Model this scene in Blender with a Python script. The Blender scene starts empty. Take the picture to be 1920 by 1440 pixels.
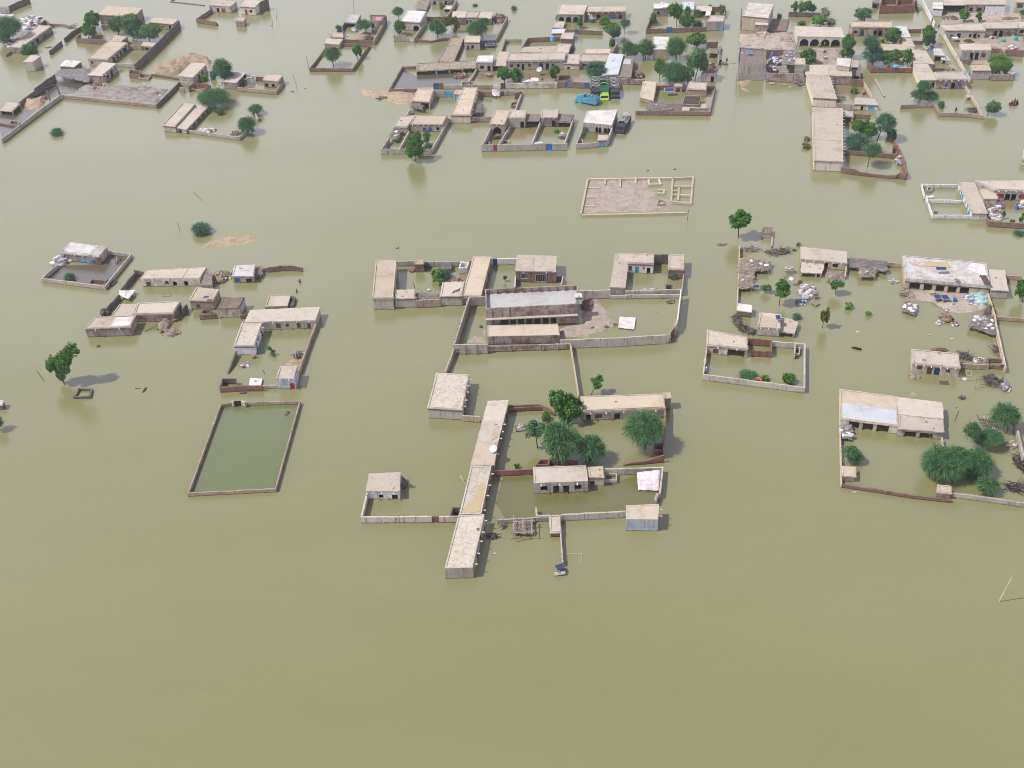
import bpy, math, random
from mathutils import Vector, Matrix
rnd = random.Random(7)
SC = bpy.context.scene
COL = SC.collection

# ------------------------------------------------------------------ camera, light, sky
CAM_H, PITCH, ROLL, FPX = 120.0, math.radians(37), math.radians(-2.5), 2200.0   # metres, focal length in pixels of a 1920 px wide frame
_F = Vector((0, math.cos(PITCH), -math.sin(PITCH)))
_X = Vector((1, 0, 0)); _U = Vector((0, math.sin(PITCH), math.cos(PITCH)))
RIGHT = _X * math.cos(ROLL) + _U * math.sin(ROLL)
UP = -_X * math.sin(ROLL) + _U * math.cos(ROLL)
cam_data = bpy.data.cameras.new('camera'); cam = bpy.data.objects.new('camera', cam_data); COL.objects.link(cam)
cam_data.sensor_width = 36.0; cam_data.lens = 36.0 * FPX / 1920; cam_data.clip_end = 6000; cam_data.clip_start = 1
M3 = Matrix((RIGHT, UP, -_F)).transposed()
cam.matrix_world = Matrix.Translation((0, 0, CAM_H)) @ M3.to_4x4()
SC.camera = cam

VEIL = 24.5
SUN_EL, SUN_AZ = 55.0, 9.0          # degrees; the sun stands over -X, SUN_AZ towards -Y
sd = Vector((-math.cos(math.radians(SUN_AZ)) * math.cos(math.radians(SUN_EL)), -math.sin(math.radians(SUN_AZ)) * math.cos(math.radians(SUN_EL)), math.sin(math.radians(SUN_EL))))
sun_data = bpy.data.lights.new('sun', 'SUN'); sun_data.energy = 4.75; sun_data.angle = math.radians(0.6); sun_data.color = (1.0, 0.972, 0.925)
sun = bpy.data.objects.new('sun', sun_data); COL.objects.link(sun); sun.rotation_euler = sd.to_track_quat('Z', 'Y').to_euler(); sun.location = (0, 0, 300)
world = bpy.data.worlds.new('World'); SC.world = world; world.use_nodes = True
wn = world.node_tree.nodes; wl = world.node_tree.links
sky = wn.new('ShaderNodeTexSky'); sky.sky_type = 'NISHITA'; sky.sun_disc = False
sky.sun_elevation = math.radians(SUN_EL); sky.sun_rotation = math.radians(270 - SUN_AZ); sky.dust_density = 0.8; sky.air_density = 1.0; sky.ozone_density = 1.0
# a thin bright veil of summer haze low in the sky, the same all round, that the flat water mirrors
tc = wn.new('ShaderNodeTexCoord'); sx = wn.new('ShaderNodeSeparateXYZ'); wl.new(tc.outputs['Generated'], sx.inputs[0])
vr = wn.new('ShaderNodeValToRGB'); wl.new(sx.outputs['Z'], vr.inputs[0]); vr.color_ramp.interpolation = 'EASE'
el = vr.color_ramp.elements; el[0].position = 0.0; el[0].color = (VEIL * .92, VEIL * .90, VEIL * 1.12, 1); el[1].position = 1.0; el[1].color = (.02, .02, .02, 1)
for p_, k_ in ((.47, .95), (.62, .38), (.80, .19)): e_ = el.new(p_); e_.color = (VEIL * .92 * k_, VEIL * .91 * k_, VEIL * 1.12 * k_, 1)
cn = wn.new('ShaderNodeTexNoise'); cn.inputs['Scale'].default_value = 2.2; cn.inputs['Detail'].default_value = 5; wl.new(tc.outputs['Generated'], cn.inputs['Vector'])
cm = wn.new('ShaderNodeMapRange'); cm.inputs[1].default_value = .3; cm.inputs[2].default_value = .7; cm.inputs[3].default_value = .82; cm.inputs[4].default_value = 1.18; wl.new(cn.outputs[0], cm.inputs[0])
cv = wn.new('ShaderNodeVectorMath'); cv.operation = 'SCALE'; wl.new(vr.outputs[0], cv.inputs[0]); wl.new(cm.outputs[0], cv.inputs['Scale'])
ca = wn.new('ShaderNodeVectorMath'); ca.operation = 'ADD'; wl.new(sky.outputs[0], ca.inputs[0]); wl.new(cv.outputs[0], ca.inputs[1])
wl.new(ca.outputs[0], wn['Background'].inputs[0]); wn['Background'].inputs[1].default_value = 0.05
SC.view_settings.view_transform = 'Standard'; SC.view_settings.look = 'None'; SC.view_settings.exposure = 0.0; SC.view_settings.gamma = 1.0
SC.view_settings.use_curve_mapping = False
SC.render.engine = 'CYCLES'
SC.cycles.filter_width = 1.0
SC.cycles.max_bounces = 5; SC.cycles.diffuse_bounces = 3; SC.cycles.glossy_bounces = 3; SC.cycles.volume_bounces = 0

# ------------------------------------------------------------------ from the photograph's pixels to places on the ground
ZO = {'A': (0, 0), 'B': (300, 0), 'C': (570, 0), 'D': (860, 0), 'E': (1180, 0), 'F': (1370, 0), 'G': (1560, 0), 'H': (680, 150), 'I': (60, 430), 'J': (330, 470),
      'K': (0, 600), 'L': (340, 660), 'M': (680, 440), 'N': (960, 440), 'O': (780, 640), 'Q': (960, 680), 'R': (660, 850), 'S': (940, 850), 'T': (1040, 300),
      'U': (1290, 380), 'V': (1560, 430), 'X': (1290, 560), 'Y': (1560, 680)}
ZO = {k: (v[0], v[1], 16 / 3) for k, v in ZO.items()}
ZO.update({'Z': (1480, 130, 1920 / 440), 'a': (1040, 140, 9.6), 'b': (1720, 330, 9.6), 'c': (1660, 500, 1920 / 260), 'd': (900, 950, 9.6), 'e': (1380, 450, 1920 / 220),
           'f': (1700, 0, 1920 / 220), 'g': (1680, 640, 8.0), 'h': (1380, 60, 32 / 3), 'i': (740, 520, 9.6), '_': (0, 0, 1.0)})
def px(r, p):
    o = ZO[r]; return o[0] + p[0] / o[2], o[1] + p[1] / o[2]
def ray(r, p):
    x, y = px(r, p); return _F + RIGHT * ((x - 960) / FPX) - UP * ((y - 720) / FPX)
def P(r, p, z=0.0):                       # the point at height z seen at pixel p
    d = ray(r, p); t = (z - CAM_H) / d.z; v = d * t; return Vector((v.x, v.y, z))
def PR(v):                                # world -> pixel of the photograph
    d = Vector(v) - Vector((0, 0, CAM_H)); w = d.dot(_F); return 960 + FPX * d.dot(RIGHT) / w, 720 - FPX * d.dot(UP) / w
def scale_at(v):                          # pixels per metre across, and depression angle, at a point
    d = Vector(v) - Vector((0, 0, CAM_H)); return FPX / d.dot(_F), math.asin(-d.z / d.length)
def height_from(r, p, hz):                # height of a wall whose top is at p and whose foot is hz zoomed pixels lower
    ty = px(r, p)[1] + hz / ZO[r][2]; lo, hi = 0.0, 12.0
    for _ in range(40):
        m = (lo + hi) / 2; v = P(r, p, m); y = PR((v.x, v.y, 0))[1]
        if y < ty: lo = m
        else: hi = m
    return lo
def raise_to(r, p, base):                 # the point over (or under) pixel p that stands as deep as base
    d = ray(r, p); t = base.y / d.y; return Vector((d.x * t, base.y, CAM_H + d.z * t))

# ------------------------------------------------------------------ mesh helpers
class MB:
    def __init__(s): s.v = []; s.f = []; s.m = []
    def quad(s, a, b, c, d, m=0): s.poly([a, b, c, d], m)
    def poly(s, pts, m=0):
        i = len(s.v); s.v += [tuple(p) for p in pts]; s.f.append(tuple(range(i, i + len(pts)))); s.m.append(m)
    def prism(s, poly, z0, z1, m=0, top=True, bot=True):      # z0, z1 numbers or lists
        n = len(poly); Z0 = z0 if isinstance(z0, list) else [z0] * n; Z1 = z1 if isinstance(z1, list) else [z1] * n
        i = len(s.v)
        s.v += [(p[0], p[1], z) for p, z in zip(poly, Z0)] + [(p[0], p[1], z) for p, z in zip(poly, Z1)]
        for k in range(n):
            j = (k + 1) % n; s.f.append((i + k, i + j, i + n + j, i + n + k)); s.m.append(m)
        if top: s.f.append(tuple(range(i + n, i + 2 * n))); s.m.append(m)
        if bot: s.f.append(tuple(range(i + n - 1, i - 1, -1))); s.m.append(m)
    def box(s, c, sx, sy, sz, rz=0.0, m=0, tilt=None):
        R = Matrix.Rotation(rz, 3, 'Z')
        if tilt: R = R @ Matrix.Rotation(tilt[0], 3, 'X') @ Matrix.Rotation(tilt[1], 3, 'Y')
        c = Vector(c); i = len(s.v)
        for z in (-1, 1):
            for x, y in ((-1, -1), (1, -1), (1, 1), (-1, 1)): s.v.append(tuple(c + R @ Vector((x * sx / 2, y * sy / 2, z * sz / 2))))
        for f in ((3, 2, 1, 0), (4, 5, 6, 7), (0, 1, 5, 4), (1, 2, 6, 5), (2, 3, 7, 6), (3, 0, 4, 7)): s.f.append(tuple(i + k for k in f)); s.m.append(m)
    def tube(s, pts, rads, n=6, m=0):
        pts = [Vector(p) for p in pts]; i0 = len(s.v)
        for k, p in enumerate(pts):
            d = (pts[min(k + 1, len(pts) - 1)] - pts[max(k - 1, 0)]).normalized()
            a = d.orthogonal().normalized() if abs(d.z) < .95 else Vector((1, 0, 0)); b = d.cross(a).normalized(); a = b.cross(d)
            r = rads[k] if isinstance(rads, (list, tuple)) else rads
            for q in range(n): s.v.append(tuple(p + a * r * math.cos(q * math.tau / n) + b * r * math.sin(q * math.tau / n)))
        for k in range(len(pts) - 1):
            for q in range(n):
                j = (q + 1) % n; s.f.append((i0 + k * n + q, i0 + k * n + j, i0 + (k + 1) * n + j, i0 + (k + 1) * n + q)); s.m.append(m)
        s.f.append(tuple(i0 + q for q in range(n - 1, -1, -1))); s.m.append(m)
        e = i0 + (len(pts) - 1) * n; s.f.append(tuple(e + q for q in range(n))); s.m.append(m)
    def blob(s, c, rx, ry, rz, m=0, nu=7, nv=5, j=.12):
        i0 = len(s.v); c = Vector(c); a0 = rnd.random() * 6
        for v in range(1, nv):
            t = math.pi * v / nv
            for u in range(nu):
                k = 1 + rnd.uniform(-j, j); a = a0 + u * math.tau / nu
                s.v.append((c.x + rx * k * math.sin(t) * math.cos(a), c.y + ry * k * math.sin(t) * math.sin(a), c.z + rz * k * math.cos(t)))
        s.v += [(c.x, c.y, c.z + rz), (c.x, c.y, c.z - rz)]; T = len(s.v) - 2
        for v in range(nv - 2):
            for u in range(nu):
                w = (u + 1) % nu; s.f.append((i0 + v * nu + u, i0 + (v + 1) * nu + u, i0 + (v + 1) * nu + w, i0 + v * nu + w)); s.m.append(m)
        for u in range(nu):
            w = (u + 1) % nu; s.f.append((T, i0 + u, i0 + w)); s.m.append(m)
            e = i0 + (nv - 2) * nu; s.f.append((T + 1, e + w, e + u)); s.m.append(m)
    def build(s, name, mats, loc, parent=None, smooth=False):
        me = bpy.data.meshes.new(name); L = Vector(loc)
        me.from_pydata([(a - L.x, b - L.y, c - L.z) for a, b, c in s.v], [], s.f)
        for mt in (mats if isinstance(mats, (list, tuple)) else [mats]): me.materials.append(MAT(mt))
        me.polygons.foreach_set('material_index', s.m)
        if smooth: me.polygons.foreach_set('use_smooth', [True] * len(s.f))
        me.update(); o = bpy.data.objects.new(name, me); COL.objects.link(o)
        if parent: o.parent = parent
        else: o.location = L
        return o
def tag(o, label, cat, group=None):
    o['label'] = label; o['category'] = cat; o['kind'] = 'thing'
    if group: o['group'] = group
    return o
def empty(name, loc, label, cat, group=None):
    o = bpy.data.objects.new(name, None); COL.objects.link(o); o.location = loc; o.empty_display_size = .5
    return tag(o, label, cat, group)

# ------------------------------------------------------------------ materials
_M = {}
def srgb(*c): return tuple((x / 12.92 if x <= .04045 else ((x + .055) / 1.055) ** 2.4) for x in c)
PLAIN = {'wood': (.13, .075, .045), 'brown': (.10, .06, .045), 'red': (.36, .03, .03), 'blue': (.03, .13, .42), 'darkblue': (.02, .05, .14), 'skyblue': (.10, .40, .62), 'violet': (.08, .08, .42),
         'teal': (.02, .36, .30), 'green': (.05, .14, .08), 'white': (.60, .585, .56), 'paint': (.62, .61, .58), 'dark': (.020, .018, .017), 'inside': (.018, .016, .014), 'black': (.012, .012, .013),  # near-black inside lining puts the shade of openings into its colour
         'grey': (.20, .20, .20), 'metal': (.35, .36, .37), 'pink': (.75, .20, .42), 'orange': (.62, .16, .10), 'lime': (.34, .46, .05), 'truckgreen': (.04, .22, .10), 'truckblue': (.07, .29, .42),
         'navy': (.03, .05, .12), 'truckgrey': (.045, .047, .055), 'skin': (.14, .07, .04), 'hide': (.016, .014, .013), 'maroon': (.14, .03, .05), 'yellow': (.60, .42, .06), 'hair': (.01, .008, .007), 'bark': (.09, .065, .045), 'stick': (.36, .29, .20),
         'greystick': (.24, .21, .20), 'sack': (.50, .48, .46), 'greysack': (.25, .25, .27), 'rust': (.33, .12, .05), 'palecloth': (.66, .54, .56), 'bluecloth': (.10, .17, .36), 'mudcloth': (.26, .20, .16), 'netting': (.30, .46, .43)}
# plaster, earth and roofing: two tones in patches, speckle, cracks
EARTH = {  # name: (tone1, tone2, patch scale, patch position, third tone, amount of third, bump, crack)
    'grey': ((.365, .32, .26), (.255, .21, .165), .35, .52, (.42, .41, .39), .5, .15, 0), 'greypale': ((.405, .365, .305), (.29, .245, .195), .38, .56, (.44, .41, .365), .5, .12, 0),
    'mud': ((.335, .26, .195), (.24, .17, .125), .45, .52, (.40, .33, .26), .5, .3, 0), 'tan': ((.46, .365, .26), (.36, .27, .185), .4, .55, (.52, .43, .32), .5, .2, 0),
    'cream': ((.56, .50, .40), (.42, .33, .24), .5, .62, (.60, .54, .45), .5, .15, 0), 'brick': ((.225, .145, .108), (.16, .098, .072), .8, .5, (.29, .20, .155), .5, .4, 0),
    'redbrick': ((.24, .115, .082), (.16, .075, .056), .9, .5, (.30, .175, .13), .4, .4, 0), 'brickplaster': ((.36, .30, .265), (.17, .095, .07), .45, .50, (.40, .36, .33), .4, .3, 0),
    'white': ((.60, .59, .565), (.45, .415, .37), .5, .60, (.66, .65, .63), .4, .1, 0), 'whitedirty': ((.52, .47, .40), (.30, .22, .16), .5, .52, (.60, .56, .50), .5, .2, 0), 'rusty': ((.56, .50, .44), (.40, .15, .06), .9, .64, (.62, .57, .52), .4, .2, 0),
    'bluish': ((.40, .43, .45), (.27, .29, .31), .9, .52, (.48, .50, .51), .5, .1, 0), 'darkmud': ((.15, .12, .10), (.10, .075, .065), .7, .5, (.20, .17, .14), .4, .4, 0),
    'pale': ((.45, .39, .325), (.36, .295, .235), .28, .56, (.50, .445, .385), .6, .25, .0), 'palecrack': ((.465, .41, .335), (.39, .33, .26), .3, .56, (.52, .47, .405), .6, .2, .55),
    'sand': ((.47, .39, .295), (.38, .305, .225), .3, .55, (.50, .43, .34), .6, .3, .0), 'pinkroof': ((.45, .385, .31), (.35, .285, .23), .3, .56, (.495, .43, .37), .6, .25, .25),
    'whiteroof': ((.57, .55, .525), (.44, .385, .33), .35, .54, (.61, .60, .59), .5, .15, 0), 'patchroof': ((.50, .48, .465), (.375, .315, .26), .42, .47, (.58, .565, .55), .75, .2, 0), 'cement': ((.43, .415, .40), (.34, .32, .30), .25, .56, (.48, .47, .45), .5, .15, .2),
    'metalroof': ((.45, .465, .48), (.36, .365, .375), .4, .56, (.50, .51, .53), .5, .1, 0), 'brownroof': ((.24, .18, .14), (.17, .125, .10), .6, .5, (.30, .235, .19), .5, .4, 0),
    'thatch': ((.40, .325, .245), (.25, .195, .15), 1.2, .5, (.48, .41, .33), .6, .9, 0), 'greythatch': ((.28, .255, .24), (.17, .15, .145), 1.4, .5, (.40, .38, .37), .6, .9, 0), 'debris': ((.30, .24, .20), (.16, .125, .11), 1.6, .5, (.44, .40, .38), .6, .9, 0),
    'bank': ((.36, .265, .18), (.25, .18, .125), .5, .5, (.42, .33, .24), .6, .6, 0), 'sandbank': ((.42, .325, .215), (.29, .20, .13), .8, .50, (.48, .39, .28), .6, .6, .3), 'palebank': ((.44, .365, .30), (.33, .26, .205), .5, .5, (.48, .41, .35), .6, .6, .3), 'greybank': ((.33, .285, .25), (.20, .165, .145), .9, .5, (.45, .42, .40), .6, .8, 0), 'puddle': ((.40, .31, .185), (.38, .295, .175), .2, .5, (.43, .33, .19), .3, .02, 0)}
LEAF = {'neem': ((.075, .175, .032), (.032, .095, .018)), 'bright': ((.115, .235, .034), (.055, .14, .024)), 'acacia': ((.070, .155, .058), (.034, .092, .038)), 'bluish': ((.070, .150, .085), (.034, .092, .056)), 'olive': ((.125, .145, .034), (.065, .088, .022)), 'light': ((.10, .185, .072), (.055, .125, .045))}
def _mat(name):
    m = bpy.data.materials.new(name); m.use_nodes = True; nt = m.node_tree; return m, nt.nodes, nt.links, nt.nodes['Principled BSDF']
def _mix(n, l, fac, a, b, mode='MIX'):
    x = n.new('ShaderNodeMix'); x.data_type = 'RGBA'; x.blend_type = mode
    for sock, val in ((x.inputs[0], fac), (x.inputs[6], a), (x.inputs[7], b)):
        if hasattr(val, 'is_output'): l.new(val, sock)
        else: sock.default_value = val if not isinstance(val, tuple) else (*val, 1)
    return x.outputs[2]
def _noise(n, l, pos, scale, detail=4, rough=.6):
    t = n.new('ShaderNodeTexNoise'); t.inputs['Scale'].default_value = scale; t.inputs['Detail'].default_value = detail; t.inputs['Roughness'].default_value = rough
    l.new(pos, t.inputs['Vector']); return t.outputs[0]
def _ramp(n, l, v, a, b):
    r = n.new('ShaderNodeMapRange'); r.inputs[1].default_value = a; r.inputs[2].default_value = b; l.new(v, r.inputs[0]); return r.outputs[0]
def _bump(n, l, v, strength, dist, bsdf):
    b = n.new('ShaderNodeBump'); b.inputs['Strength'].default_value = strength; b.inputs['Distance'].default_value = dist; l.new(v, b.inputs['Height']); l.new(b.outputs[0], bsdf.inputs['Normal'])
WALLS = {'grey', 'greypale', 'mud', 'tan', 'cream', 'brick', 'redbrick', 'brickplaster', 'white', 'whitedirty', 'rusty', 'bluish', 'darkmud'}
def MAT(name):
    if not isinstance(name, str): return name
    if name in _M: return _M[name]
    if name.startswith('leaf_'):
        a, b = LEAF[name[5:]]; m, n, l, s = _mat(name); geo = n.new('ShaderNodeNewGeometry')
        f = _noise(n, l, geo.outputs['Position'], .9, 2); c = _mix(n, l, _ramp(n, l, f, .35, .65), b, a)
        c = _mix(n, l, geo.outputs['Random Per Island'], _mix(n, l, .5, c, tuple(x * .45 for x in b)), tuple(x * 1.75 for x in a))
        n.remove(s); d = n.new('ShaderNodeBsdfDiffuse'); t = n.new('ShaderNodeBsdfTranslucent'); mx = n.new('ShaderNodeMixShader'); mx.inputs[0].default_value = .30
        l.new(c, d.inputs[0]); l.new(c, t.inputs[0]); l.new(d.outputs[0], mx.inputs[1]); l.new(t.outputs[0], mx.inputs[2]); l.new(mx.outputs[0], n['Material Output'].inputs[0])
    elif name in EARTH:
        a, b, sc, cut, c3, am, bu, cr = EARTH[name]; m, n, l, s = _mat(name); geo = n.new('ShaderNodeNewGeometry'); pos = geo.outputs['Position']
        oi = n.new('ShaderNodeObjectInfo')
        f1 = _noise(n, l, pos, sc, 6, .68); f2 = _noise(n, l, pos, sc * 3.7, 5, .65); f3 = _noise(n, l, pos, 6.0, 3, .7)
        c = _mix(n, l, _ramp(n, l, f1, cut - .06, cut + .10), a, b)
        fm = n.new('ShaderNodeMath'); fm.operation = 'MULTIPLY'; fm.inputs[1].default_value = am; l.new(_ramp(n, l, f2, .45, .66), fm.inputs[0])
        c = _mix(n, l, fm.outputs[0], c, c3)
        c = _mix(n, l, _ramp(n, l, f3, .24, .42), tuple(x * .74 for x in b), c) if bu > .1 else c
        if name in WALLS:
            mp = n.new('ShaderNodeMapping'); mp.inputs['Scale'].default_value = (2.6, 2.6, .22); l.new(pos, mp.inputs['Vector']); st = _noise(n, l, mp.outputs[0], 1.0, 4, .65)
            c = _mix(n, l, _ramp(n, l, st, .58, .40), c, tuple(x * .70 for x in b)) if 0 else _mix(n, l, _ramp(n, l, st, .46, .34), c, tuple(x * .72 for x in b))
            mp2 = n.new('ShaderNodeMapping'); mp2.inputs['Scale'].default_value = (1.1, 1.1, 7.0); l.new(pos, mp2.inputs['Vector']); co = _noise(n, l, mp2.outputs[0], 1.0, 3, .6); c = _mix(n, l, _ramp(n, l, co, .58, .72), c, tuple(x * 1.12 for x in c3))
            sp = n.new('ShaderNodeSeparateXYZ'); l.new(pos, sp.inputs[0]); dz = n.new('ShaderNodeMath'); dz.operation = 'MULTIPLY_ADD'; dz.inputs[1].default_value = -.55; l.new(f2, dz.inputs[0]); l.new(sp.outputs['Z'], dz.inputs[2])
            c = _mix(n, l, _ramp(n, l, dz.outputs[0], -.06, -.22), c, tuple(x * .48 for x in b))
        if cr > 0:
            v = n.new('ShaderNodeTexVoronoi'); v.feature = 'DISTANCE_TO_EDGE'; v.inputs['Scale'].default_value = .75
            w = n.new('ShaderNodeVectorMath'); w.operation = 'ADD'; wn_ = n.new('ShaderNodeTexNoise'); wn_.inputs['Scale'].default_value = 1.4; l.new(pos, wn_.inputs['Vector']); l.new(pos, w.inputs[0]); l.new(wn_.outputs['Color'], w.inputs[1]); l.new(w.outputs[0], v.inputs['Vector'])
            q = n.new('ShaderNodeMath'); q.operation = 'MULTIPLY'; q.inputs[1].default_value = cr; l.new(_ramp(n, l, v.outputs['Distance'], .045, .0), q.inputs[0]); c = _mix(n, l, q.outputs[0], c, tuple(x * .45 for x in b))
        hs = n.new('ShaderNodeHueSaturation'); l.new(c, hs.inputs['Color'])
        vr = n.new('ShaderNodeMapRange'); vr.inputs[3].default_value = .88; vr.inputs[4].default_value = 1.10; l.new(oi.outputs['Random'], vr.inputs[0]); l.new(vr.outputs[0], hs.inputs['Value'])
        l.new(hs.outputs[0], s.inputs['Base Color']); s.inputs['Roughness'].default_value = .92; s.inputs['Specular IOR Level'].default_value = .15
        h = n.new('ShaderNodeMath'); h.operation = 'ADD'; l.new(f2, h.inputs[0]); l.new(f3, h.inputs[1]); _bump(n, l, h.outputs[0], .9, bu * .35, s)
    elif name.startswith('water'):
        m, n, l, s = _mat(name); geo = n.new('ShaderNodeNewGeometry'); pos = geo.outputs['Position']
        A, B = {'water': ((.190, .186, .078), (.206, .198, .090)), 'water_green': ((.118, .138, .048), (.130, .148, .056)), 'water_dark': ((.082, .070, .044), (.105, .090, .058)), 'water_brown': ((.22, .165, .08), (.19, .15, .075)), 'water_olive': ((.128, .126, .040), (.148, .142, .050))}[name]
        mq = n.new('ShaderNodeMapping'); mq.inputs['Scale'].default_value = (.010, .034, 1); mq.inputs['Rotation'].default_value = (0, 0, .2); l.new(pos, mq.inputs['Vector']); f = _noise(n, l, mq.outputs[0], 1.0, 5, .6); g = _noise(n, l, pos, .35, 4, .6)
        c = _mix(n, l, _ramp(n, l, f, .36, .64), A, B); l.new(c, s.inputs['Base Color'])
        s.inputs['Roughness'].default_value = .06; s.inputs['IOR'].default_value = 1.74
        mp = n.new('ShaderNodeMapping'); mp.inputs['Scale'].default_value = (1.0, 2.1, 1.0); l.new(pos, mp.inputs['Vector'])
        r1 = _noise(n, l, mp.outputs[0], 2.6, 2, .5); r2 = _noise(n, l, mp.outputs[0], 7.0, 2, .5)
        ad = n.new('ShaderNodeMath'); ad.operation = 'MULTIPLY_ADD'; ad.inputs[1].default_value = .35; l.new(r2, ad.inputs[0]); l.new(r1, ad.inputs[2])
        _bump(n, l, ad.outputs[0], .45, .048, s)
    elif name == 'solar':
        m, n, l, s = _mat(name); s.inputs['Base Color'].default_value = (.03, .05, .16, 1); s.inputs['Roughness'].default_value = .2
    else:
        m, n, l, s = _mat(name); a = PLAIN[name]; geo = n.new('ShaderNodeNewGeometry'); f = _noise(n, l, geo.outputs['Position'], 2.2, 4, .65)
        l.new(_mix(n, l, _ramp(n, l, f, .35, .65), tuple(x * .72 for x in a), tuple(min(1, x * 1.12) for x in a)), s.inputs['Base Color'])
        s.inputs['Roughness'].default_value = .6 if name in ('truckblue', 'truckgreen', 'lime', 'skyblue', 'blue', 'metal', 'red') else .85; s.inputs['Specular IOR Level'].default_value = .25
    _M[name] = m; return m

# ------------------------------------------------------------------ houses
def facade(mb, A, B, zb, zt, ops):            # wall face from A to B (seen from outside, A at the viewer's left) with openings cut through it
    L = B - A; n = Vector((L.y, -L.x)).normalized()
    def pt(u, z, d=0.0): q = A + L * u - n * d; return (q.x, q.y, z)
    us = sorted({0.0, 1.0, *[o[0] for o in ops], *[o[1] for o in ops]}); zs = sorted({zb, zt, *[o[2] for o in ops], *[o[3] for o in ops]})
    for i in range(len(us) - 1):
        for j in range(len(zs) - 1):
            cu, cz = (us[i] + us[i + 1]) / 2, (zs[j] + zs[j + 1]) / 2
            if any(o[0] < cu < o[1] and o[2] < cz < o[3] for o in ops): continue
            mb.quad(pt(us[i], zs[j]), pt(us[i + 1], zs[j]), pt(us[i + 1], zs[j + 1]), pt(us[i], zs[j + 1]))
    for u0, u1, z0, z1, dep, arch in ops:
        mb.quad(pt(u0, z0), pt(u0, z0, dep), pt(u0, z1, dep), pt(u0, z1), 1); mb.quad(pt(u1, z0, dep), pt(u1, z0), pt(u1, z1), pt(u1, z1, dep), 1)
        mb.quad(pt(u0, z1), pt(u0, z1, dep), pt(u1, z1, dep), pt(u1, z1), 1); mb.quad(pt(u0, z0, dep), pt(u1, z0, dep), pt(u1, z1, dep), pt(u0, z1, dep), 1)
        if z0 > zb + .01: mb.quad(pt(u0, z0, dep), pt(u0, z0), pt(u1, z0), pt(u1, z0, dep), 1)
        if arch:
            w = (u1 - u0) / 2; uc = (u0 + u1) / 2; ra = min(w * L.length, (z1 - max(z0, 0)) * .75); K = 10
            for k in range(K):
                a0, a1 = math.pi * (1 - k / K), math.pi * (1 - (k + 1) / K)
                q0 = (uc + w * math.cos(a0), z1 - ra + ra * math.sin(a0)); q1 = (uc + w * math.cos(a1), z1 - ra + ra * math.sin(a1))
                mb.quad(pt(q0[0], q0[1]), pt(q1[0], q1[1]), pt(q1[0], z1), pt(q0[0], z1)); mb.quad(pt(*q0), pt(*q0, .3), pt(*q1, .3), pt(*q1), 1)
def inset(poly, d):                           # offset a counter-clockwise polygon inwards by d
    n = len(poly); out = []
    for i in range(n):
        p, a, b = poly[i], poly[i - 1], poly[(i + 1) % n]
        e1 = (p - a).normalized(); e2 = (b - p).normalized(); n1 = Vector((-e1.y, e1.x)); n2 = Vector((-e2.y, e2.x)); m = n1 + n2
        out.append(p + m * (d / max(.35, m.dot(n1))))
    return out
def v2(v): return Vector((v[0], v[1]))
ALLH = []
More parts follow.
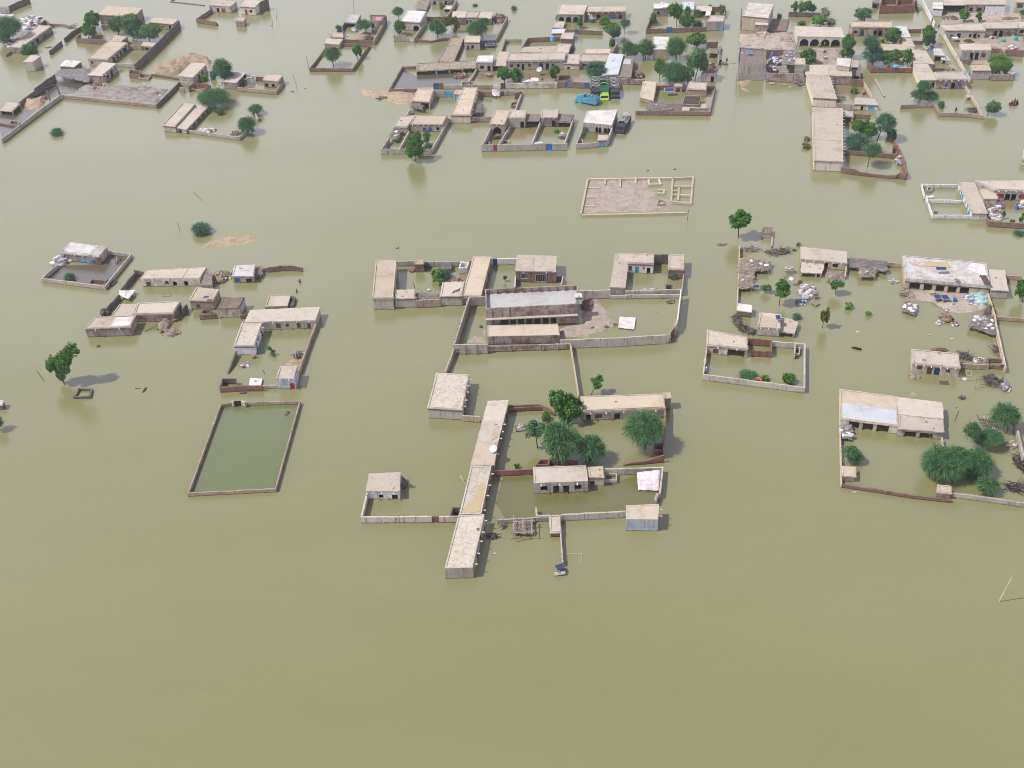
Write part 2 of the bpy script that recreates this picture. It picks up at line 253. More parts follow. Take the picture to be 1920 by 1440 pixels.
def H(r, label, FL, FR, BR, BL, hz, roof='pale', wall='grey', ops='', sp='', par=0.0, seams=(), over=(), name='mud_house', cat='house', ov=.09, rag=.05, th=.2, h=None, zb=-.7, group=None, pil=()):
    h = h or max(.3, height_from(r, FL, hz))
    F = [v2(P(r, p, h)) if p else None for p in (FL, FR, BR, BL)]
    if F[2] is None: F[2] = F[1] + F[3] - F[0]
    if F[3] is None: F[3] = F[0] + F[2] - F[1]
    c = sum(F, Vector((0, 0))) / 4; loc = Vector((c.x, c.y, 0)); root = empty(name, loc, label, cat, group)
    zr = h - par; zt = zr - th + .02 if par == 0 else h                     # wall top
    fo = {0: [], 1: [], 2: [], 3: []}; extra = []
    for o in ops.split(';'):
        t = o.split()
        if not t: continue
        f, k, u0, u1 = int(t[0]), t[1], float(t[2]), float(t[3]); rest = t[4:]; z0 = z1 = None
        if len(rest) >= 2: z0, z1 = float(rest[0]), float(rest[1]); rest = rest[2:]
        colr = rest[0] if rest else None
        if z0 is None: z0, z1 = {'d': (-1, .66), 'o': (-1, .66), 'w': (.25, .66), 's': (.22, .66), 'g': (.2, .66), 'v': (-1, .84), 'a': (-1, .62), 'p': (-1, .84)}[k]
        z0 = zb if z0 < 0 else z0 * h; z1 = min(z1 * h, zt - .06)
        if k != 'p': fo[f].append((u0, u1, z0, z1, {'d': .22, 'o': 1.3, 'w': .9, 's': .2, 'g': .5, 'v': 2.2, 'a': 1.8}[k], k == 'a'))
        extra.append((f, k, u0, u1, z0, z1, colr))
    mb = MB()
    for f in range(4): facade(mb, F[f], F[(f + 1) % 4], zb, zt, fo[f])
    mb.build('wall', [wall, 'inside'], loc, root)
    # roof
    mb = MB()
    if par == 0:
        O = inset(F, -ov); pts = []
        for i in range(4):
            a, b = O[i], O[(i + 1) % 4]; k = max(2, int((b - a).length / .55))
            for q in range(k): pts.append(a.lerp(b, q / k) + (Vector((rnd.uniform(-rag, rag), rnd.uniform(-rag, rag))) if q else Vector((0, 0))))
        mb.prism(pts, zr - th, [zr + rnd.uniform(-.04, .04) for _ in pts]); mb.build('roof', roof, loc, root)
    else:
        I = inset(F, .22); mb.prism(I, zr - th, zr); mb.build('roof', roof, loc, root)
        mb = MB(); n = 4
        for i in range(4):
            j = (i + 1) % 4; mb.quad((*F[i], h), (*F[j], h), (*I[j], h), (*I[i], h)); mb.quad((*I[j], h), (*I[i], h), (*I[i], zr - .03), (*I[j], zr - .03))
        mb.build('parapet', wall if par > .4 else roof, loc, root)
    if par == 0 and h > 1.2 and rnd.random() < .55:
        for f in ((0,) if rnd.random() < .6 else (0, 1)):
            A, B = F[f], F[(f + 1) % 4]; L = B - A; n = Vector((L.y, -L.x)).normalized(); mb = MB(); mb.box((*((A + B) / 2 + n * .035), zt - .17), L.length, .07, .26, math.atan2(L.y, L.x)); mb.build('cornice', rnd.choice(('brick', 'redbrick', 'darkmud', 'mud')), loc, root)
    for f, k, u0, u1, z0, z1, colr in extra:
        A, B = F[f], F[(f + 1) % 4]; L = B - A; n = Vector((L.y, -L.x)).normalized(); ang = math.atan2(L.y, L.x); ln = L.length
        def at(u, d=0.0): q = A + L * u - n * d; return q
        mb = MB(); w = (u1 - u0) * ln; m = at((u0 + u1) / 2)
        if k == 'd':
            q = m + -n * .12
            for s in (-1, 1): mb.box((*(q + L.normalized() * s * w * .245), (z0 + z1) / 2), w * .47, .05, z1 - z0 - .02, ang)
            mb.build('door', colr or 'wood', loc, root)
        elif k in 'wsg':
            q = m - n * .05; fc = 'paint' if k == 'g' else ('wood' if k == 'w' else (colr or 'wood'))
            if k == 'w' and colr: fc = colr
            t = .07; hh = z1 - z0
            mb.box((*q, z0 + t / 2), w - .01, .06, t, ang); mb.box((*q, z1 - t / 2), w - .01, .06, t, ang)
            for s in (-1, 1): mb.box((*(q + L.normalized() * s * (w - t - .01) / 2), (z0 + z1) / 2), t, .06, hh - 2 * t, ang)
            if k == 'g':
                for s in range(1, 6): mb.box((*(q + L.normalized() * (s / 6 - .5) * (w - t)), (z0 + z1) / 2), .035, .03, hh - 2 * t, ang)
            wo = mb.build('window', fc, loc, root)
            if k == 's':
                mb = MB()
                for s in (-1, 1): mb.box((*(q - n * .05 + L.normalized() * s * w * .22), (z0 + z1) / 2), w * .41, .03, hh - 2 * t, ang)
                mb.build('shutter', colr or 'wood', loc, wo)
        elif k == 'p':
            mb.box((*(m - n * .16), (z0 + z1) / 2), w, .32, z1 - z0, ang); mb.build('pillar', colr or wall, loc, root)
    for s in sp.split():
        f, cnt = s.split(':'); f = int(f); cnt = int(cnt); A, B = F[f], F[(f + 1) % 4]; L = B - A; n = Vector((L.y, -L.x)).normalized(); ang = math.atan2(L.y, L.x)
        for i in range(cnt):
            q = A + L * ((i + .5 + rnd.uniform(-.12, .12)) / cnt) + n * .27; mb = MB(); z = zr - th - .06
            mb.box((*q, z + .05), .13, .54, .03, ang); mb.box((*(q + L.normalized() * .075), z + .09), .03, .54, .11, ang); mb.box((*(q - L.normalized() * .075), z + .09), .03, .54, .11, ang)
            mb.build('water_spout', 'white', loc, root)
    for s in seams:                       # raised joints that divide the roof
        a, b = F[0].lerp(F[1], s), F[3].lerp(F[2], s)
        if s < 0: a, b = F[0].lerp(F[3], -s), F[1].lerp(F[2], -s)
        d = (b - a); ang = math.atan2(d.y, d.x); mb = MB(); mb.box((*((a + b) / 2), zr + .035), d.length, .14, .07, ang); mb.build('roof_seam', roof, loc, root)
    for poly, mt in over:                 # a coat of another roofing on the slab
        mb = MB(); q = [v2(P(r, p, zr)) for p in poly]; q2 = []
        for i in range(len(q)):
            a, b = q[i], q[(i + 1) % len(q)]
            k = max(2, int((b - a).length / .6))
            for t in range(k): q2.append(a.lerp(b, t / k) + Vector((rnd.uniform(-.12, .12), rnd.uniform(-.12, .12))))
        mb.prism(q2, zr + .02, zr + .045); mb.build('roof_patch', mt, loc, root)
    if par == 0 and name not in ('terrace', 'pump_house', 'block') and len(F) == 4:
        if rnd.random() < .6:             # a low mud lip along two or four edges
            E4 = inset(F, .02); I4 = inset(F, .20)
            for i in (range(4) if rnd.random() < .5 else (1, 3)):
                j = (i + 1) % 4; mb = MB(); mb.prism([E4[i].lerp(E4[j], .02), E4[i].lerp(E4[j], .98), I4[i].lerp(I4[j], .98), I4[i].lerp(I4[j], .02)], zr + .03, zr + .03 + rnd.uniform(.07, .12), bot=False); mb.build('roof_lip', roof, loc, root)
        for _ in range(rnd.choice((0, 0, 0, 1, 1, 2))):
            q = F[0].lerp(F[1], rnd.uniform(.1, .9)).lerp(F[3].lerp(F[2], rnd.uniform(.1, .9)), rnd.uniform(.1, .9)); mb = MB(); mb.box((*q, zr + .09), rnd.uniform(.15, .38), rnd.uniform(.12, .25), rnd.uniform(.08, .15), rnd.uniform(0, 3)); mb.build('loose_brick', rnd.choice(('brick', 'mud', 'brickplaster', 'grey')), loc, root)
    root['hh'] = h
    return root, F, h

# ------------------------------------------------------------------ compound walls
def W(r, label, pts, hz, wall='grey', th=.26, jag=.055, gates=(), pil=0.0, closed=False, name='compound_wall', cat='wall', h=None, zb=-.6, cap=True):
    h = h or max(.18, height_from(r, pts[0], hz))
    C = [v2(P(r, p, h * (p[2] if len(p) > 2 else 1))) for p in pts]; HF = [h * (p[2] if len(p) > 2 else 1) for p in pts]
    N = len(C); side = [[], []]; dist = [0.0]
    for i in range(1, N): dist.append(dist[-1] + (C[i] - C[i - 1]).length)
    for i in range(N):
        if closed: e1, e2 = (C[i] - C[i - 1]), (C[(i + 1) % N] - C[i])
        else: e1 = C[i] - C[i - 1] if i else C[1] - C[0]; e2 = C[i + 1] - C[i] if i < N - 1 else C[-1] - C[-2]
        e1 = e1.normalized(); e2 = e2.normalized(); n1 = Vector((-e1.y, e1.x)); n2 = Vector((-e2.y, e2.x)); m = n1 + n2
        if m.length < .2: m = n1
        m = m * (th / 2 / max(.4, m.dot(n1))); side[0].append(C[i] + m); side[1].append(C[i] - m)
    tot = dist[-1]; loc = Vector((*C[0], 0)); mb = MB(); segs = N if closed else N - 1; gate_at = []
    for i in range(segs):
        j = (i + 1) % N; ln = (C[j] - C[i]).length; d0 = dist[i]; cuts = {0.0, 1.0}; k = max(1, int(ln / .9)); gs = []
        for q in range(1, k): cuts.add(q / k + rnd.uniform(-.15, .15) / k)
        for g in gates:
            a, b = (g[0] * tot - d0) / ln, (g[1] * tot - d0) / ln
            if b > 0.001 and a < .999 and a >= -.001:
                a = max(0, a); b = min(1, b); cuts = {c for c in cuts if c <= 0 or c >= 1 or not (a - .03 < c < b + .03)} | {a, b}; gs.append((a, b, g))
        cs = sorted(c for c in cuts if 0 <= c <= 1); tops = [HF[i] + (HF[j] - HF[i]) * c + (rnd.uniform(-jag, jag) * (1 if 0 < c < 1 else .3)) for c in cs]
        for q in range(len(cs) - 1):
            if any(abs(cs[q] - a) < 1e-6 for a, b, g in gs): continue
            a, b = cs[q], cs[q + 1]; poly = [side[1][i].lerp(side[1][j], a), side[1][i].lerp(side[1][j], b), side[0][i].lerp(side[0][j], b), side[0][i].lerp(side[0][j], a)]
            mb.prism(poly, zb, [tops[q], tops[q + 1], tops[q + 1], tops[q]])
        for a, b, g in gs:
            mb.prism([side[1][i].lerp(side[1][j], a), side[1][i].lerp(side[1][j], b), side[0][i].lerp(side[0][j], b), side[0][i].lerp(side[0][j], a)], zb, -.25)
            gate_at.append((C[i].lerp(C[j], a), C[i].lerp(C[j], b), g, HF[i]))
    o = mb.build(name, wall, loc); tag(o, label, cat)
    for a, b, g, hh in gate_at:
        d = b - a; ang = math.atan2(d.y, d.x); m = (a + b) / 2; mb = MB(); gh = hh * (g[3] if len(g) > 3 else 1.0); u = d.normalized()
        for s in (-1, 1): mb.box((*(m + u * s * d.length * .245), (gh + zb) / 2), d.length * .47, .06, gh - zb, ang)
        for s in (.25, .6): mb.box((*m, gh * s), d.length * .94, .09, .05, ang)
        mb.build('gate', g[2], loc, o)
    if pil:
        for i in range(segs):
            j = (i + 1) % N; d = C[j] - C[i]; k = int(d.length / pil)
            for q in range(1, k):
                m = C[i].lerp(C[j], q / k); mb = MB(); nn = Vector((d.y, -d.x)).normalized(); mb.box((*(m + nn * .06), (h + .05 + zb) / 2), .24, th + .22, h + .05 - zb, math.atan2(d.y, d.x)); mb.build('pilaster', wall, loc, o)
    return o

# ------------------------------------------------------------------ brush shelters: a sagging roof of sticks and thatch on posts
def SH(r, label, FL, FR, BR, BL, hz, roof='thatch', sticks='stick', n=70, posts=True, name='brush_shelter', cat='shelter', h=None, sacks=0, sag=.18, back=0.0, group=None):
    h = h or max(.4, height_from(r, FL, hz)); Q = [P(r, p, h) for p in (FL, FR, BR, BL)]
    c = sum(Q, Vector()) / 4; loc = Vector((c.x, c.y, 0)); root = empty(name, loc, label, cat, group); mb = MB()
    wx = ((Q[1] - Q[0]).length + (Q[2] - Q[3]).length) / 2; wy = ((Q[3] - Q[0]).length + (Q[2] - Q[1]).length) / 2
    nx, ny = max(4, int(wx / .45)), max(3, int(wy / .45)); g = []
    for j in range(ny + 1):
        row = []
        for i in range(nx + 1):
            u, v = i / nx, j / ny; e = 1 if i in (0, nx) or j in (0, ny) else 0
            p = Q[0].lerp(Q[1], u).lerp(Q[3].lerp(Q[2], u), v); row.append((p.x + rnd.uniform(-.14, .14) * (1 + e), p.y + rnd.uniform(-.14, .14) * (1 + e), p.z + rnd.uniform(-.09, .09) - sag * 4 * u * (1 - u) * v * (1 - v) - .12 * e))
        g.append(row)
    base = len(mb.v)
    for row in g: mb.v += row
    low = len(mb.v)
    for row in g: mb.v += [(a, b, z - .16) for a, b, z in row]
    W_ = nx + 1
    for j in range(ny):
        for i in range(nx):
            k = j * W_ + i; mb.f.append((base + k, base + k + 1, base + k + W_ + 1, base + k + W_)); mb.m.append(0); mb.f.append((low + k, low + k + W_, low + k + W_ + 1, low + k + 1)); mb.m.append(0)
    ed = [(j * W_, (j + 1) * W_) for j in range(ny)] + [((j + 1) * W_ + nx, j * W_ + nx) for j in range(ny)] + [(i + 1, i) for i in range(nx)] + [(ny * W_ + i, ny * W_ + i + 1) for i in range(nx)]
    for a, b in ed: mb.f.append((base + a, base + b, low + b, low + a)); mb.m.append(0)
    mb.build('thatch_roof', roof, loc, root)
    mb = MB()
    for _ in range(int(n)):
        u, v = rnd.random(), rnd.random(); p = Q[0].lerp(Q[1], u).lerp(Q[3].lerp(Q[2], u), v); a = rnd.uniform(0, math.pi); L = rnd.uniform(.5, 1.7); d = Vector((math.cos(a), math.sin(a), rnd.uniform(-.12, .12))) * L / 2
        p.z += rnd.uniform(.0, .16); mb.tube([p - d, p + d], rnd.uniform(.018, .04), 4, rnd.randint(0, 1))
    if n: mb.build('loose_sticks', [sticks, 'greystick'], loc, root)
    if sacks:
        for _ in range(sacks):
            u, v = rnd.uniform(.08, .92), rnd.uniform(.08, .92); p = Q[0].lerp(Q[1], u).lerp(Q[3].lerp(Q[2], u), v); mb = MB(); mb.blob((p.x, p.y, p.z + .12), rnd.uniform(.25, .55), rnd.uniform(.2, .45), rnd.uniform(.1, .22), 0, 8, 5, .2); mb.build('sack', rnd.choice(['sack', 'white', 'greysack', 'mudcloth', 'greysack']), loc, root)
    if posts:
        k = max(1, int(wx / 2.2)); spots = [(i / k, v) for i in range(k + 1) for v in (.03, .97)]
        for u, v in spots:
            p = Q[0].lerp(Q[1], min(.97, max(.03, u))).lerp(Q[3].lerp(Q[2], min(.97, max(.03, u))), v); mb = MB(); mb.tube([(p.x + rnd.uniform(-.1, .1), p.y, -.6), (p.x, p.y, h - .2)], .06, 5); mb.build('post', sticks, loc, root)
    if back:
        mb = MB(); a, b = v2(Q[3]), v2(Q[2]); d = b - a; mb.box((*((a + b) / 2), (h - .3 - .6) / 2), d.length, .2, h + .3, math.atan2(d.y, d.x)); mb.build('back_wall', 'darkmud', loc, root)
    return root

# ------------------------------------------------------------------ trees
_CR = {}
def crown_mesh(kind, size, var):
    key = (kind, size, var)
    if key in _CR: return _CR[key]
    R = random.Random(hash((len(kind), size, var, ord(kind[0]))) & 0xffff); v = []; f = []
    def card(p, d1, d2):
        i = len(v); v.extend([tuple(p - d1 - d2 * .5), tuple(p + d1 - d2 * .5), tuple(p + d1 * .55 + d2 * .6), tuple(p - d1 * .55 + d2 * .6)]); f.append((i, i + 1, i + 2, i + 3))
    def rv(): 
        while True:
            q = Vector((R.uniform(-1, 1), R.uniform(-1, 1), R.uniform(-1, 1)))
            if .05 < q.length < 1: return q.normalized()
    strand = kind in ('acacia', 'bluish'); nleaf = {0: 420, 1: 1300, 2: 3200, 3: 4600}[size]; ls = {0: .215, 1: .15, 2: .105, 3: .076}[size]
    ncl = {0: 12, 1: 26, 2: 46, 3: 80}[size]; cl = []
    for _ in range(ncl):
        d = rv(); d.z = d.z * .9 + .15; d.normalize(); rr = R.uniform(.42, .84) * (1 - .15 * R.random()); cl.append((d * rr, R.uniform(.20, .36) * (1.2 if size < 2 else 1.0)))
    # a thin limb structure shows through the gaps
    for _ in range(nleaf):
        c, cr = R.choice(cl); q = c + rv() * cr * R.random() ** .45
        if q.z < -.92: continue
        n = (q.normalized() * .7 + rv() + Vector((0, 0, .5))).normalized(); a = n.orthogonal().normalized(); b = n.cross(a); t = R.uniform(0, 6.28); s = ls * R.uniform(.6, 1.25)
        if strand: card(q, (a * math.cos(t) + b * math.sin(t)) * s * .28, (b * math.cos(t) - a * math.sin(t) + Vector((0, 0, -.35))) * s * 1.15)
        else: card(q, (a * math.cos(t) + b * math.sin(t)) * s * .55, (b * math.cos(t) - a * math.sin(t)) * s * 1.1)
    if strand:                                # drooping sprays that lie over the crown
        for _ in range({0: 70, 1: 240, 2: 560, 3: 900}[size]):
            d = rv(); d.z = abs(d.z) * .9 - .15 if R.random() < .7 else d.z; d.normalize(); p = d * R.uniform(.55, .85); dirn = (d + Vector((0, 0, .25)) + rv() * .45).normalized(); st = R.uniform(.10, .17) * (1.3 if size < 2 else 1); w = ls * .20; side = dirn.cross(Vector((0, 0, 1)))
            side = side.normalized() if side.length > .01 else Vector((1, 0, 0)); i = len(v); K = 4
            for k in range(K + 1):
                ww = w * (1 - .7 * k / K); v.append(tuple(p - side * ww)); v.append(tuple(p + side * ww)); dirn = (dirn + Vector((0, 0, -.33))).normalized(); p = p + dirn * st * .7
            for k in range(K): f.append((i + 2 * k, i + 2 * k + 1, i + 2 * k + 3, i + 2 * k + 2))
    me = bpy.data.meshes.new('crown'); me.from_pydata(v, [], f); me.materials.append(MAT('leaf_' + kind)); me.update(); _CR[key] = me; return me
_TC = [0]
def T(r, label, base, blobs, kind='neem', name='tree', cat='tree', group=None, trunk=.11, low=False):
    """base: foot of the trunk at the water; blobs: (x, y, rx, ry) crown lobes in zoomed pixels."""
    if not isinstance(blobs, list): blobs = [blobs]
    B = P(r, base, 0); root = empty(name, B, label, cat, group); z = ZO[r][2]; cs = []
    for (x, y, rx, ry) in blobs:
        c = raise_to(r, (x, y), B); s, dep = scale_at(c); Rx = rx / z / s; Rv = ry / z / s
        Rz = math.sqrt(max((Rv ** 2 - (Rx * math.sin(dep)) ** 2), (.55 * Rv) ** 2)) / math.cos(dep) ; Rz = min(Rz, 1.9 * Rx)
        c.y += rnd.uniform(-.2, .2) * Rx * (len(blobs) > 1); size = 0 if Rx < .75 else 1 if Rx < 1.6 else 2 if Rx < 2.9 else 3
        if low: c.z = max(c.z, Rz * .25)
        _TC[0] += 1; me = crown_mesh(kind, size, _TC[0] % 4); o = bpy.data.objects.new('crown', me); COL.objects.link(o); o.parent = root; o.location = c - B; kk = 1.06 if len(blobs) == 1 else (1.20 if kind == 'neem' else 1.08); o.scale = (Rx * kk, Rx * kk, Rz * kk); o.rotation_euler = (0, 0, rnd.uniform(0, 6.28)); cs.append((c, Rx, Rz))
    mb = MB(); big = max(q[1] for q in cs); tr = max(.035, trunk * (big / 2) ** .7)
    if cs[0][0].z > .35:
        t = sum((q[0] for q in cs), Vector()) / len(cs); m = B.lerp(t, .5) + Vector((rnd.uniform(-.12, .12) * big, 0, 0)); f = B.lerp(t, .72)
        mb.tube([(B.x, B.y, -.5), B, m, f], [tr * 1.25, tr, tr * .8, tr * .6], 7)
        for c, Rx, Rz in cs:
            for _ in range(4): e = c + Vector((rnd.uniform(-.6, .6) * Rx, rnd.uniform(-.6, .6) * Rx, rnd.uniform(-.1, .6) * Rz)); mb.tube([f, f.lerp(e, .5) + Vector((0, 0, .1)), e], [tr * .5, tr * .35, tr * .12], 5)
    else:
        for _ in range(6): e = cs[0][0] + Vector((rnd.uniform(-.6, .6) * big, rnd.uniform(-.6, .6) * big, .4 * cs[0][2])); mb.tube([(B.x, B.y, -.4), e], [tr * .5, tr * .15], 5)
    mb.build('trunk', 'bark', B, root)
    return root
def BU(r, label, x, y, rx, ry, kind='neem', name='bush', cat='bush', group=None):
    return T(r, label, (x, y + ry * .55), (x, y, rx, ry), kind, name, cat, group, low=True)

# ------------------------------------------------------------------ earth banks and sheets of other water
def inside(p, poly):
    c = False; n = len(poly)
    for i in range(n):
        a, b = poly[i], poly[i - 1]
        if (a.y > p.y) != (b.y > p.y) and p.x < (b.x - a.x) * (p.y - a.y) / (b.y - a.y) + a.x: c = not c
    return c
def edge_d(p, poly):
    m = 1e9; n = len(poly)
    for i in range(n):
        a, b = poly[i - 1], poly[i]; d = b - a; t = max(0, min(1, (p - a).dot(d) / max(1e-9, d.length_squared))); m = min(m, (p - a - d * t).length)
    return m
from mathutils import noise as mnoise
def BANK(r, poly, h, mat='bank', res=.4, rough=1.0, name='mud_bank'):
    Q = [v2(P(r, p)) for p in poly]; x0 = min(q.x for q in Q) - .6; x1 = max(q.x for q in Q) + .6; y0 = min(q.y for q in Q) - .6; y1 = max(q.y for q in Q) + .6
    nx, ny = int((x1 - x0) / res) + 1, int((y1 - y0) / res) + 1; mb = MB(); idx = {}
    for j in range(ny + 1):
        for i in range(nx + 1):
            p = Vector((x0 + i * res, y0 + j * res)); d = edge_d(p, Q); d = d if inside(p, Q) else -d
            nz = mnoise.fractal(Vector((p.x * .45, p.y * .45, 3.3)), 1, 2, 4); z = h * (1 - math.exp(-max(0, d + nz * .5) * 1.1)) * (1 + .45 * rough * nz) - .04 + (.05 * nz if d > 0 else 0) + min(0, d + .3 * nz) * .3
            idx[i, j] = len(mb.v); mb.v.append((p.x, p.y, z))
    for j in range(ny):
        for i in range(nx):
            q = [idx[i, j], idx[i + 1, j], idx[i + 1, j + 1], idx[i, j + 1]]
            if max(mb.v[k][2] for k in q) > -.12: mb.f.append(tuple(q)); mb.m.append(0)
    o = mb.build(name, mat, (Q[0].x, Q[0].y, 0), None, True); o['kind'] = 'structure'; return o
def POND(r, poly, mat, z=.004, name='flood_pool'):
    mb = MB(); mb.poly([P(r, p, z) for p in poly]); o = mb.build(name, mat, P(r, poly[0], z)); o['kind'] = 'structure'; return o

# ------------------------------------------------------------------ heaps and small things
def HEAP(r, label, x, y, rx, ry, hm, kind='rubble', n=40, name='rubble_heap', cat='heap', z0=0.0, group=None):
    C = P(r, (x, y), z0); s, dep = scale_at(C); z = ZO[r][2]; Rx = rx / z / s; Ry = ry / z / s / math.sin(dep)
    mats = {'rubble': ['mud', 'brick', 'palebank', 'darkmud'], 'sacks': ['sack', 'greysack', 'mudcloth', 'white'], 'brush': ['greystick', 'stick', 'bark', 'sack'], 'cloth': ['palecloth', 'bluecloth', 'mudcloth', 'white', 'maroon', 'sack'], 'net': ['netting', 'netting', 'sack', 'greysack'], 'black': ['black', 'bark', 'darkmud', 'greystick'], 'brick': ['brick', 'redbrick', 'darkmud', 'mud'], 'slab': ['pale', 'mud', 'thatch', 'brick'], 'white': ['white', 'sack', 'greysack', 'mudcloth']}[kind]
    mb = MB()
    for k in range(int(n)):
        a = rnd.uniform(0, 6.28); q = rnd.random() ** .6; X = C.x + math.cos(a) * q * Rx; Y = C.y + math.sin(a) * q * Ry; Z = z0 + hm * (1 - q ** 1.5) * rnd.uniform(.45, 1.0); m = rnd.randrange(len(mats)); sz = min(Rx, Ry) * rnd.uniform(.16, .42)
        if kind in ('sacks', 'cloth', 'net', 'white'): mb.blob((X, Y, Z), sz * 1.25, sz * .9, min(sz * .7, .35), m, 7, 5, .22)
        elif kind in ('brush', 'black'):
            t = rnd.uniform(0, 6.28); L = rnd.uniform(.35, .9) * min(Rx, Ry) * 1.2; d = Vector((math.cos(t), math.sin(t), rnd.uniform(-.5, .5))) * L; p = Vector((X, Y, max(Z, .05))); mb.tube([p - d, p + d * .2 + Vector((0, 0, .1)), p + d], [.03, .045, .02], 4, m)
        else: mb.box((X, Y, Z * .8), sz * rnd.uniform(.7, 1.7), sz * rnd.uniform(.5, 1.1), sz * rnd.uniform(.25, .7), rnd.uniform(0, 3), m, (rnd.uniform(-.5, .5), rnd.uniform(-.5, .5)))
    # the core that carries the loose pieces
    mb.blob((C.x, C.y, z0), Rx * .8, Ry * .8, hm * .75, 1 if kind in ('rubble', 'brick') else 2, 12, 6, .15)
    o = mb.build(name, mats, C); tag(o, label, cat, group); return o
def POLE(r, label, foot, top, rad=.05, mat='stick', name='pole', cat='pole', group=None):
    B = P(r, foot, 0); t = raise_to(r, top, B); mb = MB(); mb.tube([(B.x, B.y, -.6), B, t], rad, 6); return tag(mb.build(name, mat, B), label, cat, group)
def STICK(r, label, a, b, za=.1, zb=.1, rad=.05, mat='stick', name='floating_pole', cat='pole'):
    A, B = P(r, a, za), P(r, b, zb); mb = MB(); mb.tube([A, A.lerp(B, .5) + Vector((0, 0, .02)), B], [rad, rad, rad * .8], 6); return tag(mb.build(name, mat, A), label, cat)
def BED(r, label, x, y, w, l, rz, z=.35, top='mudcloth', frame='stick', name='rope_bed', cat='bed', group=None):
    C = P(r, (x, y), z); root = empty(name, (C.x, C.y, z - .3), label, cat, group); loc = Vector((C.x, C.y, z - .3)); R = Matrix.Rotation(rz, 3, 'Z')
    mb = MB(); mb.box(C, w * .92, l * .92, .05, rz); mb.build('webbing', top, loc, root)
    mb = MB()
    for s in (-1, 1): mb.box(C + R @ Vector((s * w / 2, 0, 0)), .08, l, .09, rz); mb.box(C + R @ Vector((0, s * l / 2, 0)), w, .08, .09, rz)
    mb.build('frame', frame, loc, root)
    for sx in (-1, 1):
        for sy in (-1, 1): mb = MB(); q = C + R @ Vector((sx * w / 2, sy * l / 2, -.15)); mb.box(q, .09, .09, .5, rz); mb.build('leg', frame, loc, root)
    return root
def DISH(r, label, x, y, rad, z=1.2, name='satellite_dish', cat='satellite dish', stand=True, tilt=(.6, -.3)):
    C = P(r, (x, y), z); root = empty(name, (C.x, C.y, max(0, z - 1.2)), label, cat); loc = Vector((C.x, C.y, max(0, z - 1.2))); mb = MB(); R = Matrix.Rotation(tilt[0], 3, 'X') @ Matrix.Rotation(tilt[1], 3, 'Y'); n = 16; rings = []
    for k, (q, d) in enumerate(((.02, -.22), (.4, -.17), (.75, -.08), (1, 0))):
        i = len(mb.v); rings.append(i); mb.v += [tuple(C + R @ Vector((math.cos(t * math.tau / n) * q * rad, math.sin(t * math.tau / n) * q * rad, d * rad))) for t in range(n)]
    for k in range(3):
        for t in range(n): j = (t + 1) % n; mb.f.append((rings[k] + t, rings[k] + j, rings[k + 1] + j, rings[k + 1] + t)); mb.m.append(0)
    mb.build('reflector', 'white', loc, root)
    if stand: mb = MB(); mb.tube([(C.x, C.y, z - 1.6), (C.x, C.y, z - .22 * rad)], .04, 6); mb.build('mast', 'grey', loc, root)
    mb = MB(); mb.tube([C + R @ Vector((rad * .9, 0, 0)), C + R @ Vector((0, 0, rad * .5))], .025, 4); mb.build('feed_arm', 'grey', loc, root)
    return root
def PANEL(r, label, x, y, w, l, rz, z, tilt=.25, name='solar_panel', cat='solar panel', n=1, frame='metal'):
    C = P(r, (x, y), z); root = empty(name, C, label, cat); R = Matrix.Rotation(rz, 3, 'Z') @ Matrix.Rotation(tilt, 3, 'X'); mb = MB()
    for k in range(n): mb.box(C + R @ Vector(((k - (n - 1) / 2) * (w + .06), 0, .22)), w, l, .04, rz, 0, (tilt, 0))
    mb.build('cells', 'solar', C, root); mb = MB(); wt = n * (w + .06)
    for s in (-1, 1): mb.box(C + R @ Vector((0, s * (l / 2 + .03), .22)), wt + .1, .06, .07, rz, 0, (tilt, 0)); mb.box(C + R @ Vector((s * (wt / 2 + .03), 0, .22)), .06, l, .07, rz, 0, (tilt, 0))
    mb.build('frame', frame, C, root); mb = MB()
    for s in (-1, 1): q = C + R @ Vector((s * wt * .4, 0, .2)); mb.tube([(q.x, q.y, C.z), tuple(q)], .03, 5)
    mb.build('stand', 'grey', C, root); return root
def TARP(r, label, quad, zs, mat='palecloth', name='tarpaulin', cat='tarpaulin', mats=None):
    Q = [P(r, p, z) for p, z in zip(quad, zs)]; c = sum(Q, Vector()) / 4; mb = MB(); nx, ny = 10, 8; i0 = 0
    for j in range(ny + 1):
        for i in range(nx + 1):
            u, v = i / nx, j / ny; p = Q[0].lerp(Q[1], u).lerp(Q[3].lerp(Q[2], u), v); p.z += rnd.uniform(-.07, .07) - .25 * 4 * u * (1 - u) * v * (1 - v) * (min(zs) > .5); mb.v.append(tuple(p))
    for j in range(ny):
        for i in range(nx): k = j * (nx + 1) + i; mb.f.append((k, k + 1, k + nx + 2, k + nx + 1)); mb.m.append(0 if not mats else (1 if j < 3 and rnd.random() < .75 else 0))
    o = mb.build(name, mats or mat, c, None, True); md = o.modifiers.new('t', 'SOLIDIFY'); md.thickness = .03; return tag(o, label, cat)
def BLOCK(r, label, FL, FR, BR, BL, hz, wall='brick', name='brick_enclosure', cat='enclosure', th=.22, h=None):   # a small roofless room
    return W(r, label, [FL, FR, BR, BL], hz, wall, th, .03, closed=True, name=name, cat=cat, h=h)
def FLOAT(r, label, x, y, s, mat='sack', name='floating_litter', cat='litter', group=None):
    C = P(r, (x, y), 0); mb = MB(); mb.blob((C.x, C.y, .02), s, s * .6, s * .35, 0, 8, 5, .3); mb.blob((C.x + s * .8, C.y + s * .2, .01), s * .45, s * .35, s * .2, 0, 6, 4, .3); return tag(mb.build(name, mat, C), label, cat, group)
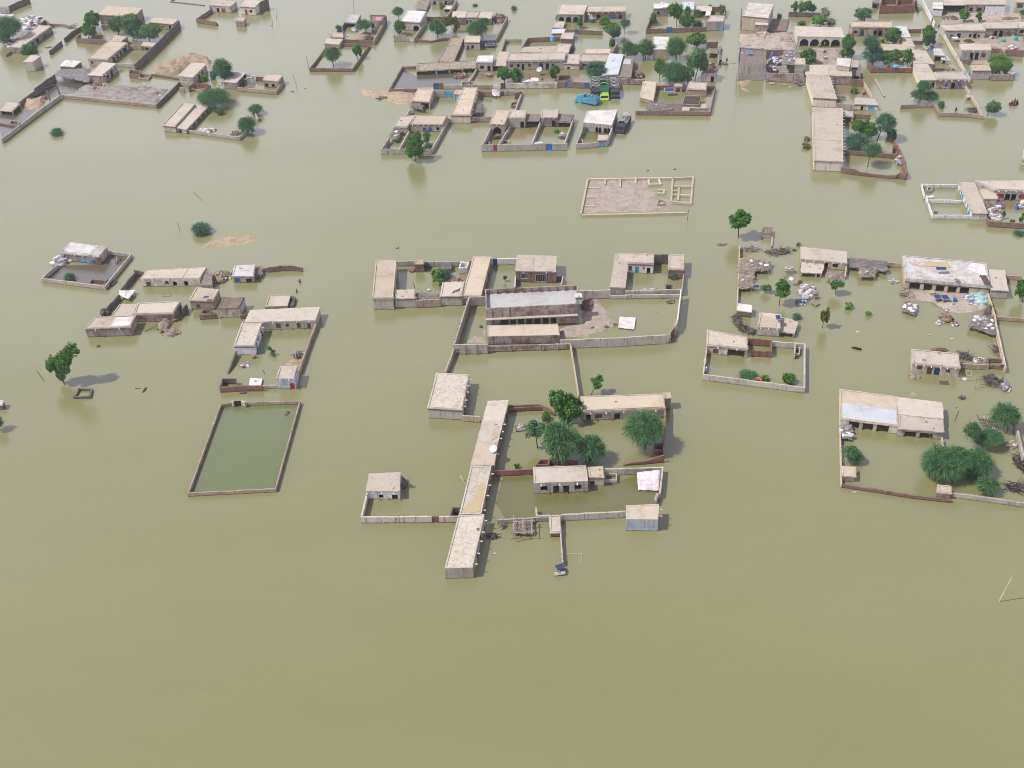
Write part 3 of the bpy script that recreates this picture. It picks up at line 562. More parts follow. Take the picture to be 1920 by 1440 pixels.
def BARREL(r, label, x, y, rad, hh, z0, mat, name='barrel', cat='barrel'):
    C = P(r, (x, y), z0 + hh / 2); mb = MB(); mb.tube([(C.x, C.y, z0 - .1), (C.x, C.y, z0 + hh * .33), (C.x, C.y, z0 + hh * .36), (C.x, C.y, z0 + hh * .66), (C.x, C.y, z0 + hh)], [rad * .94, rad, rad * 1.05, rad, rad * .9], 12); return tag(mb.build(name, mat, Vector((C.x, C.y, z0))), label, cat)
def skinbody(name, verts, edges, rad, mat, loc, parent=None, sub=1):
    me = bpy.data.meshes.new(name); me.from_pydata([tuple(Vector(v)) for v in verts], edges, []); me.materials.append(MAT(mat)); o = bpy.data.objects.new(name, me); COL.objects.link(o)
    o.modifiers.new('skin', 'SKIN'); lay = me.skin_vertices[0]
    for i, q in enumerate(rad): lay.data[i].radius = (q, q) if not isinstance(q, tuple) else q
    lay.data[0].use_root = True; m = o.modifiers.new('sub', 'SUBSURF'); m.levels = sub; m.render_levels = sub
    if parent: o.parent = parent
    else: o.location = loc
    return o
def PERSON(r, label, x, y, sink=.9, shirt='mudcloth', rz=0.0, z0=None, arms='down', group=None):
    """standing figure; sink: how much of the 1.68 m stands under water"""
    C = P(r, (x, y), 0); C.z = -sink if z0 is None else z0; root = empty('person', C, label, 'person', group); root.rotation_euler = (0, 0, rz)
    up = {'down': ((.25, 0, 1.05), (.27, .08, .80)), 'out': ((.42, .10, 1.22), (.55, .3, 1.18)), 'up': ((.32, .02, 1.48), (.24, .04, 1.76))}[arms]
    V = [(0, 0, .92), (0, 0, 1.12), (0, 0, 1.34), (0, 0, 1.44), (0, .01, 1.52), (0, .02, 1.62)]; E = [(0, 1), (1, 2), (2, 3), (3, 4), (4, 5)]; Rr = [(.15, .11), (.14, .10), (.17, .11), (.065, .065), (.085, .095), (.075, .085)]
    for s in (-1, 1):
        i = len(V); V += [(s * .17, 0, 1.36), (s * up[0][0], up[0][1], up[0][2]), (s * up[1][0], up[1][1], up[1][2]), (s * (up[1][0] + .01), up[1][1] + .07, up[1][2] - .06)]; E += [(2, i), (i, i + 1), (i + 1, i + 2), (i + 2, i + 3)]; Rr += [.06, .045, .036, .03]
        i = len(V); V += [(s * .09, 0, .86), (s * .10, .02, .48), (s * .10, 0, .08), (s * .10, .14, .03)]; E += [(0, i), (i, i + 1), (i + 1, i + 2), (i + 2, i + 3)]; Rr += [.09, .06, .045, .04]
    skinbody('body', V, E, Rr, 'skin', C, root)
    skinbody('shirt', [(0, 0, .62), (0, 0, .92), (0, 0, 1.12), (0, 0, 1.33), (0, 0, 1.41)], [(0, 1), (1, 2), (2, 3), (3, 4)], [(.2, .15), (.18, .14), (.17, .13), (.195, .135), (.10, .09)], shirt, C, root)
    mb = MB(); mb.blob((0, -.015, 1.645), .098, .112, .085, 0, 10, 7, .03); mb.build('hair', 'hair', (0, 0, 0), root); return root
def BOAT(r, label, a, b, w=1.1, mat='mud'):
    A, B = P(r, a, 0), P(r, b, 0); d = B - A; L = d.length; ang = math.atan2(d.y, d.x); C = (A + B) / 2; root = empty('rowing_boat', C, label, 'boat'); mb = MB(); N = 9; R = Matrix.Rotation(ang, 3, 'Z'); rings = []
    for k in range(N):
        t = k / (N - 1); hw = w / 2 * math.sin(math.pi * min(1, max(.06, t * .88 + .10))) ** .7; sh = .12 * (2 * t - 1) ** 2; row = []
        for (q, z) in ((1, .38 + sh), (.92, .1), (.5, -.16), (0, -.2), (-.5, -.16), (-.92, .1), (-1, .38 + sh), (-.85, .38 + sh), (-.7, .08), (0, .02), (.7, .08), (.85, .38 + sh)): p = C + R @ Vector(((t - .5) * L, q * hw, z)); row.append(tuple(p))
        rings.append(len(mb.v)); mb.v += row
    for k in range(N - 1):
        for q in range(12): j = (q + 1) % 12; mb.f.append((rings[k] + q, rings[k] + j, rings[k + 1] + j, rings[k + 1] + q)); mb.m.append(0)
    for k in (0, N - 1): mb.f.append(tuple(rings[k] + q for q in range(12))); mb.m.append(0)
    mb.build('hull', mat, C, root)
    for t in (.3, .65): mb = MB(); mb.box(C + R @ Vector(((t - .5) * L, 0, .28)), .22, w * .82, .05, ang); mb.build('thwart', 'stick', C, root)
    return root, C, ang
def BUFFALO(r, label, a, b, mat='hide', sink=.75, sc=1.0):
    """a: rump, b: head, at the water"""
    A, B = P(r, a, 0), P(r, b, 0); d = (B - A); ang = math.atan2(d.y, d.x); C = (A + B) / 2; C.z = -sink * sc; root = empty('water_buffalo', C, label, 'animal'); root.rotation_euler = (0, 0, ang); root.scale = (sc,) * 3
    V = [(-.75, 0, 1.08), (-.3, 0, 1.1), (.3, 0, 1.08), (.7, 0, 1.12), (1.0, 0, 1.2), (1.25, 0, 1.2), (1.55, 0, 1.05), (-.95, 0, 1.0), (-1.0, 0, .55)]; E = [(1, 0), (1, 2), (2, 3), (3, 4), (4, 5), (5, 6), (0, 7), (7, 8)]; Rr = [(.30, .32), (.36, .38), (.36, .38), (.30, .33), (.19, .2), (.16, .16), (.10, .10), .06, .03]
    for s in (-1, 1):
        for x, hb in ((-.7, -.12), (.6, .05)): i = len(V); V += [(x, s * .22, .8), (x + hb, s * .24, .48), (x, s * .24, .04)]; E += [(0 if x < 0 else 3, i), (i, i + 1), (i + 1, i + 2)]; Rr += [.12, .075, .06]
        i = len(V); V += [(1.18, s * .2, 1.32), (1.0, s * .36, 1.45)]; E += [(5, i), (i, i + 1)]; Rr += [.045, .02]
    skinbody('body', V, E, Rr, mat, C, root); return root
def TRUCK(r, label, rear, front, mat_bed, mat_cab, z=-.75, w=2.3, hoops=5, side=2.0, name='cargo_truck', roll=0.0, cabh=2.5):
    """rear and front: where the truck's ends meet the water, at mid width"""
    A, B = P(r, rear, 0), P(r, front, 0); d = B - A; L = d.length; ang = math.atan2(d.y, d.x); C = (A + B) / 2; C.z = z; root = empty(name, C, label, 'truck', 'lorries left standing in the flood'); root.rotation_euler = (roll, 0, ang)
    O = Vector((0, 0, 0)); bl = L * .68; x0 = -L / 2; zf = 1.15
    def part(nm, mt, boxes, par=root):
        mb = MB()
        for (c, sx, sy, sz) in boxes: mb.box(c, sx, sy, sz)
        return mb.build(nm, mt, O, par)
    part('chassis', 'black', [((0, s * .45, .85), L * .96, .14, .2) for s in (-1, 1)])
    part('load_floor', 'darkmud', [((x0 + bl / 2, 0, zf), bl, w, .1)])
    for s in (-1, 1):
        o = part('side_panel', mat_bed, [((x0 + bl / 2, s * w / 2, zf + side / 2), bl, .08, side)] + [((x0 + bl * k / 6, s * (w / 2 + .06), zf + side / 2), .1, .06, side + .06) for k in range(7)])
        part('rail', mat_bed if mat_bed != 'truckgrey' else 'greysack', [((x0 + bl / 2, s * w / 2, zf + side + .05), bl + .06, .14, .09)], o)
    part('tailgate', mat_bed, [((x0, 0, zf + side * .4), .08, w, side * .8)]); part('headboard', mat_bed, [((x0 + bl, 0, zf + side * .6), .1, w, side * 1.2)])
    for k in range(hoops):
        x = x0 + bl * (k + .5) / hoops; mb = MB(); mb.tube([(x, -w / 2 * math.cos(t), zf + side + .75 * math.sin(t)) for t in [math.pi * q / 8 for q in range(9)]], .075, 5); mb.build('hoop', 'sack', O, root)
    mb = MB(); xc = x0 + bl + .15; xl = L / 2 - xc; pr = [(xc, .75), (xc + xl, .75), (xc + xl, 1.65), (xc + xl * .82, 1.75), (xc + xl * .6, cabh), (xc, cabh + .05)]
    for s, rev in ((-1, 1), (1, -1)): mb.poly([(x, s * w * .46, q) for x, q in pr][::rev])
    for k in range(6): a, b = pr[k], pr[(k + 1) % 6]; mb.quad((a[0], -w * .46, a[1]), (a[0], w * .46, a[1]), (b[0], w * .46, b[1]), (b[0], -w * .46, b[1]))
    cab = mb.build('cab', mat_cab, O, root); e = (pr[4][0] - pr[3][0], pr[4][1] - pr[3][1]); nl = math.hypot(*e); nx, nz = -e[1] / nl * -1, e[0] / nl * -1
    mb = MB(); a, b = pr[3], pr[4]; q0 = (a[0] + e[0] * .15 + .03, a[1] + e[1] * .15 + .02); q1 = (a[0] + e[0] * .88 + .03, a[1] + e[1] * .88 + .02)
    mb.quad((q0[0], -w * .4, q0[1]), (q0[0], w * .4, q0[1]), (q1[0], w * .4, q1[1]), (q1[0], -w * .4, q1[1])); mb.build('windscreen', 'black', O, cab)
    part('bumper', 'metal', [((L / 2 + .08, 0, .8), .14, w * .95, .22)])
    for x in (x0 + bl * .22, x0 + bl * .42, L / 2 - .7):
        for s in (-1, 1): mb = MB(); mb.tube([(x, s * (w / 2 - .3), .5), (x, s * (w / 2), .5)], .5, 14); mb.build('wheel', 'black', O, root)
    return root

# ------------------------------------------------------------------ flood water and the ground under it
mb = MB(); mb.quad((-2500, -600, 0), (2500, -600, 0), (2500, 4500, 0), (-2500, 4500, 0)); o = mb.build('flood_water', 'water', (0, 0, 0)); o['kind'] = 'structure'
mb = MB(); mb.quad((-2500, -600, -.75), (2500, -600, -.75), (2500, 4500, -.75), (-2500, 4500, -.75)); o = mb.build('ground', 'bank', (0, 0, -.75)); o['kind'] = 'structure'
# ================================================================== centre: the long row and the compounds round it
H('R', 'nearest end of the long row, cracked pale roof with a dark round stain', (925,1150), (1205,1143), (1325,608), (1062,620), 105, 'palecrack', 'grey', '1 o .3 .38 -1 .7;1 o .6 .68 -1 .7', '1:5', par=.10, name='row_house', over=[([(1245,745),(1275,742),(1282,775),(1250,780)], 'darkmud')])
H('R', 'section of the long row with an ochre puddle on its roof', (1072,612), (1292,603), (1395,122), (1187,130), 100, 'palecrack', 'mud', '1 o .15 .2 -1 .7;1 o .42 .48 -1 .7;1 o .7 .76 -1 .7', '1:4', par=.12, name='row_house', over=[([(1110,560),(1175,480),(1250,430),(1255,340),(1300,290),(1340,330),(1300,480),(1280,585),(1120,600)], 'puddle')])
H('O', 'section of the long row that carries a white satellite dish', (552,1238), (778,1232), (816,1006), (612,1008), 100, 'sand', 'mud', '1 o .4 .5 -1 .7', '1:1', name='row_house')
H('O', 'section of the long row with a brown stained pale roof', (614,1003), (816,1003), (872,790), (668,793), 100, 'pale', 'mud', '1 o .4 .5 -1 .7', '1:3', name='row_house', over=[([(770,880),(830,850),(815,960),(745,990)], 'sand')])
H('O', 'far end section of the long row beside the low brick wall', (670,788), (874,783), (922,590), (720,596), 100, 'pale', 'mud', '1 o .5 .6 -1 .7', name='row_house', group=None)
DISH('O', 'white satellite dish lying on the roof of the long row', 770, 1072, .62, 2.75, stand=False)
H('O', 'square house with a cracked pale roof and two tone end wall', (118,660), (460,682), (530,335), (205,318), 108, 'palecrack', 'greypale', '1 o .2 .28 -1 .7;1 o .55 .63 -1 .7', '1:5')
W('O', 'short tan wall from the cracked roofed square house to the long row', [(465,740),(590,748),(640,752)], 58, 'tan')
H('R', 'small white walled house with two dark windows inside the rust streaked wall', (143,370), (472,376), (480,192), (172,206), 86, 'pinkroof', 'white', '0 w .36 .5 .18 .5;0 o .76 .93 -1 .52', '0:3')
W('R', 'rust streaked pale wall with a red brick gate stub', [(150,400),(95,635),(980,630),(1060,628)], 58, 'rusty', gates=[(.80,.855,'redbrick')])
BLOCK('R', 'dark brick pen against the long row', (985,622), (1068,622), (1085,542), (1003,540), 62, 'darkmud')
W('R', 'sloping buttress behind the small white walled house', [(490,215),(525,255,.6),(548,285,.1)], 140, 'darkmud', th=.35)
STICK('R', 'loose concrete slab leaning on the long row', (1085,225), (1150,315), 1.6, .3, .16, 'tan', 'fallen_slab', 'slab')
# brick compound with the great acacias
H('Q', 'long house behind the acacias with a brick edged pale roof', (715,482), (1530,446), (1512,312), (690,340), 102, 'sand', 'greypale', '0 o .03 .09 -1 .6;0 s .14 .23 .2 .6 wood;0 o .38 .45 -1 .6', '0:5', th=.42)
H('Q', 'square brick tower at the corner of the long brick edged house', (1525,352), (1590,349), (1582,297), (1510,300), 120, 'sand', 'brick', name='brick_tower')
W('Q', 'brick boundary wall beside the big round acacia', [(1532,450),(1526,640),(1520,862)], 95, 'brick')
W('Q', 'broken brick wall falling away in steps to the water', [(1522,925),(1430,948,.8),(1350,978,.5),(1240,995,.35),(1115,1018,.12)], 70, 'redbrick', jag=.12)
BLOCK('Q', 'small brick pen below the big round acacia', (1420,865), (1515,868), (1520,812), (1425,808), 45, 'redbrick')
W('O', 'double brick wall running from the long row towards the tall neem', [(925,640),(1240,630),(1320,665),(1392,712,.7)], 48, 'brick', jag=.08)
W('O', 'lower brick wall in front of the double brick wall', [(925,668),(1150,655),(1290,650)], 38, 'redbrick')
W('R', 'brick wall joining the long row to the flat roofed cement house', [(1420,175),(1600,168),(1805,155)], 55, 'redbrick', jag=.05)
BLOCK('Q', 'brick gateway pit with a dark tank behind the flat roofed cement house', (250,1015), (365,1020), (370,968), (285,966), 50, 'redbrick')
W('Q', 'brick wall stretch under the great acacia', [(370,962),(520,975),(660,988)], 48, 'redbrick', jag=.05)
T('Q', 'great dark acacia with drooping sprays, largest in the brick compound', (510,960), [(500,770,185,200),(430,720,110,120)], 'acacia')
T('Q', 'dark acacia with sprays between the great one and the pool', (770,985), (795,862,138,150), 'acacia')
T('Q', 'big round acacia in front of the long brick edged house', (1330,860), (1315,660,195,180), 'acacia')
T('Q', 'tall bright neem with two crowns at the corner of the long house', (520,575), [(460,375,85,115),(600,430,105,125),(560,520,90,70)], 'neem')
T('Q', 'pale feathery tree on a thin dark trunk by the great acacia', (255,850), (230,670,105,105), 'light')
BU('Q', 'bright sapling between the neem and the feathery tree', 335, 545, 50, 60, 'bright', 'sapling', 'sapling')
BU('Q', 'little dark bush by the long row', 55, 1025, 36, 34, 'neem')
T('Q', 'small round tree with a leaning trunk beyond the long house', (788,318), (858,190,74,72), 'neem')
HEAP('O', 'pair of grey rubbish pieces heaped on a raft', 1050, 855, 42, 32, .5, 'sacks', 8)
BED('O', 'timber raft with bundles on it near the feathery tree', 1045, 870, 1.5, 1.3, .1, .12, 'mudcloth', 'bark', 'timber_raft', 'raft')
FLOAT('O', 'white plastic pot floating by the double brick wall', 982, 722, .3, 'white')
# flat roofed cement house
H('S', 'flat roofed cement house with two doors and two dark windows', (325,297), (868,276), (846,118), (318,138), 110, 'pale', 'greypale', '0 w .12 .25 .32 .68 dark;0 o .355 .465 -1 .66;0 o .54 .65 -1 .66;0 w .75 .88 .32 .68 dark', '0:3', par=.10)
H('S', 'small annex beside the flat roofed cement house', (878,236), (1026,236), (1016,132), (865,138), 92, 'sand', 'greypale', '0 o .05 .35 -1 .55')
BLOCK('S', 'open cement water tank with dark inside', (1030,262), (1150,265), (1152,200), (1035,195), 32, 'greypale', 'water_tank', 'tank')
W('S', 'grey cement wall round the pink and white tarpaulin', [(1030,156),(1352,150),(1612,138),(1600,270),(1583,400)], 60, 'greypale')
TARP('S', 'pink and white checked tarpaulin hanging in the corner of the grey wall', [(1355,190),(1592,165),(1575,375),(1368,368)], [1.4,1.4,.25,.2], mats=['palecloth','white'])
W('S', 'grey gate pier standing alone under the tarpaulin corner', [(1562,400),(1548,440),(1538,470)], 58, 'grey', name='gate_pier', cat='gate pier', th=.4)
H('S', 'square watch house of blue grey plaster at the corner by the water', (1250,657), (1568,661), (1578,506), (1248,519), 118, 'sand', 'bluish', '1 d .3 .55 -1 .7 blue', '1:2', par=.08)
W('S', 'grey wall between the brick block and the square watch house', [(600,612),(900,597),(1240,577)], 62, 'greypale')
H('S', 'narrow brick block with a pale cap standing on the wall line', (490,790), (596,786), (588,622), (480,626), 50, 'pinkroof', 'brick', name='brick_block', cat='outbuilding')
W('S', 'wall stub behind the stick rack', [(345,540),(355,622),(480,618)], 50, 'greypale')
W('S', 'brown wall from the long row to the narrow brick block', [(-40,662),(200,650),(480,632)], 42, 'grey')
W('S', 'thin pale wall running out into the open water', [(592,795),(602,940),(614,1090)], 45, 'greypale', th=.2)
STICK('d', 'grey broken wall slab tipped over at the end of the thin wall', (1345,1225), (1540,1185), .05, .4, .30, 'greypale', 'fallen_slab', 'slab')
HEAP('d', 'grey rubble lump beside the tipped wall slab', 1500, 1165, 60, 35, .8, 'rubble', 14)
BED('d', 'dark blue board leaning at the end of the thin wall', 1440, 1085, .9, .9, .3, .9, 'navy', 'navy', 'blue_board', 'board')
POND('S', [(20,240),(320,220),(340,390),(870,380),(1010,330),(1150,290),(1350,215),(1580,390),(1540,500),(1250,575),(480,615),(340,640),(40,650),(-60,500)], 'water_olive')
# stick rack
SH('d', 'rack of bleached sticks with remains of thatch on the brown wall', (600,475), (960,470), (960,200), (600,190), 70, 'debris', 'stick', 26, True, 'stick_rack', 'rack', sag=.05)
for a, b, l in [((600,160),(600,440),'upright bleached beam at the near edge of the stick rack'), ((610,470),(990,455),'front beam of the stick rack'), ((770,200),(780,480),'middle beam across the stick rack'), ((940,190),(930,470),'far beam across the stick rack'), ((620,270),(990,255),'rear beam along the stick rack')]:
    STICK('d', l, a, b, 1.55, 1.55, .07, 'stick', 'rack_beam', 'beam')
POLE('d', 'straight leaning prop of the stick rack', (560,580), (600,450), .07, 'stick', 'prop')
POLE('d', 'curved pale prop of the stick rack', (668,635), (620,470), .07, 'stick', 'prop')
STICK('d', 'floating branch between the row and the stick rack', (270,500), (560,580), .08, .08, .05)
HEAP('d', 'tangle of reddish twigs at the brown wall', 420, 350, 70, 70, .5, 'brush', 16, 'twig_tangle', 'twigs')
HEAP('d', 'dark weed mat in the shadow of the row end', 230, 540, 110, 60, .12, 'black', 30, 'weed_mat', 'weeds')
FLOAT('d', 'white bag floating beside the row end', 255, 845, .32, 'white')
o = MB(); q = [P('d', p, .02) for p in ((1560,840),(1835,845),(1835,1000),(1545,998))]
for k in range(4): o.tube([q[k], q[(k + 1) % 4]], .05, 5)
tag(o.build('sunken_frame', 'metal', q[0]), 'thin metal rectangle just breaking the surface near the thin wall', 'frame')
POLE('_', 'lone white pole far out in the open water', (1873,1128), (1897,1083), .07, 'sack')
# two storey brick hall
Hh = H('M', 'big brick hall with a parapet and a dark verandah', (1230,740), (2140,695), (2155,500), (1222,545), 195, 'cement', 'brickplaster', '0 v .155 .775 -1 .37;0 p .245 .265 -1 .37 grey;0 p .33 .35 -1 .37 grey;0 p .42 .44 -1 .37 grey;0 p .51 .53 -1 .37 grey;0 p .60 .62 -1 .37 grey;0 p .69 .71 -1 .37 grey', par=.95, name='brick_hall')
rt, F, hh = Hh; L = F[1] - F[0]; nrm = Vector((L.y, -L.x)).normalized(); mb = MB(); m = (F[0] + F[1]) / 2 + nrm * .3
mb.box((*m, hh * .50), L.length + .3, .6, .12, math.atan2(L.y, L.x)); mb.build('ledge', 'pale', rt.location, rt)
for i in range(11):        # buttresses on the inside of the rear parapet
    q = F[3].lerp(F[2], (i + .5) / 11); mb = MB(); n2 = (F[0] - F[3]).normalized(); mb.box((*(q + n2 * .3), hh - .48), .2, .25, .92, math.atan2(L.y, L.x)); mb.build('parapet_rib', 'redbrick', rt.location, rt)
H('N', 'white stair room standing at the corner of the brick hall roof', (635,625), (700,622), (692,588), (632,590), 0, 'whiteroof', 'white', name='stair_room', cat='outbuilding', h=hh + .55, zb=hh - .98)
H('M', 'low front block of the brick hall with a sand coloured roof', (1250,1018), (1972,1004), (1952,890), (1246,906), 84, 'sand', 'brickplaster', seams=(.5,), par=.06)
W('M', 'ribbed grey wall along the near side of the brick hall yard', [(1222,615),(1065,622),(912,1100),(1245,1095)], 92, 'grey', pil=1.6)
W('N', 'long pale cement wall in front of the rubble bank', [(482,1052),(1100,1030),(1555,1000)], 88, 'greypale')
W('N', 'tall white edged wall on the water side of the hall yard', [(1692,545),(1672,700),(1655,852)], 105, 'white', th=.2)
W('N', 'gate pier pair with a maroon gate at the hall yard corner', [(1655,852),(1630,905),(1575,985)], 95, 'greypale', gates=[(.42,.95,'maroon',.8)], th=.4, name='gate_wall')
W('N', 'panelled grey wall between the hall and the white walled house', [(680,560),(830,556),(985,550)], 85, 'greypale', pil=1.8)
W('N', 'low ribbed wall along the back of the flooded hall yard', [(985,605),(1300,600),(1682,595)], 38, 'greypale', pil=2.4)
W('N', 'upper grey wall behind the low ribbed wall', [(1130,560),(1400,556),(1690,545)], 62, 'grey')
BANK('N', [(700,650),(850,640),(915,720),(1000,830),(1062,880),(980,932),(830,985),(760,1040),(480,1042),(470,930),(690,890)], .42, 'palebank')
HEAP('N', 'dark brown soil heap against the end of the brick hall', 765, 715, 75, 75, 1.2, 'brick', 60, 'soil_heap')
for x, y, l in [(795,920,'round basket on the bank by the hall corner'), (935,905,'tilted basket at the middle of the rubble bank'), (1022,882,'dark basket at the tip of the rubble bank')]: BARREL('N', l, x, y, .32, .35, .35, 'mud', 'basket', 'basket')
FLOAT('N', 'crumpled white cloth on the dark ground by the hall', 785, 830, .5, 'white', 'cloth', 'cloth')
H('N', 'white slab of a sunken pump house in the hall yard', (1068,925), (1218,940), (1235,832), (1082,822), 8, 'whiteroof', 'tan', name='pump_house', cat='outbuilding', th=.12)
FLOAT('N', 'white scrap floating in the hall yard', 1447, 782, .25, 'white')
HEAP('N', 'brown earth hump in the far corner of the hall yard', 1590, 675, 55, 22, .25, 'rubble', 10)
BANK('M', [(960,1085),(1090,1000),(1245,1000),(1245,1090)], .12, 'palebank')
BANK('M', [(1170,850),(1235,800),(1240,1000),(1200,1000)], .1, 'palebank')
BARREL('M', 'old tyre lying in the yard beside the hall', 1182, 915, .32, .2, .05, 'darkmud', 'old_tyre', 'tyre')
# yard in front with the tan ribbed wall
W('O', 'tan ribbed brick wall below the brick hall', [(378,75),(760,48),(1140,35),(1545,22)], 56, 'brickplaster', pil=2.3)
W('O', 'weathered wall leading down to the cracked roofed square house', [(378,75),(335,190),(292,302)], 56, 'tan', th=.22)
W('O', 'narrow tan wall leading down to the long brick edged house', [(1545,22),(1585,270),(1628,545)], 60, 'tan', th=.22)
# house pair left of the hall
H('M', 'long narrow house at the water side of the garden court', (95,632), (303,632), (340,245), (135,250), 118, 'sand', 'grey', '1 o .3 .36;1 o .6 .66')
H('M', 'low outhouse with a square hatch drawn on its roof', (318,636), (520,633), (520,551), (330,553), 95, 'pale', 'grey', name='outhouse', cat='outbuilding')
SH('i', 'awning of grey sticks sagging over the mud wall', (400,420), (780,400), (800,285), (390,270), 105, 'greythatch', 'stick', 46, True, 'stick_awning', 'awning', sag=.25)
W('M', 'mud wall under the awning of grey sticks', [(520,655),(640,652),(775,645)], 75, 'mud')
H('M', 'low house with a dark burnt patch on its pale roof', (778,612), (990,610), (1022,470), (800,480), 100, 'pale', 'grey', over=[([(890,580),(980,530),(975,560),(900,592)], 'darkmud')])
H('M', 'long smooth roofed house beside the brick hall', (992,610), (1185,610), (1285,212), (1106,218), 95, 'sand', 'brickplaster', '1 o .2 .24 -1 .7;1 o .42 .46 -1 .7;1 o .65 .69 -1 .7', par=.1)
W('M', 'back wall of the garden court', [(342,266),(520,262),(700,268),(890,270),(1092,262)], 50, 'grey')
H('M', 'brick cubicle with a yellow cloth on its roof', (520,292), (606,290), (606,250), (520,254), 85, 'puddle', 'brick', name='cubicle', cat='outbuilding')
W('M', 'white wall with a dark door behind the smooth roofed house', [(1285,242),(1400,240),(1540,236)], 62, 'white', gates=[(.06,.23,'darkblue')])
BU('M', 'bright green bush in the garden court', 745, 400, 72, 80, 'bright')
BU('M', 'blue green bush beside the bright one in the garden court', 832, 400, 52, 58, 'bluish')
BU('M', 'small green bush in front of the garden court rubble', 782, 472, 46, 46, 'neem')
BU('M', 'dark vine against the cubicle with the yellow cloth', 645, 310, 38, 38, 'neem', 'vine', 'vine')
SH('M', 'purple brown brush roof at the back wall of the garden court', (790,340), (880,340), (890,275), (800,270), 45, 'greythatch', 'greystick', 30)
HEAP('M', 'pale rubble slope beside the smooth roofed house', 935, 475, 75, 35, 1.0, 'rubble', 50)
HEAP('M', 'small heap of red bricks by the cubicle', 500, 362, 38, 22, .5, 'brick', 16)
BARREL('M', 'white tyre floating in the garden court', 662, 552, .35, .16, 0, 'white', 'tyre', 'tyre')
BARREL('M', 'rusty drum adrift in the open water beyond the garden court', 345, 132, .35, .4, -.2, 'mud', 'drum', 'drum')
POLE('M', 'bent black stick rising at the outhouse corner', (525,555), (508,480), .06, 'bark')
BLOCK('M', 'open grey latrine by the garden court wall', (965,330), (1040,325), (1060,275), (985,272), 60, 'white', 'latrine', 'latrine')
H('N', 'brown brick house with white window grilles and roof stains', (35,357), (436,367), (443,213), (52,203), 117, 'pinkroof', 'brick', '0 g .11 .31 .32 .75;0 g .49 .76 .04 .7', '0:2', seams=(.42,))
W('N', 'thin white wall beside the little tree', [(35,410),(28,520)], 60, 'white', th=.18)
W('N', 'low pale wall with a maroon gate behind the hall', [(432,420),(508,418),(492,500)], 50, 'whitedirty', gates=[(.05,.4,'maroon')], th=.2)
T('M', 'tiny round tree between the smooth roofed house and the brown brick house', (1428,470), (1425,432,26,30), 'neem')
# white walled house
H('N', 'west wing with a three part roof beside the white walled house', (982,522), (1130,526), (1160,280), (1032,190), 80, 'pinkroof', 'grey', '', seams=(-.35,-.6))
H('N', 'white walled house with a teal door and painted marks', (1155,282), (1415,292), (1420,192), (1032,190), 100, 'pinkroof', 'white', '0 s .07 .17 .25 .68 maroon;0 d .3 .45 -1 .66 teal;0 s .6 .67 .4 .68 red;0 o .75 .89 -1 .6')
H('N', 'corner hut with a pink brown roof behind banana plants', (1565,342), (1716,347), (1726,201), (1570,201), 95, 'pinkroof', 'brick', name='hut', cat='hut')
W('N', 'dark back wall between the white walled house and the corner hut', [(1422,198),(1500,198),(1568,199)], 95, 'darkmud')
W('N', 'crumbling boundary wall below the corner hut', [(1726,330),(1712,430,.7),(1700,545)], 70, 'mud', jag=.14)
BU('N', 'yellow green banana plant by the corner hut', 1690, 395, 38, 48, 'bright', 'banana_plant', 'plant')
BU('N', 'dark green shrub by the corner hut', 1612, 410, 48, 42, 'bluish')
BLOCK('N', 'open brown pen in the court of the white walled house', (1540,552), (1603,550), (1600,502), (1540,498), 48, 'darkmud')
FLOAT('N', 'white sheet draped on the grey wall top', 1330, 552, .5, 'white', 'cloth', 'cloth')
FLOAT('N', 'longer white sheet on the grey wall top', 1400, 548, .7, 'white', 'cloth', 'cloth')
# ================================================================== left: two clusters and the walled green pool
H('I', 'brick house with a white flaked roof and blue shutters', (285,232), (668,272), (750,180), (375,130), 80, 'patchroof', 'brickplaster', '0 s .43 .53 .08 .5 skyblue;0 s .62 .72 .08 .5 skyblue;0 s .8 .88 .05 .45 green', '0:4', seams=(.72,), over=[([(310,215),(590,250),(655,165),(385,135)], 'whiteroof')])
W('I', 'grey wall closing the court of the white flaked roof house', [(255,350),(95,487),(728,568),(990,243),(765,218)], 38, 'grey')
POND('I', [(250,370),(105,492),(725,560),(985,255),(770,235),(690,345)], 'water_dark')
BLOCK('I', 'twin brick cubicles in the near corner of that court', (565,540), (715,558), (740,512), (600,498), 25, 'brick')
HEAP('I', 'white plastic covered heap on the wall of the court', 305, 325, 85, 48, 1.3, 'white', 40, 'covered_heap')
BU('I', 'green bush inside the grey walled court', 372, 480, 56, 46, 'acacia')
HEAP('I', 'broken wall rubble at the corner of the grey walled court', 790, 540, 60, 40, .5, 'black', 24)
HEAP('I', 'bent pipes by the far wall of the grey walled court', 865, 320, 40, 30, .5, 'brush', 12, 'pipe_heap')
H('I', 'long dirty cream house with four small openings', (1085,492), (1672,487), (1745,377), (1145,406), 82, 'pale', 'whitedirty', '0 s .08 .15 -1 .6 wood;0 s .4 .46 .25 .68 wood;0 w .53 .6 .1 .6;0 w .725 .79 .1 .62', '2:3', seams=(.7,), par=.06)
H('I', 'ruined lean-to gable beside the dirty cream house', (1690,560), (1800,555), (1790,430), (1745,390), 70, 'debris', 'whitedirty', name='lean_to', cat='outbuilding')
W('I', 'dark brick wall from the canopy to the brown roofed row', [(1035,420),(890,595)], 48, 'darkmud', jag=.08)
W('I', 'dark brick wall stretch with leaning frames', [(870,650),(690,845)], 48, 'darkmud', jag=.06)
W('I', 'broken corner stub behind the dirty cream house', [(1020,405,1.2),(1110,425)], 45, 'brick', jag=.15)
SH('I', 'white cloth canopy over belongings on the brick wall', (875,655), (965,690), (1025,600), (885,598), 42, 'white', 'stick', 4, True, 'cloth_canopy', 'canopy', sag=.1)
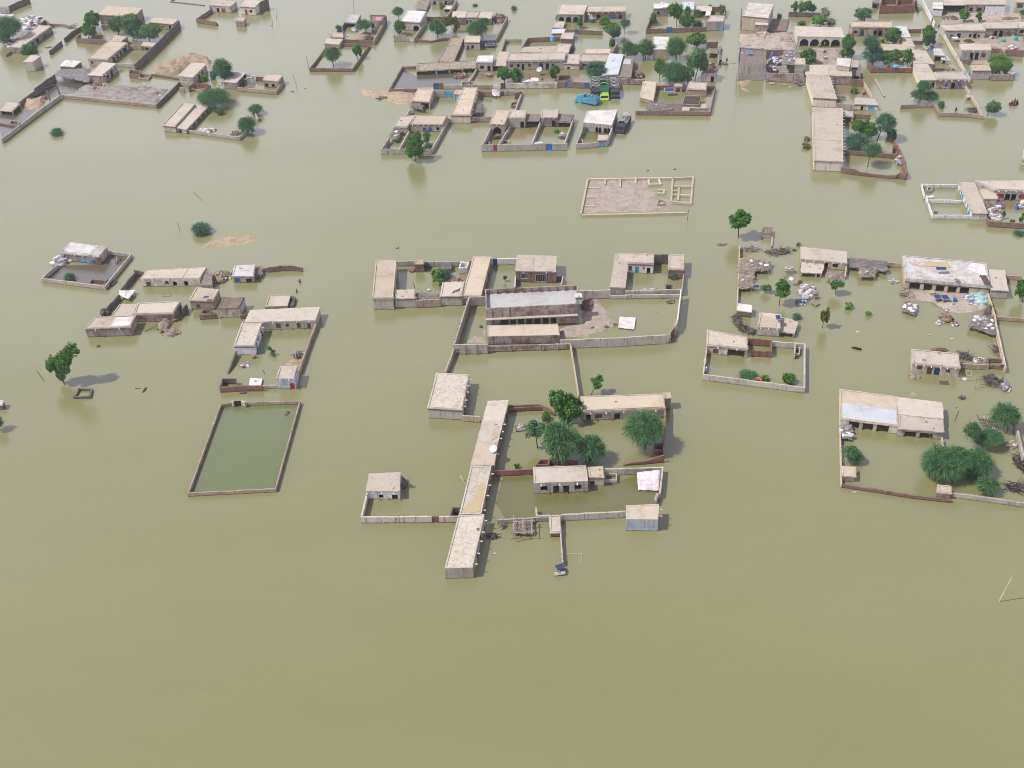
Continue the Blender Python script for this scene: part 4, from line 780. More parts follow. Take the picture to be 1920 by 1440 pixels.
HEAP('I', 'dark bundles under the white cloth canopy', 960, 655, 45, 30, .6, 'cloth', 18, 'bundle_heap')
H('I', 'mud cube house with a small brown shutter', (1575,708), (1806,713), (1870,602), (1645,580), 92, 'sand', 'mud', '0 s .24 .42 .12 .55 wood')
PANEL('I', 'small solar panel flat on the mud cube house roof', 1745, 686, .9, .6, 0, 2.6, .05)
H('I', 'far arm of the L shaped house with a pale roof', (1025,847), (1405,836), (1485,718), (1060,740), 85, 'pale', 'brickplaster', seams=(), sp='2:3')
H('I', 'sunken middle roof of the L shaped house', (795,866), (1015,856), (1055,747), (878,752), 55, 'pinkroof', 'brick')
H('I', 'near arm of the L shaped house with half a white roof', (530,990), (985,974), (1035,862), (620,882), 90, 'pinkroof', 'brickplaster', '', seams=(.54,), over=[([(785,968),(975,962),(1015,872),(830,880)], 'whiteroof')], sp='0:2')
HEAP('I', 'grey straw lump on the near wall of the L shaped house', 735, 855, 60, 18, 1.9, 'brush', 14, z0=0)
HEAP('I', 'fallen roof slabs standing in the water by the L shaped house', 1330, 960, 75, 70, 1.3, 'slab', 26)
HEAP('I', 'collapsed roof sheet beyond the fallen slabs', 1395, 1035, 95, 40, .8, 'slab', 20)
HEAP('I', 'brick remnant wall at the end of the L shaped house', 1425, 905, 65, 30, 1.0, 'brick', 22)
W('I', 'dark wall shard behind the L shaped house', [(1500,800),(1545,750,.8)], 70, 'darkmud', jag=.1)
STICK('I', 'straight pole lying from the L shaped house to the water', (1125,1020), (1285,945), .05, .5, .06, 'bark')
o = MB(); q = [P('I', p, .05) for p in ((1310,640),(1385,640),(1378,668),(1305,668))]
for k in range(4): o.tube([q[k], q[(k + 1) % 4]], .06, 5)
tag(o.build('floating_cot', 'stick', q[0]), 'empty bed frame floating before the dirty cream house', 'frame')
HEAP('J', 'pile of broken bricks and tiles between the two roofs', 455, 270, 95, 62, 1.5, 'slab', 70)
HEAP('J', 'straw and sticks spilling in front of the broken bricks', 320, 335, 80, 40, .8, 'brush', 36)
H('J', 'small house with a bright blue shutter and pale roof', (560,247), (770,250), (795,140), (590,150), 74, 'whiteroof', 'mud', '0 s .1 .36 .1 .62 blue;0 o .63 .9 -1 .55')
SH('J', 'bundle of thatch leaning on the blue shutter house', (800,240), (850,240), (860,160), (800,155), 40, 'greythatch', 'stick', 24)
W('J', 'ragged brick wall with a bright blue gate', [(865,180,.6),(930,166),(1058,152),(1150,150),(1265,172,.7)], 50, 'brick', jag=.12, gates=[(.47,.715,'blue')])
PERSON('J', 'person wading with white bundle beside the blue gate wall', 1240, 320, 1.0, 'navy', .4, arms='up')
FLOAT('J', 'white bundle floating next to the wading person', 1222, 290, .3, 'white', 'bundle', 'bundle')
PERSON('J', 'second person wading, in brown, nearer the L roofed house', 1208, 415, .95, 'mudcloth', 1.2)
H('J', 'pink plastered cube with a brown twig roof', (420,575), (630,570), (682,465), (470,478), 96, 'brownroof', 'whitedirty')
BLOCK('J', 'small brick latrine box before the mud cube house', (250,625), (340,628), (350,590), (265,588), 40, 'brick')
W('J', 'low brick wall of the small latrine box', [(232,640),(320,636),(410,632)], 48, 'brick')
W('J', 'brick stub between the pink cube and the pale L roofs', [(640,645),(680,640),(722,628)], 40, 'brick')
H('J', 'lone flat roof with a dark stair on its side', (890,560), (1115,552), (1148,440), (930,440), 30, 'pale', 'mud', par=.12, name='flat_house')
W('J', 'dark stepped wall beside the lone flat roof', [(1150,455),(1185,470),(1160,552)], 25, 'darkmud', th=.5, name='stair_wall')
H('J', 'wide arm of the compound house with small windows', (690,712), (1390,692), (1436,563), (742,596), 86, 'pale', 'greypale', '0 s .43 .5 .2 .7 wood;0 s .57 .615 .3 .65 wood;0 s .725 .785 .15 .7 wood;0 s .875 .925 .0 .7 wood', '0:6')
H('J', 'near wing of the compound house with blue painted side wall', (580,947), (782,947), (862,717), (665,716), 96, 'palecrack', 'white', '1 d .12 .24 -1 .7 skyblue;1 s .36 .46 .3 .7 skyblue;1 d .72 .85 -1 .6 dark', '1:3', seams=(-.62,))
W('J', 'long side wall of the red door compound', [(1400,715),(1310,960),(1225,1200)], 48, 'mud')
W('J', 'leaning dark wall tapering off below the near wing', [(600,1005),(560,1110,.8),(520,1222,.2)], 48, 'darkmud', jag=.1)
W('J', 'rough red brick wall with the brick box', [(435,1365),(650,1352),(862,1350)], 52, 'redbrick', jag=.05)
BLOCK('J', 'roofless dark brick box at the wall corner', (440,1362), (612,1350), (600,1280), (465,1280), 52, 'darkmud')
W('J', 'low grey sill between the brick wall and the gatehouse', [(866,1348),(940,1345),(1005,1345)], 32, 'greypale')
H('J', 'gatehouse with a red door', (1005,1273), (1182,1276), (1215,1160), (1045,1155), 110, 'pinkroof', 'bluish', '0 d .69 .95 -1 .55 red', '0:2')
H('J', 'little white roofed shed behind the rough brick wall', (730,1345), (842,1345), (856,1280), (746,1276), 20, 'whiteroof', 'white', name='shed', cat='shed')
T('J', 'leafy sapling in the middle of the red door compound', (965,1010), [(930,980,30,36)], 'bright', 'sapling', 'sapling')
BU('J', 'grey green shrub beside the leafy sapling', 972, 1025, 30, 42, 'light', 'shrub', 'shrub')
HEAP('J', 'brushwood stack by the long side wall', 1215, 1055, 55, 35, 1.0, 'brush', 40)
BANK('J', [(1080,1150),(1150,1090),(1270,1080),(1245,1180),(1120,1175)], .25, 'sandbank')
HEAP('J', 'cloth and straw flotsam by the leaning dark wall', 690, 1145, 55, 28, .3, 'cloth', 18, 'flotsam')
BARREL('J', 'clay pot at the corner of the near wing', 775, 1058, .35, .6, 0, 'mud', 'clay_pot', 'pot')
STICK('J', 'curved branch in the red door compound water', (865,1190), (890,1240), .1, .05, .05, 'bark')
FLOAT('J', 'dark weed ring before the rough red brick wall', 665, 1425, .6, 'darkmud', 'weed_patch', 'weeds')
# the walled green pool
POND('L', [(85,1405),(935,1362),(1175,500),(640,515),(395,540)], 'water_green')
W('L', 'pale topped wall round the green pool with a dark gate', [(500,505),(390,525),(68,1410),(940,1365),(1185,490),(640,502)], 32, 'mud', th=.2)
W('L', 'dark gate with two piers in the green pool wall', [(505,500),(520,492),(600,490),(640,502)], 48, 'tan', gates=[(.14,.70,'dark')], th=.4, name='gate_wall')
HEAP('L', 'brown flotsam in the corner of the green pool', 1058, 610, 35, 22, .2, 'brush', 12, 'flotsam')
# lone things on the left
T('K', 'leaning tree with three ragged crowns in open water', (640,632), [(705,320,85,90),(612,420,95,95),(520,440,60,85),(625,535,70,85)], 'neem')
BLOCK('K', 'square well wall of mud alone in the water', (742,765), (900,762), (915,690), (790,682), 18, 'darkmud', 'well_wall', 'well', th=.32)
PERSON('K', 'person up to the chest in water before the half white roof', 985, 268, 1.22, 'hide', .5, arms='out')
BUFFALO('K', 'dark stump of driftwood shaped like a swimming animal', (1425,728), (1455,690), 'bark', 1.0, .6)
STICK('K', 'short plank floating by the driftwood stump', (1350,684), (1410,680), .04, .04, .08, 'mud')
STICK('K', 'curved twig floating near the leaning tree', (365,505), (445,615), .05, .05, .05, 'bark')
H('K', 'brick hut with a white rim cut by the frame edge', (-90,842), (18,848), (38,812), (-40,806), 50, 'whiteroof', 'redbrick', name='hut', cat='hut')
T('K', 'dark tree cut by the frame edge below the brick hut', (0,1100), (-25,1020,55,70), 'acacia')
BU('_', 'floating round bush above the sandy islet', 377, 429, 18, 13, 'bluish')
BANK('_', [(378,464),(392,452),(420,443),(465,439),(482,446),(478,456),(440,460),(402,464)], .30, 'sandbank')
STICK('_', 'thin bent reed above the round bush', (362,360), (379,376), .05, .05, .04, 'bark')
POLE('_', 'short stake left of the round bush', (337,432), (333,418), .05, 'bark')
BU('A', 'tuft of weeds floating in the wide water by the long court wall', 565, 1320, 62, 40, 'acacia', 'weed_tuft', 'weeds')
# the foundation grid
fo = P('T', (272,548), 0); root = empty('house_foundation', fo, 'half drowned grid of low foundation walls round a mud floor', 'foundation')
def FT(pts):
    o = W('T', '', pts, 12, 'sand', .42, .03, h=.38, name='footing_wall'); [o.__delitem__(k) for k in ('label', 'category', 'kind')]; o.location = o.location - fo; o.parent = root
for pts in [[(1315,522),(272,548)], [(262,535),(330,190)], [(345,186),(1172,176)], [(1192,176),(1385,168),(1362,430),(1165,410),(1180,185)], [(505,195),(503,240)], [(655,190),(655,265)], [(810,185),(810,225)], [(938,190),(945,240),(1060,237),(1042,185)], [(335,276),(450,275)], [(318,365),(405,370)], [(303,455),(405,457)], [(1195,258),(1370,260)], [(1243,270),(1235,400)], [(1180,340),(1230,342)], [(1252,345),(1360,350)], [(1185,305),(1232,306)], [(1030,292),(1095,296),(1090,330),(1022,326)]]: FT(pts)
BANK('T', [(338,198),(930,200),(960,250),(1010,300),(1010,390),(1095,385),(1215,425),(1140,495),(1000,525),(285,540)], .16, 'palebank')
BLOCK('T', 'square pit in the mud floor of the foundation', (1030,440), (1095,438), (1092,400), (1035,400), 18, 'mud', 'pit', 'pit')
POLE('T', 'thin stake below the foundation grid', (1328,598), (1338,495), .05, 'bark')
FLOAT('T', 'small post top showing above the foundation grid', 930, 108, .3, 'bark', 'post_top', 'post'); FLOAT('T', 'lone dark buoy right above the foundation grid', 1200, 95, .28, 'hide', 'buoy', 'buoy')
# ================================================================== right: the littered farmyard
T('U', 'tall round headed tree beyond the farmyard', (503,350), (515,165,118,112), 'neem')
H('U', 'small gate tower with a brown roof at the far farmyard wall', (740,308), (832,311), (842,250), (748,250), 45, 'brownroof', 'cream', name='gate_tower', cat='tower')
W('U', 'low tan wall below the small gate tower', [(842,340),(838,430)], 20, 'tan', th=.25)
HEAP('U', 'drift of dead brush at the far farmyard wall', 620, 470, 120, 26, .35, 'brush', 60, 'brush_drift')
HEAP('U', 'darker drift of brush running to the farmhouse', 900, 495, 130, 34, .45, 'black', 70, 'brush_drift')
HEAP('U', 'twigs floating beyond the tan farmyard wall', 330, 420, 60, 14, .15, 'brush', 18, 'twig_drift')
W('U', 'thin tan wall on the water side of the farmyard', [(517,430),(505,750),(490,1070)], 40, 'tan', th=.22)
SH('e', 'thatched arm running out from the tan farmyard wall', (40,480), (555,495), (580,350), (50,262), 75, 'thatch', 'stick', 120, True, sacks=9, sag=.12)
SH('e', 'thatched shelter along the tan farmyard wall', (40,785), (270,780), (300,490), (42,485), 70, 'thatch', 'stick', 90, True, sag=.12, sacks=2)
BED('e', 'rope bed standing in water before the thatched shelter', 310, 760, 1.1, 1.8, 1.4, .6, 'navy', 'sack')
BED('e', 'rope bed stacked with sacks beside the farmhouse', 870, 480, 1.9, 1.1, .1, .8, 'mudcloth')
HEAP('e', 'pile of pale sacks on the rope bed', 870, 470, 75, 30, .35, 'sacks', 12, 'sack_pile', z0=.85)
Hh = H('e', 'farmhouse with a ragged roof edge and a dark window', (1070,300), (1815,372), (1802,190), (1062,112), 135, 'pale', 'tan', '0 o .52 .6 -1 .80;0 w .70 .82 .35 .74 dark', '0:5', rag=.08)
H('e', 'verandah in front of the farmhouse', (1070,522), (1402,540), (1452,368), (1082,318), 75, 'pale', 'tan', '0 v .02 .98 -1 .8;0 p .68 .78 -1 .8 tan;0 p .93 .99 -1 .8 tan;0 p .0 .06 -1 .8 tan', name='verandah', cat='verandah', rag=.1)
W('e', 'tan wing wall beside the farmhouse step', [(1812,400),(1800,480),(1785,580)], 70, 'tan')
BANK('e', [(1440,660),(1460,520),(1780,540),(1780,650),(1600,690)], .8, 'greybank', .3)
HEAP('e', 'grey brown rubble on the farmhouse step', 1600, 640, 110, 45, .6, 'rubble', 50, z0=.3)
SH('V', 'long grey brush roof joined to the farmhouse', (160,365), (560,410), (556,318), (170,282), 48, 'greythatch', 'greystick', 120, True, sag=.12)
SH('V', 'small straw topped shelter with white plastic', (262,460), (432,472), (440,392), (275,372), 48, 'thatch', 'stick', 40, True, sacks=3)
W('V', 'brown wall between the grey brush roof and the big patched house', [(555,330),(620,335),(690,345)], 42, 'mud')
DISH('e', 'white satellite dish on a post in the flooded farmyard', 900, 630, .5, 1.5, tilt=(.25, -.1))
T('e', 'little round tree near the thatched shelter', (490,865), (500,785,88,72), 'neem')
T('e', 'tall oval tree with a thin trunk in the farmyard', (705,1070), [(775,760,100,120),(775,860,128,95)], 'neem')
T('e', 'dark round tree in front of the farmhouse rubble', (1635,890), (1650,740,120,98), 'neem')
T('e', 'olive coloured slender tree standing in the farmyard', (1412,1440), (1465,1240,85,140), 'olive')
BU('e', 'bright bush right of the dark round tree', 1850, 1080, 72, 72, 'bright')
BU('e', 'bluish shrub behind the lean-to hut', 995, 1255, 72, 66, 'bluish')
BU('U', 'smallest bright bush alone in the farmyard water', 1803, 1108, 32, 32, 'bright')
BU('e', 'weed clump floating beyond the farmhouse', 1025, 70, 40, 40, 'bluish', 'weed_clump', 'weeds'); BU('e', 'flat weeds floating at the farmhouse corner', 955, 160, 42, 22, 'bluish', 'weed_clump', 'weeds')
HEAP('e', 'great pile of white and grey sacks in the farmyard water', 1160, 830, 135, 110, 1.2, 'sacks', 46, 'sack_pile')
BARREL('e', 'round silver tub lying on the great sack pile', 1140, 925, .72, .3, .55, 'metal', 'tub', 'tub')
BED('e', 'slanting rope bed beside the great sack pile', 1290, 1020, 1.0, 1.5, .5, .35, 'mudcloth')
BED('e', 'brown bed at the right edge of the great sack pile', 1310, 905, 1.0, 1.2, .1, .45, 'brown')
HEAP('e', 'black bundles floating under the great sack pile', 1050, 1020, 85, 48, .55, 'cloth', 20, 'bundle_heap')
BARREL('e', 'maroon tin trunk by the great sack pile', 1050, 690, .45, .4, .15, 'maroon', 'tin_trunk', 'trunk')
H('e', 'boxy brick hut with a white roof at the tan wall', (25,1145), (246,1172), (256,1070), (50,1036), 100, 'whiteroof', 'brick', name='hut', cat='hut')
for k, (x, y, rx, ry) in enumerate([(485,1165,40,40),(500,1215,38,38),(560,1265,45,32),(630,1290,48,34)]):
    HEAP('U', ['black thorn brush by the boxy hut', 'black thorn brush below the boxy hut', 'black thorn brush between the two huts', 'black thorn brush touching the solar hut'][k], x, y, rx, ry, .7, 'black', 60, 'thorn_fence', 'thorn fence', group='dead thorn brush laid as a curved fence')
H('U', 'small hut with one solar panel on its roof', (700,1236), (920,1252), (930,1115), (722,1100), 92, 'pale', 'greypale', '', '0:3', over=[([(735,1225),(885,1240),(890,1165),(745,1130)], 'sand')])
PANEL('U', 'blue solar panel standing on the small hut', 900, 1155, .75, 1.0, .05, 2.6, .25)
H('U', 'lean-to with a dark mouth beside the solar hut', (932,1290), (1066,1305), (1095,1188), (936,1146), 48, 'pinkroof', 'tan', '0 v .02 .98 -1 .8;0 p .88 .98 -1 .8 tan', name='lean_to', cat='outbuilding', rag=.14)
STICK('U', 'roof beam poking out behind the lean-to', (1090,1183), (1150,1182), 1.9, 1.9, .06)
# big patched house
H('V', 'big patched house with a white and brown roof', (735,492), (1580,568), (1546,340), (712,265), 100, 'patchroof', 'tan', '0 v .06 .77 -1 .84;0 p .19 .235 -1 .84 tan;0 p .335 .38 -1 .84 tan;0 p .48 .52 -1 .84 tan;0 p .625 .665 -1 .84 tan', th=.5, over=[([(880,370),(960,325),(1150,328),(1195,385),(1060,372)], 'puddle'), ([(1330,400),(1400,335),(1520,345),(1550,470),(1440,440)], 'whiteroof')])
PANEL('V', 'flat solar panel in the middle of the big patched roof', 1090, 400, 1.8, .8, -.06, 3.0, .2)
HEAP('V', 'white forked branch lying on the big patched roof', 1250, 505, 32, 18, .1, 'white', 5, 'branch', 'branch', z0=2.85)
BED('V', 'wooden ladder laid on the big patched roof corner', 1530, 500, 1.0, 2.6, -.05, 2.95, 'brown', 'brown', 'ladder', 'ladder')
H('V', 'pale annex at the end of the big patched house', (1592,602), (1762,612), (1722,410), (1568,400), 85, 'pale', 'greypale')
W('V', 'brown wall running from the pale annex towards the frame edge', [(1728,460),(1800,462),(1890,468)], 42, 'mud', jag=.06)
T('V', 'big bush tree cut by the frame edge by the pale annex', (1905,720), [(1910,590,75,120)], 'neem')
BANK('V', [(690,622),(800,600),(1390,640),(1560,650),(1600,800),(1480,815),(1310,835),(1150,822),(1000,722),(880,740),(700,655)], .38, 'palebank')
BANK('V', [(700,630),(820,610),(900,690),(830,730),(720,700)], .45, 'sandbank')
W('V', 'long tan wall down the far side of the farmyard', [(1562,640),(1630,862),(1645,960),(1740,1380)], 58, 'tan', jag=.07)
W('V', 'low brick wall leaving the long tan wall', [(1640,872),(1780,880),(1930,892)], 38, 'mud')
BARREL('c', 'round straw basket tray before the dark verandah', 650, 345, .58, .12, .9, 'puddle', 'basket_tray', 'basket')
BED('c', 'grey bed with dark stripes on the mud bank', 722, 415, 1.3, 1.5, .05, .8, 'navy', 'metal'); BED('c', 'second striped bed next to the grey bed', 830, 425, 1.3, 1.6, .05, .85, 'navy', 'metal')
BARREL('c', 'blue plastic barrel on the mud bank', 962, 455, .3, .7, .35, 'blue')
HEAP('c', 'heap of pale teal netting against the tan wall', 1310, 460, 125, 85, 1.1, 'net', 90, 'net_heap')
HEAP('c', 'clothes and pots strewn before the teal netting', 1150, 480, 75, 70, .6, 'cloth', 34, 'belongings')
HEAP('c', 'white bags at the tip of the mud bank', 840, 600, 40, 35, .5, 'sacks', 12, 'sack_pile')
HEAP('c', 'white bags and boards on the mud bank slope', 960, 540, 70, 40, .4, 'white', 14, 'belongings')
HEAP('c', 'sticks and pale rags at the near end of the bank', 290, 390, 90, 50, .6, 'brush', 46, 'brush_pile')
SH('c', 'brush shelter with white sacks left of the mud bank', (240,600), (420,660), (450,510), (270,490), 40, 'greythatch', 'greystick', 110, True, sacks=16, sag=-.1)
HEAP('c', 'brown mound of wet bedding in the farmyard water', 850, 730, 95, 65, 1.1, 'rubble', 46, 'bedding_mound')
HEAP('c', 'small coloured rags trailing from the bedding mound', 960, 800, 65, 28, .3, 'cloth', 18, 'rags')
HEAP('c', 'pale and yellow rags on the other side of the bedding mound', 745, 780, 50, 40, .3, 'sacks', 14, 'rags')
SH('c', 'largest brush shelter heaped with white sacks by the tan wall', (1160,830), (1520,930), (1500,680), (1230,660), 60, 'greythatch', 'greystick', 200, True, sacks=34, sag=-.15)
HEAP('c', 'dark netting thrown over the wall by the largest brush shelter', 1430, 640, 75, 45, 1.8, 'black', 50, 'net_heap')
HEAP('c', 'tangle of bicycle frames against the tan wall', 1515, 1150, 55, 95, .8, 'brush', 34, 'bicycle_tangle', 'bicycles')
HEAP('V', 'white flotsam beside the grey brush roof', 620, 525, 45, 28, .35, 'white', 12, 'flotsam')
FLOAT('V', 'white lump floating between the bushes and the door house', 972, 1060, .32, 'white'); FLOAT('V', 'grey lump floating nearer the tan wall', 1198, 1095, .3, 'sack'); FLOAT('V', 'pale speck floating left of the white lump', 255, 1025, .28, 'sack')
BUFFALO('V', 'black water buffalo swimming in the farmyard', (205,1185), (262,1200), 'hide', .95, .75)
# door house
H('g', 'house with two doors and hanging white spouts', (252,322), (960,398), (932,190), (240,120), 142, 'pale', 'pinkroof', '0 s .11 .22 .40 .85 wood;0 d .33 .44 -1 .82 brown;0 d .48 .60 -1 .82 darkblue;0 s .72 .82 .38 .82 wood', '0:6', over=[([(385,265),(450,262),(455,298),(400,298)], 'brownroof')])
HEAP('g', 'brown brushwood behind the house with two doors', 640, 135, 150, 32, .7, 'brick', 50, 'brush_pile')
HEAP('g', 'dark thorn brush at the end of the house with two doors', 1040, 235, 100, 55, .6, 'black', 70, 'brush_pile')
HEAP('g', 'red and blue clothes floating behind the mud wall', 1250, 285, 85, 38, .45, 'cloth', 24, 'clothes')
W('g', 'sagging mud wall from the house with two doors', [(970,330),(1150,342),(1260,352,.9),(1395,342)], 75, 'mud', jag=.05)
BLOCK('g', 'brick pen with a blue tarpaulin corner', (1378,345), (1630,372), (1640,272), (1378,252), 55, 'brick')
TARP('g', 'bright blue tarpaulin over the pen corner', [(1560,355),(1655,345),(1655,385),(1570,390)], [1.1,1.2,.5,.5], 'blue')
POLE('g', 'bamboo pole standing beside the sagging mud wall', (1190,712), (1230,345), .06, 'stick'); POLE('g', 'thick bleached post at the brick pen', (1370,525), (1378,325), .09, 'stick')
STICK('g', 'floating bamboo crossing the standing pole', (930,580), (1260,588), .04, .04, .05)
HEAP('g', 'tilted wall slab at the corner of the house with two doors', 255, 530, 75, 50, .8, 'slab', 16)
HEAP('g', 'second pale slab beside the tilted one', 330, 545, 45, 30, .5, 'slab', 8)
BED('g', 'brown door floating before the house with two doors', 720, 620, 1.3, .8, -.15, .05, 'brown', 'brown', 'floating_board', 'board')
HEAP('g', 'black mat of reeds in the far corner of the yard', 1450, 600, 130, 90, .15, 'black', 90, 'reed_mat', 'weeds')
HEAP('g', 'bundle of red and white clothes on the tan wall', 1640, 705, 68, 55, 1.3, 'cloth', 34, 'clothes')
BANK('g', [(60,800),(110,640),(180,570),(240,590),(200,700),(330,790),(370,860),(150,840)], .06, 'palebank')
BARREL('g', 'pale pot floating by the standing bamboo', 1035, 570, .4, .3, -.1, 'sack', 'pot', 'pot')
o = MB(); q = [P('g', p, .05) for p in ((1050,445),(1130,440),(1140,515),(1070,520))]
for k in range(4): o.tube([q[k], q[(k + 1) % 4]], .06, 5)
tag(o.build('floating_cot', 'metal', q[0]), 'metal bed frame awash beside the house with two doors', 'frame')
HEAP('g', 'dark driftwood in the open part of the yard', 990, 855, 45, 28, .2, 'black', 14, 'driftwood')
FLOAT('g', 'tiny white scrap below the driftwood', 908, 993, .22, 'white')
STICK('g', 'reed lying in water beyond the big acacia', (940,1045), (880,1200), .04, .04, .05, 'bark'); STICK('g', 'long branch lying towards the sticks', (1215,1100), (1310,1290), .06, .06, .06, 'bark')
# near right compound
H('Y', 'wide house with a half white roof and pillared front', (85,562), (660,632), (650,340), (80,266), 82, 'sand', 'cream', '0 v .155 .855 -1 .84;0 p .34 .40 -1 .84 pinkroof;0 p .585 .645 -1 .84 pinkroof', over=[([(95,555),(650,622),(648,480),(90,400)], 'metalroof')])
H('Y', 'upper roof step beside the half white roof', (668,512), (1110,557), (1100,400), (656,345), 90, 'pale', 'mud', '', '0:4')
H('Y', 'lower verandah step beside the half white roof', (662,655), (1120,692), (1112,572), (668,524), 80, 'pale', 'greypale', '0 v .16 .78 -1 .8;0 p .42 .50 -1 .8 greypale', rag=.1)
W('Y', 'tan wall along the near right compound', [(80,640),(88,900),(95,1212)], 42, 'tan', th=.22)
W('Y', 'brick front wall of the near right compound', [(95,1212),(450,1265),(800,1322),(1195,1366)], 32, 'brick', jag=.05)
W('Y', 'grey wall leading out of the frame at the near right', [(1205,1300),(1560,1348),(1930,1402)], 42, 'greypale')
H('Y', 'small tan hut in the corner of the tan wall', (100,1132), (240,1136), (236,1045), (105,1036), 56, 'sand', 'mud', name='hut', cat='hut')
H('Y', 'small tan hut on the brick front wall', (1050,1292), (1196,1306), (1190,1236), (1060,1222), 58, 'sand', 'mud', name='hut', cat='hut')
W('Y', 'stub of wall below the lower verandah step', [(1100,745),(1118,872)], 50, 'tan', th=.22)
SH('Y', 'platform of poles loaded with white and blue bags', (85,745), (205,750), (195,625), (85,615), 35, 'greythatch', 'sack', 20, True, 'pole_platform', 'platform', sacks=16, sag=-.1)
POLE('Y', 'thin pole leaning on the lower verandah', (1020,840), (975,710), .05, 'greystick'); POLE('Y', 'second thin pole by the lower verandah', (1035,830), (1005,715), .05, 'greystick')
T('Y', 'feathery tree beside the bag platform', (240,1000), [(190,905,78,72),(245,945,68,70)], 'acacia')
T('Y', 'broad acacia in front of the lower verandah, the widest crown here', (1140,1130), [(1120,1020,205,170),(1250,950,150,120),(1000,1010,100,110)], 'acacia')
T('Y', 'second acacia joined to the broad one', (1430,1110), [(1450,1010,155,140),(1420,1090,120,100)], 'acacia')
T('Y', 'smaller acacia in front of the joined pair', (1560,1290), (1560,1222,108,88), 'acacia')
T('Y', 'bushy acacia at the tan wall corner', (1760,665), [(1720,530,125,130),(1790,520,95,90)], 'acacia')
T('Y', 'forked tree with two separate crowns', (1510,855), [(1400,680,82,92),(1590,750,120,62),(1510,780,80,60)], 'acacia')
HEAP('Y', 'stack of grey sticks under the bushy acacia', 1570, 620, 68, 60, .8, 'brush', 40, 'stick_stack')
HEAP('Y', 'white sack and brown bundle at the grey wall', 1810, 825, 62, 38, .6, 'sacks', 14, 'sack_pile')
W('Y', 'grey wall below the bushy acacia', [(1840,585),(1880,770),(1920,940)], 55, 'greypale', th=.3)
HEAP('Y', 'dark scum along the grey wall', 1880, 1010, 60, 110, .1, 'black', 60, 'scum_mat', 'weeds'); HEAP('Y', 'brown flotsam between acacia and the grey wall', 1850, 1250, 120, 60, .12, 'black', 50, 'flotsam')
FLOAT('Y', 'white can floating outside the brick front wall', 222, 1297, .35, 'white')
POLE('Y', 'thin stick leaning by the tan wall', (105,1015), (145,890), .04, 'sack')
# compound with the orange float
H('X', 'wide mud roofed house in the orange float compound', (188,460), (596,502), (582,385), (192,312), 88, 'pinkroof', 'whitedirty', '0 s .17 .30 .12 .6 wood;0 v .52 .96 -1 .8;0 p .94 .99 -1 .8 greypale', '0:2', rag=.09)
W('X', 'grey block wall round the orange float compound', [(188,480),(152,756),(1165,886),(1168,452),(838,426)], 55, 'greypale', gates=[(.185,.205,'maroon')])
W('X', 'red brick enclosure beside the wide mud roofed house', [(602,396),(832,416),(835,522),(745,530,.75),(640,512)], 65, 'redbrick', jag=.08, th=.2)
BLOCK('X', 'narrow cement stall at the far corner of that compound', (1065,545), (1112,548), (1118,490), (1072,484), 30, 'greypale', 'stall', 'outbuilding')
W('X', 'cement partition beside the narrow stall', [(1072,448),(1068,545)], 60, 'greypale', th=.18)
for y, l in ((605,'far white gate pier of the orange float compound'), (685,'near white gate pier of the orange float compound')): W('X', l, [(160,y),(190,y + 3)], 40, 'white', name='gate_pier', cat='gate pier', th=.4)
BU('X', 'dark bluish shrub by the orange float', 600, 762, 88, 48, 'acacia'); BU('X', 'bright shrub right of the orange float', 772, 792, 46, 38, 'bright'); BU('X', 'dense green bush near the wall corner of the orange float compound', 1002, 798, 72, 72, 'neem')
C = P('X', (685, 805), .15); o = MB(); o.blob(C, .95, .42, .42, 0, 14, 9, .03); o.blob(C + Vector((.75, -.2, .02)), .3, .3, .28, 0, 10, 6, .03); tag(o.build('plastic_float', 'orange', C, None, True), 'orange plastic float resting on the grey block wall', 'float')
STICK('X', 'white reed floating inside the orange float compound', (830,680), (815,715), .04, .04, .04, 'sack')
# ================================================================== far left village edge
H('A', 'long narrow house with a stepped pale roof in front of the washing', (95,467), (212,474), (515,262), (392,250), 62, 'pale', 'brickplaster', '1 o .30 .36;1 o .46 .54;1 o .7 .74')
W('A', 'short dark wall stub below the stepped roof', [(108,508),(58,548,.7)], 30, 'brick')
W('A', 'long dark wall at the upper corner of the picture', [(85,60),(160,25),(290,-25)], 55, 'darkmud', jag=.08)
SH('A', 'round thatched roof at the upper corner of the picture', (-20,120), (90,125), (95,75), (0,65), 30, 'greythatch', 'greystick', 30)
H('A', 'white roofed house beside the washing', (-40,190), (120,180), (135,140), (-20,138), 30, 'whiteroof', 'mud')
HEAP('A', 'spread of white and violet washing on the bank', 245, 225, 75, 55, .7, 'white', 60, 'washing', 'washing'); HEAP('A', 'spread of pink and brown cloth below the washing', 320, 240, 75, 60, .6, 'cloth', 60, 'washing', 'washing'); HEAP('A', 'rags along the house with the stepped roof', 110, 420, 60, 45, .4, 'cloth', 26, 'washing', 'washing')
BANK('A', [(60,440),(150,330),(300,200),(420,200),(400,250),(100,455)], .3, 'greybank')
W('A', 'dark wall stretch behind the stepped roof', [(500,235),(450,196),(385,250)], 45, 'brick', jag=.06)
W('A', 'collapsed mud wall reaching out into the water', [(505,240),(600,238,.8),(680,250,.7),(760,275,.3)], 22, 'mud', jag=.12, th=.4)
HEAP('A', 'fallen rafters at the tip of the collapsed mud wall', 715, 270, 45, 22, .4, 'brush', 16)
W('A', 'sloping dark wall running down towards the small cube', [(808,262),(720,315),(640,385)], 40, 'darkmud', jag=.06)
W('A', 'lower piece of the sloping dark wall', [(612,410),(550,462),(490,510)], 40, 'darkmud', jag=.06)
FLOAT('A', 'brown rubble patch beside the sloping dark wall', 480, 472, .9, 'mud', 'rubble_patch', 'rubble')
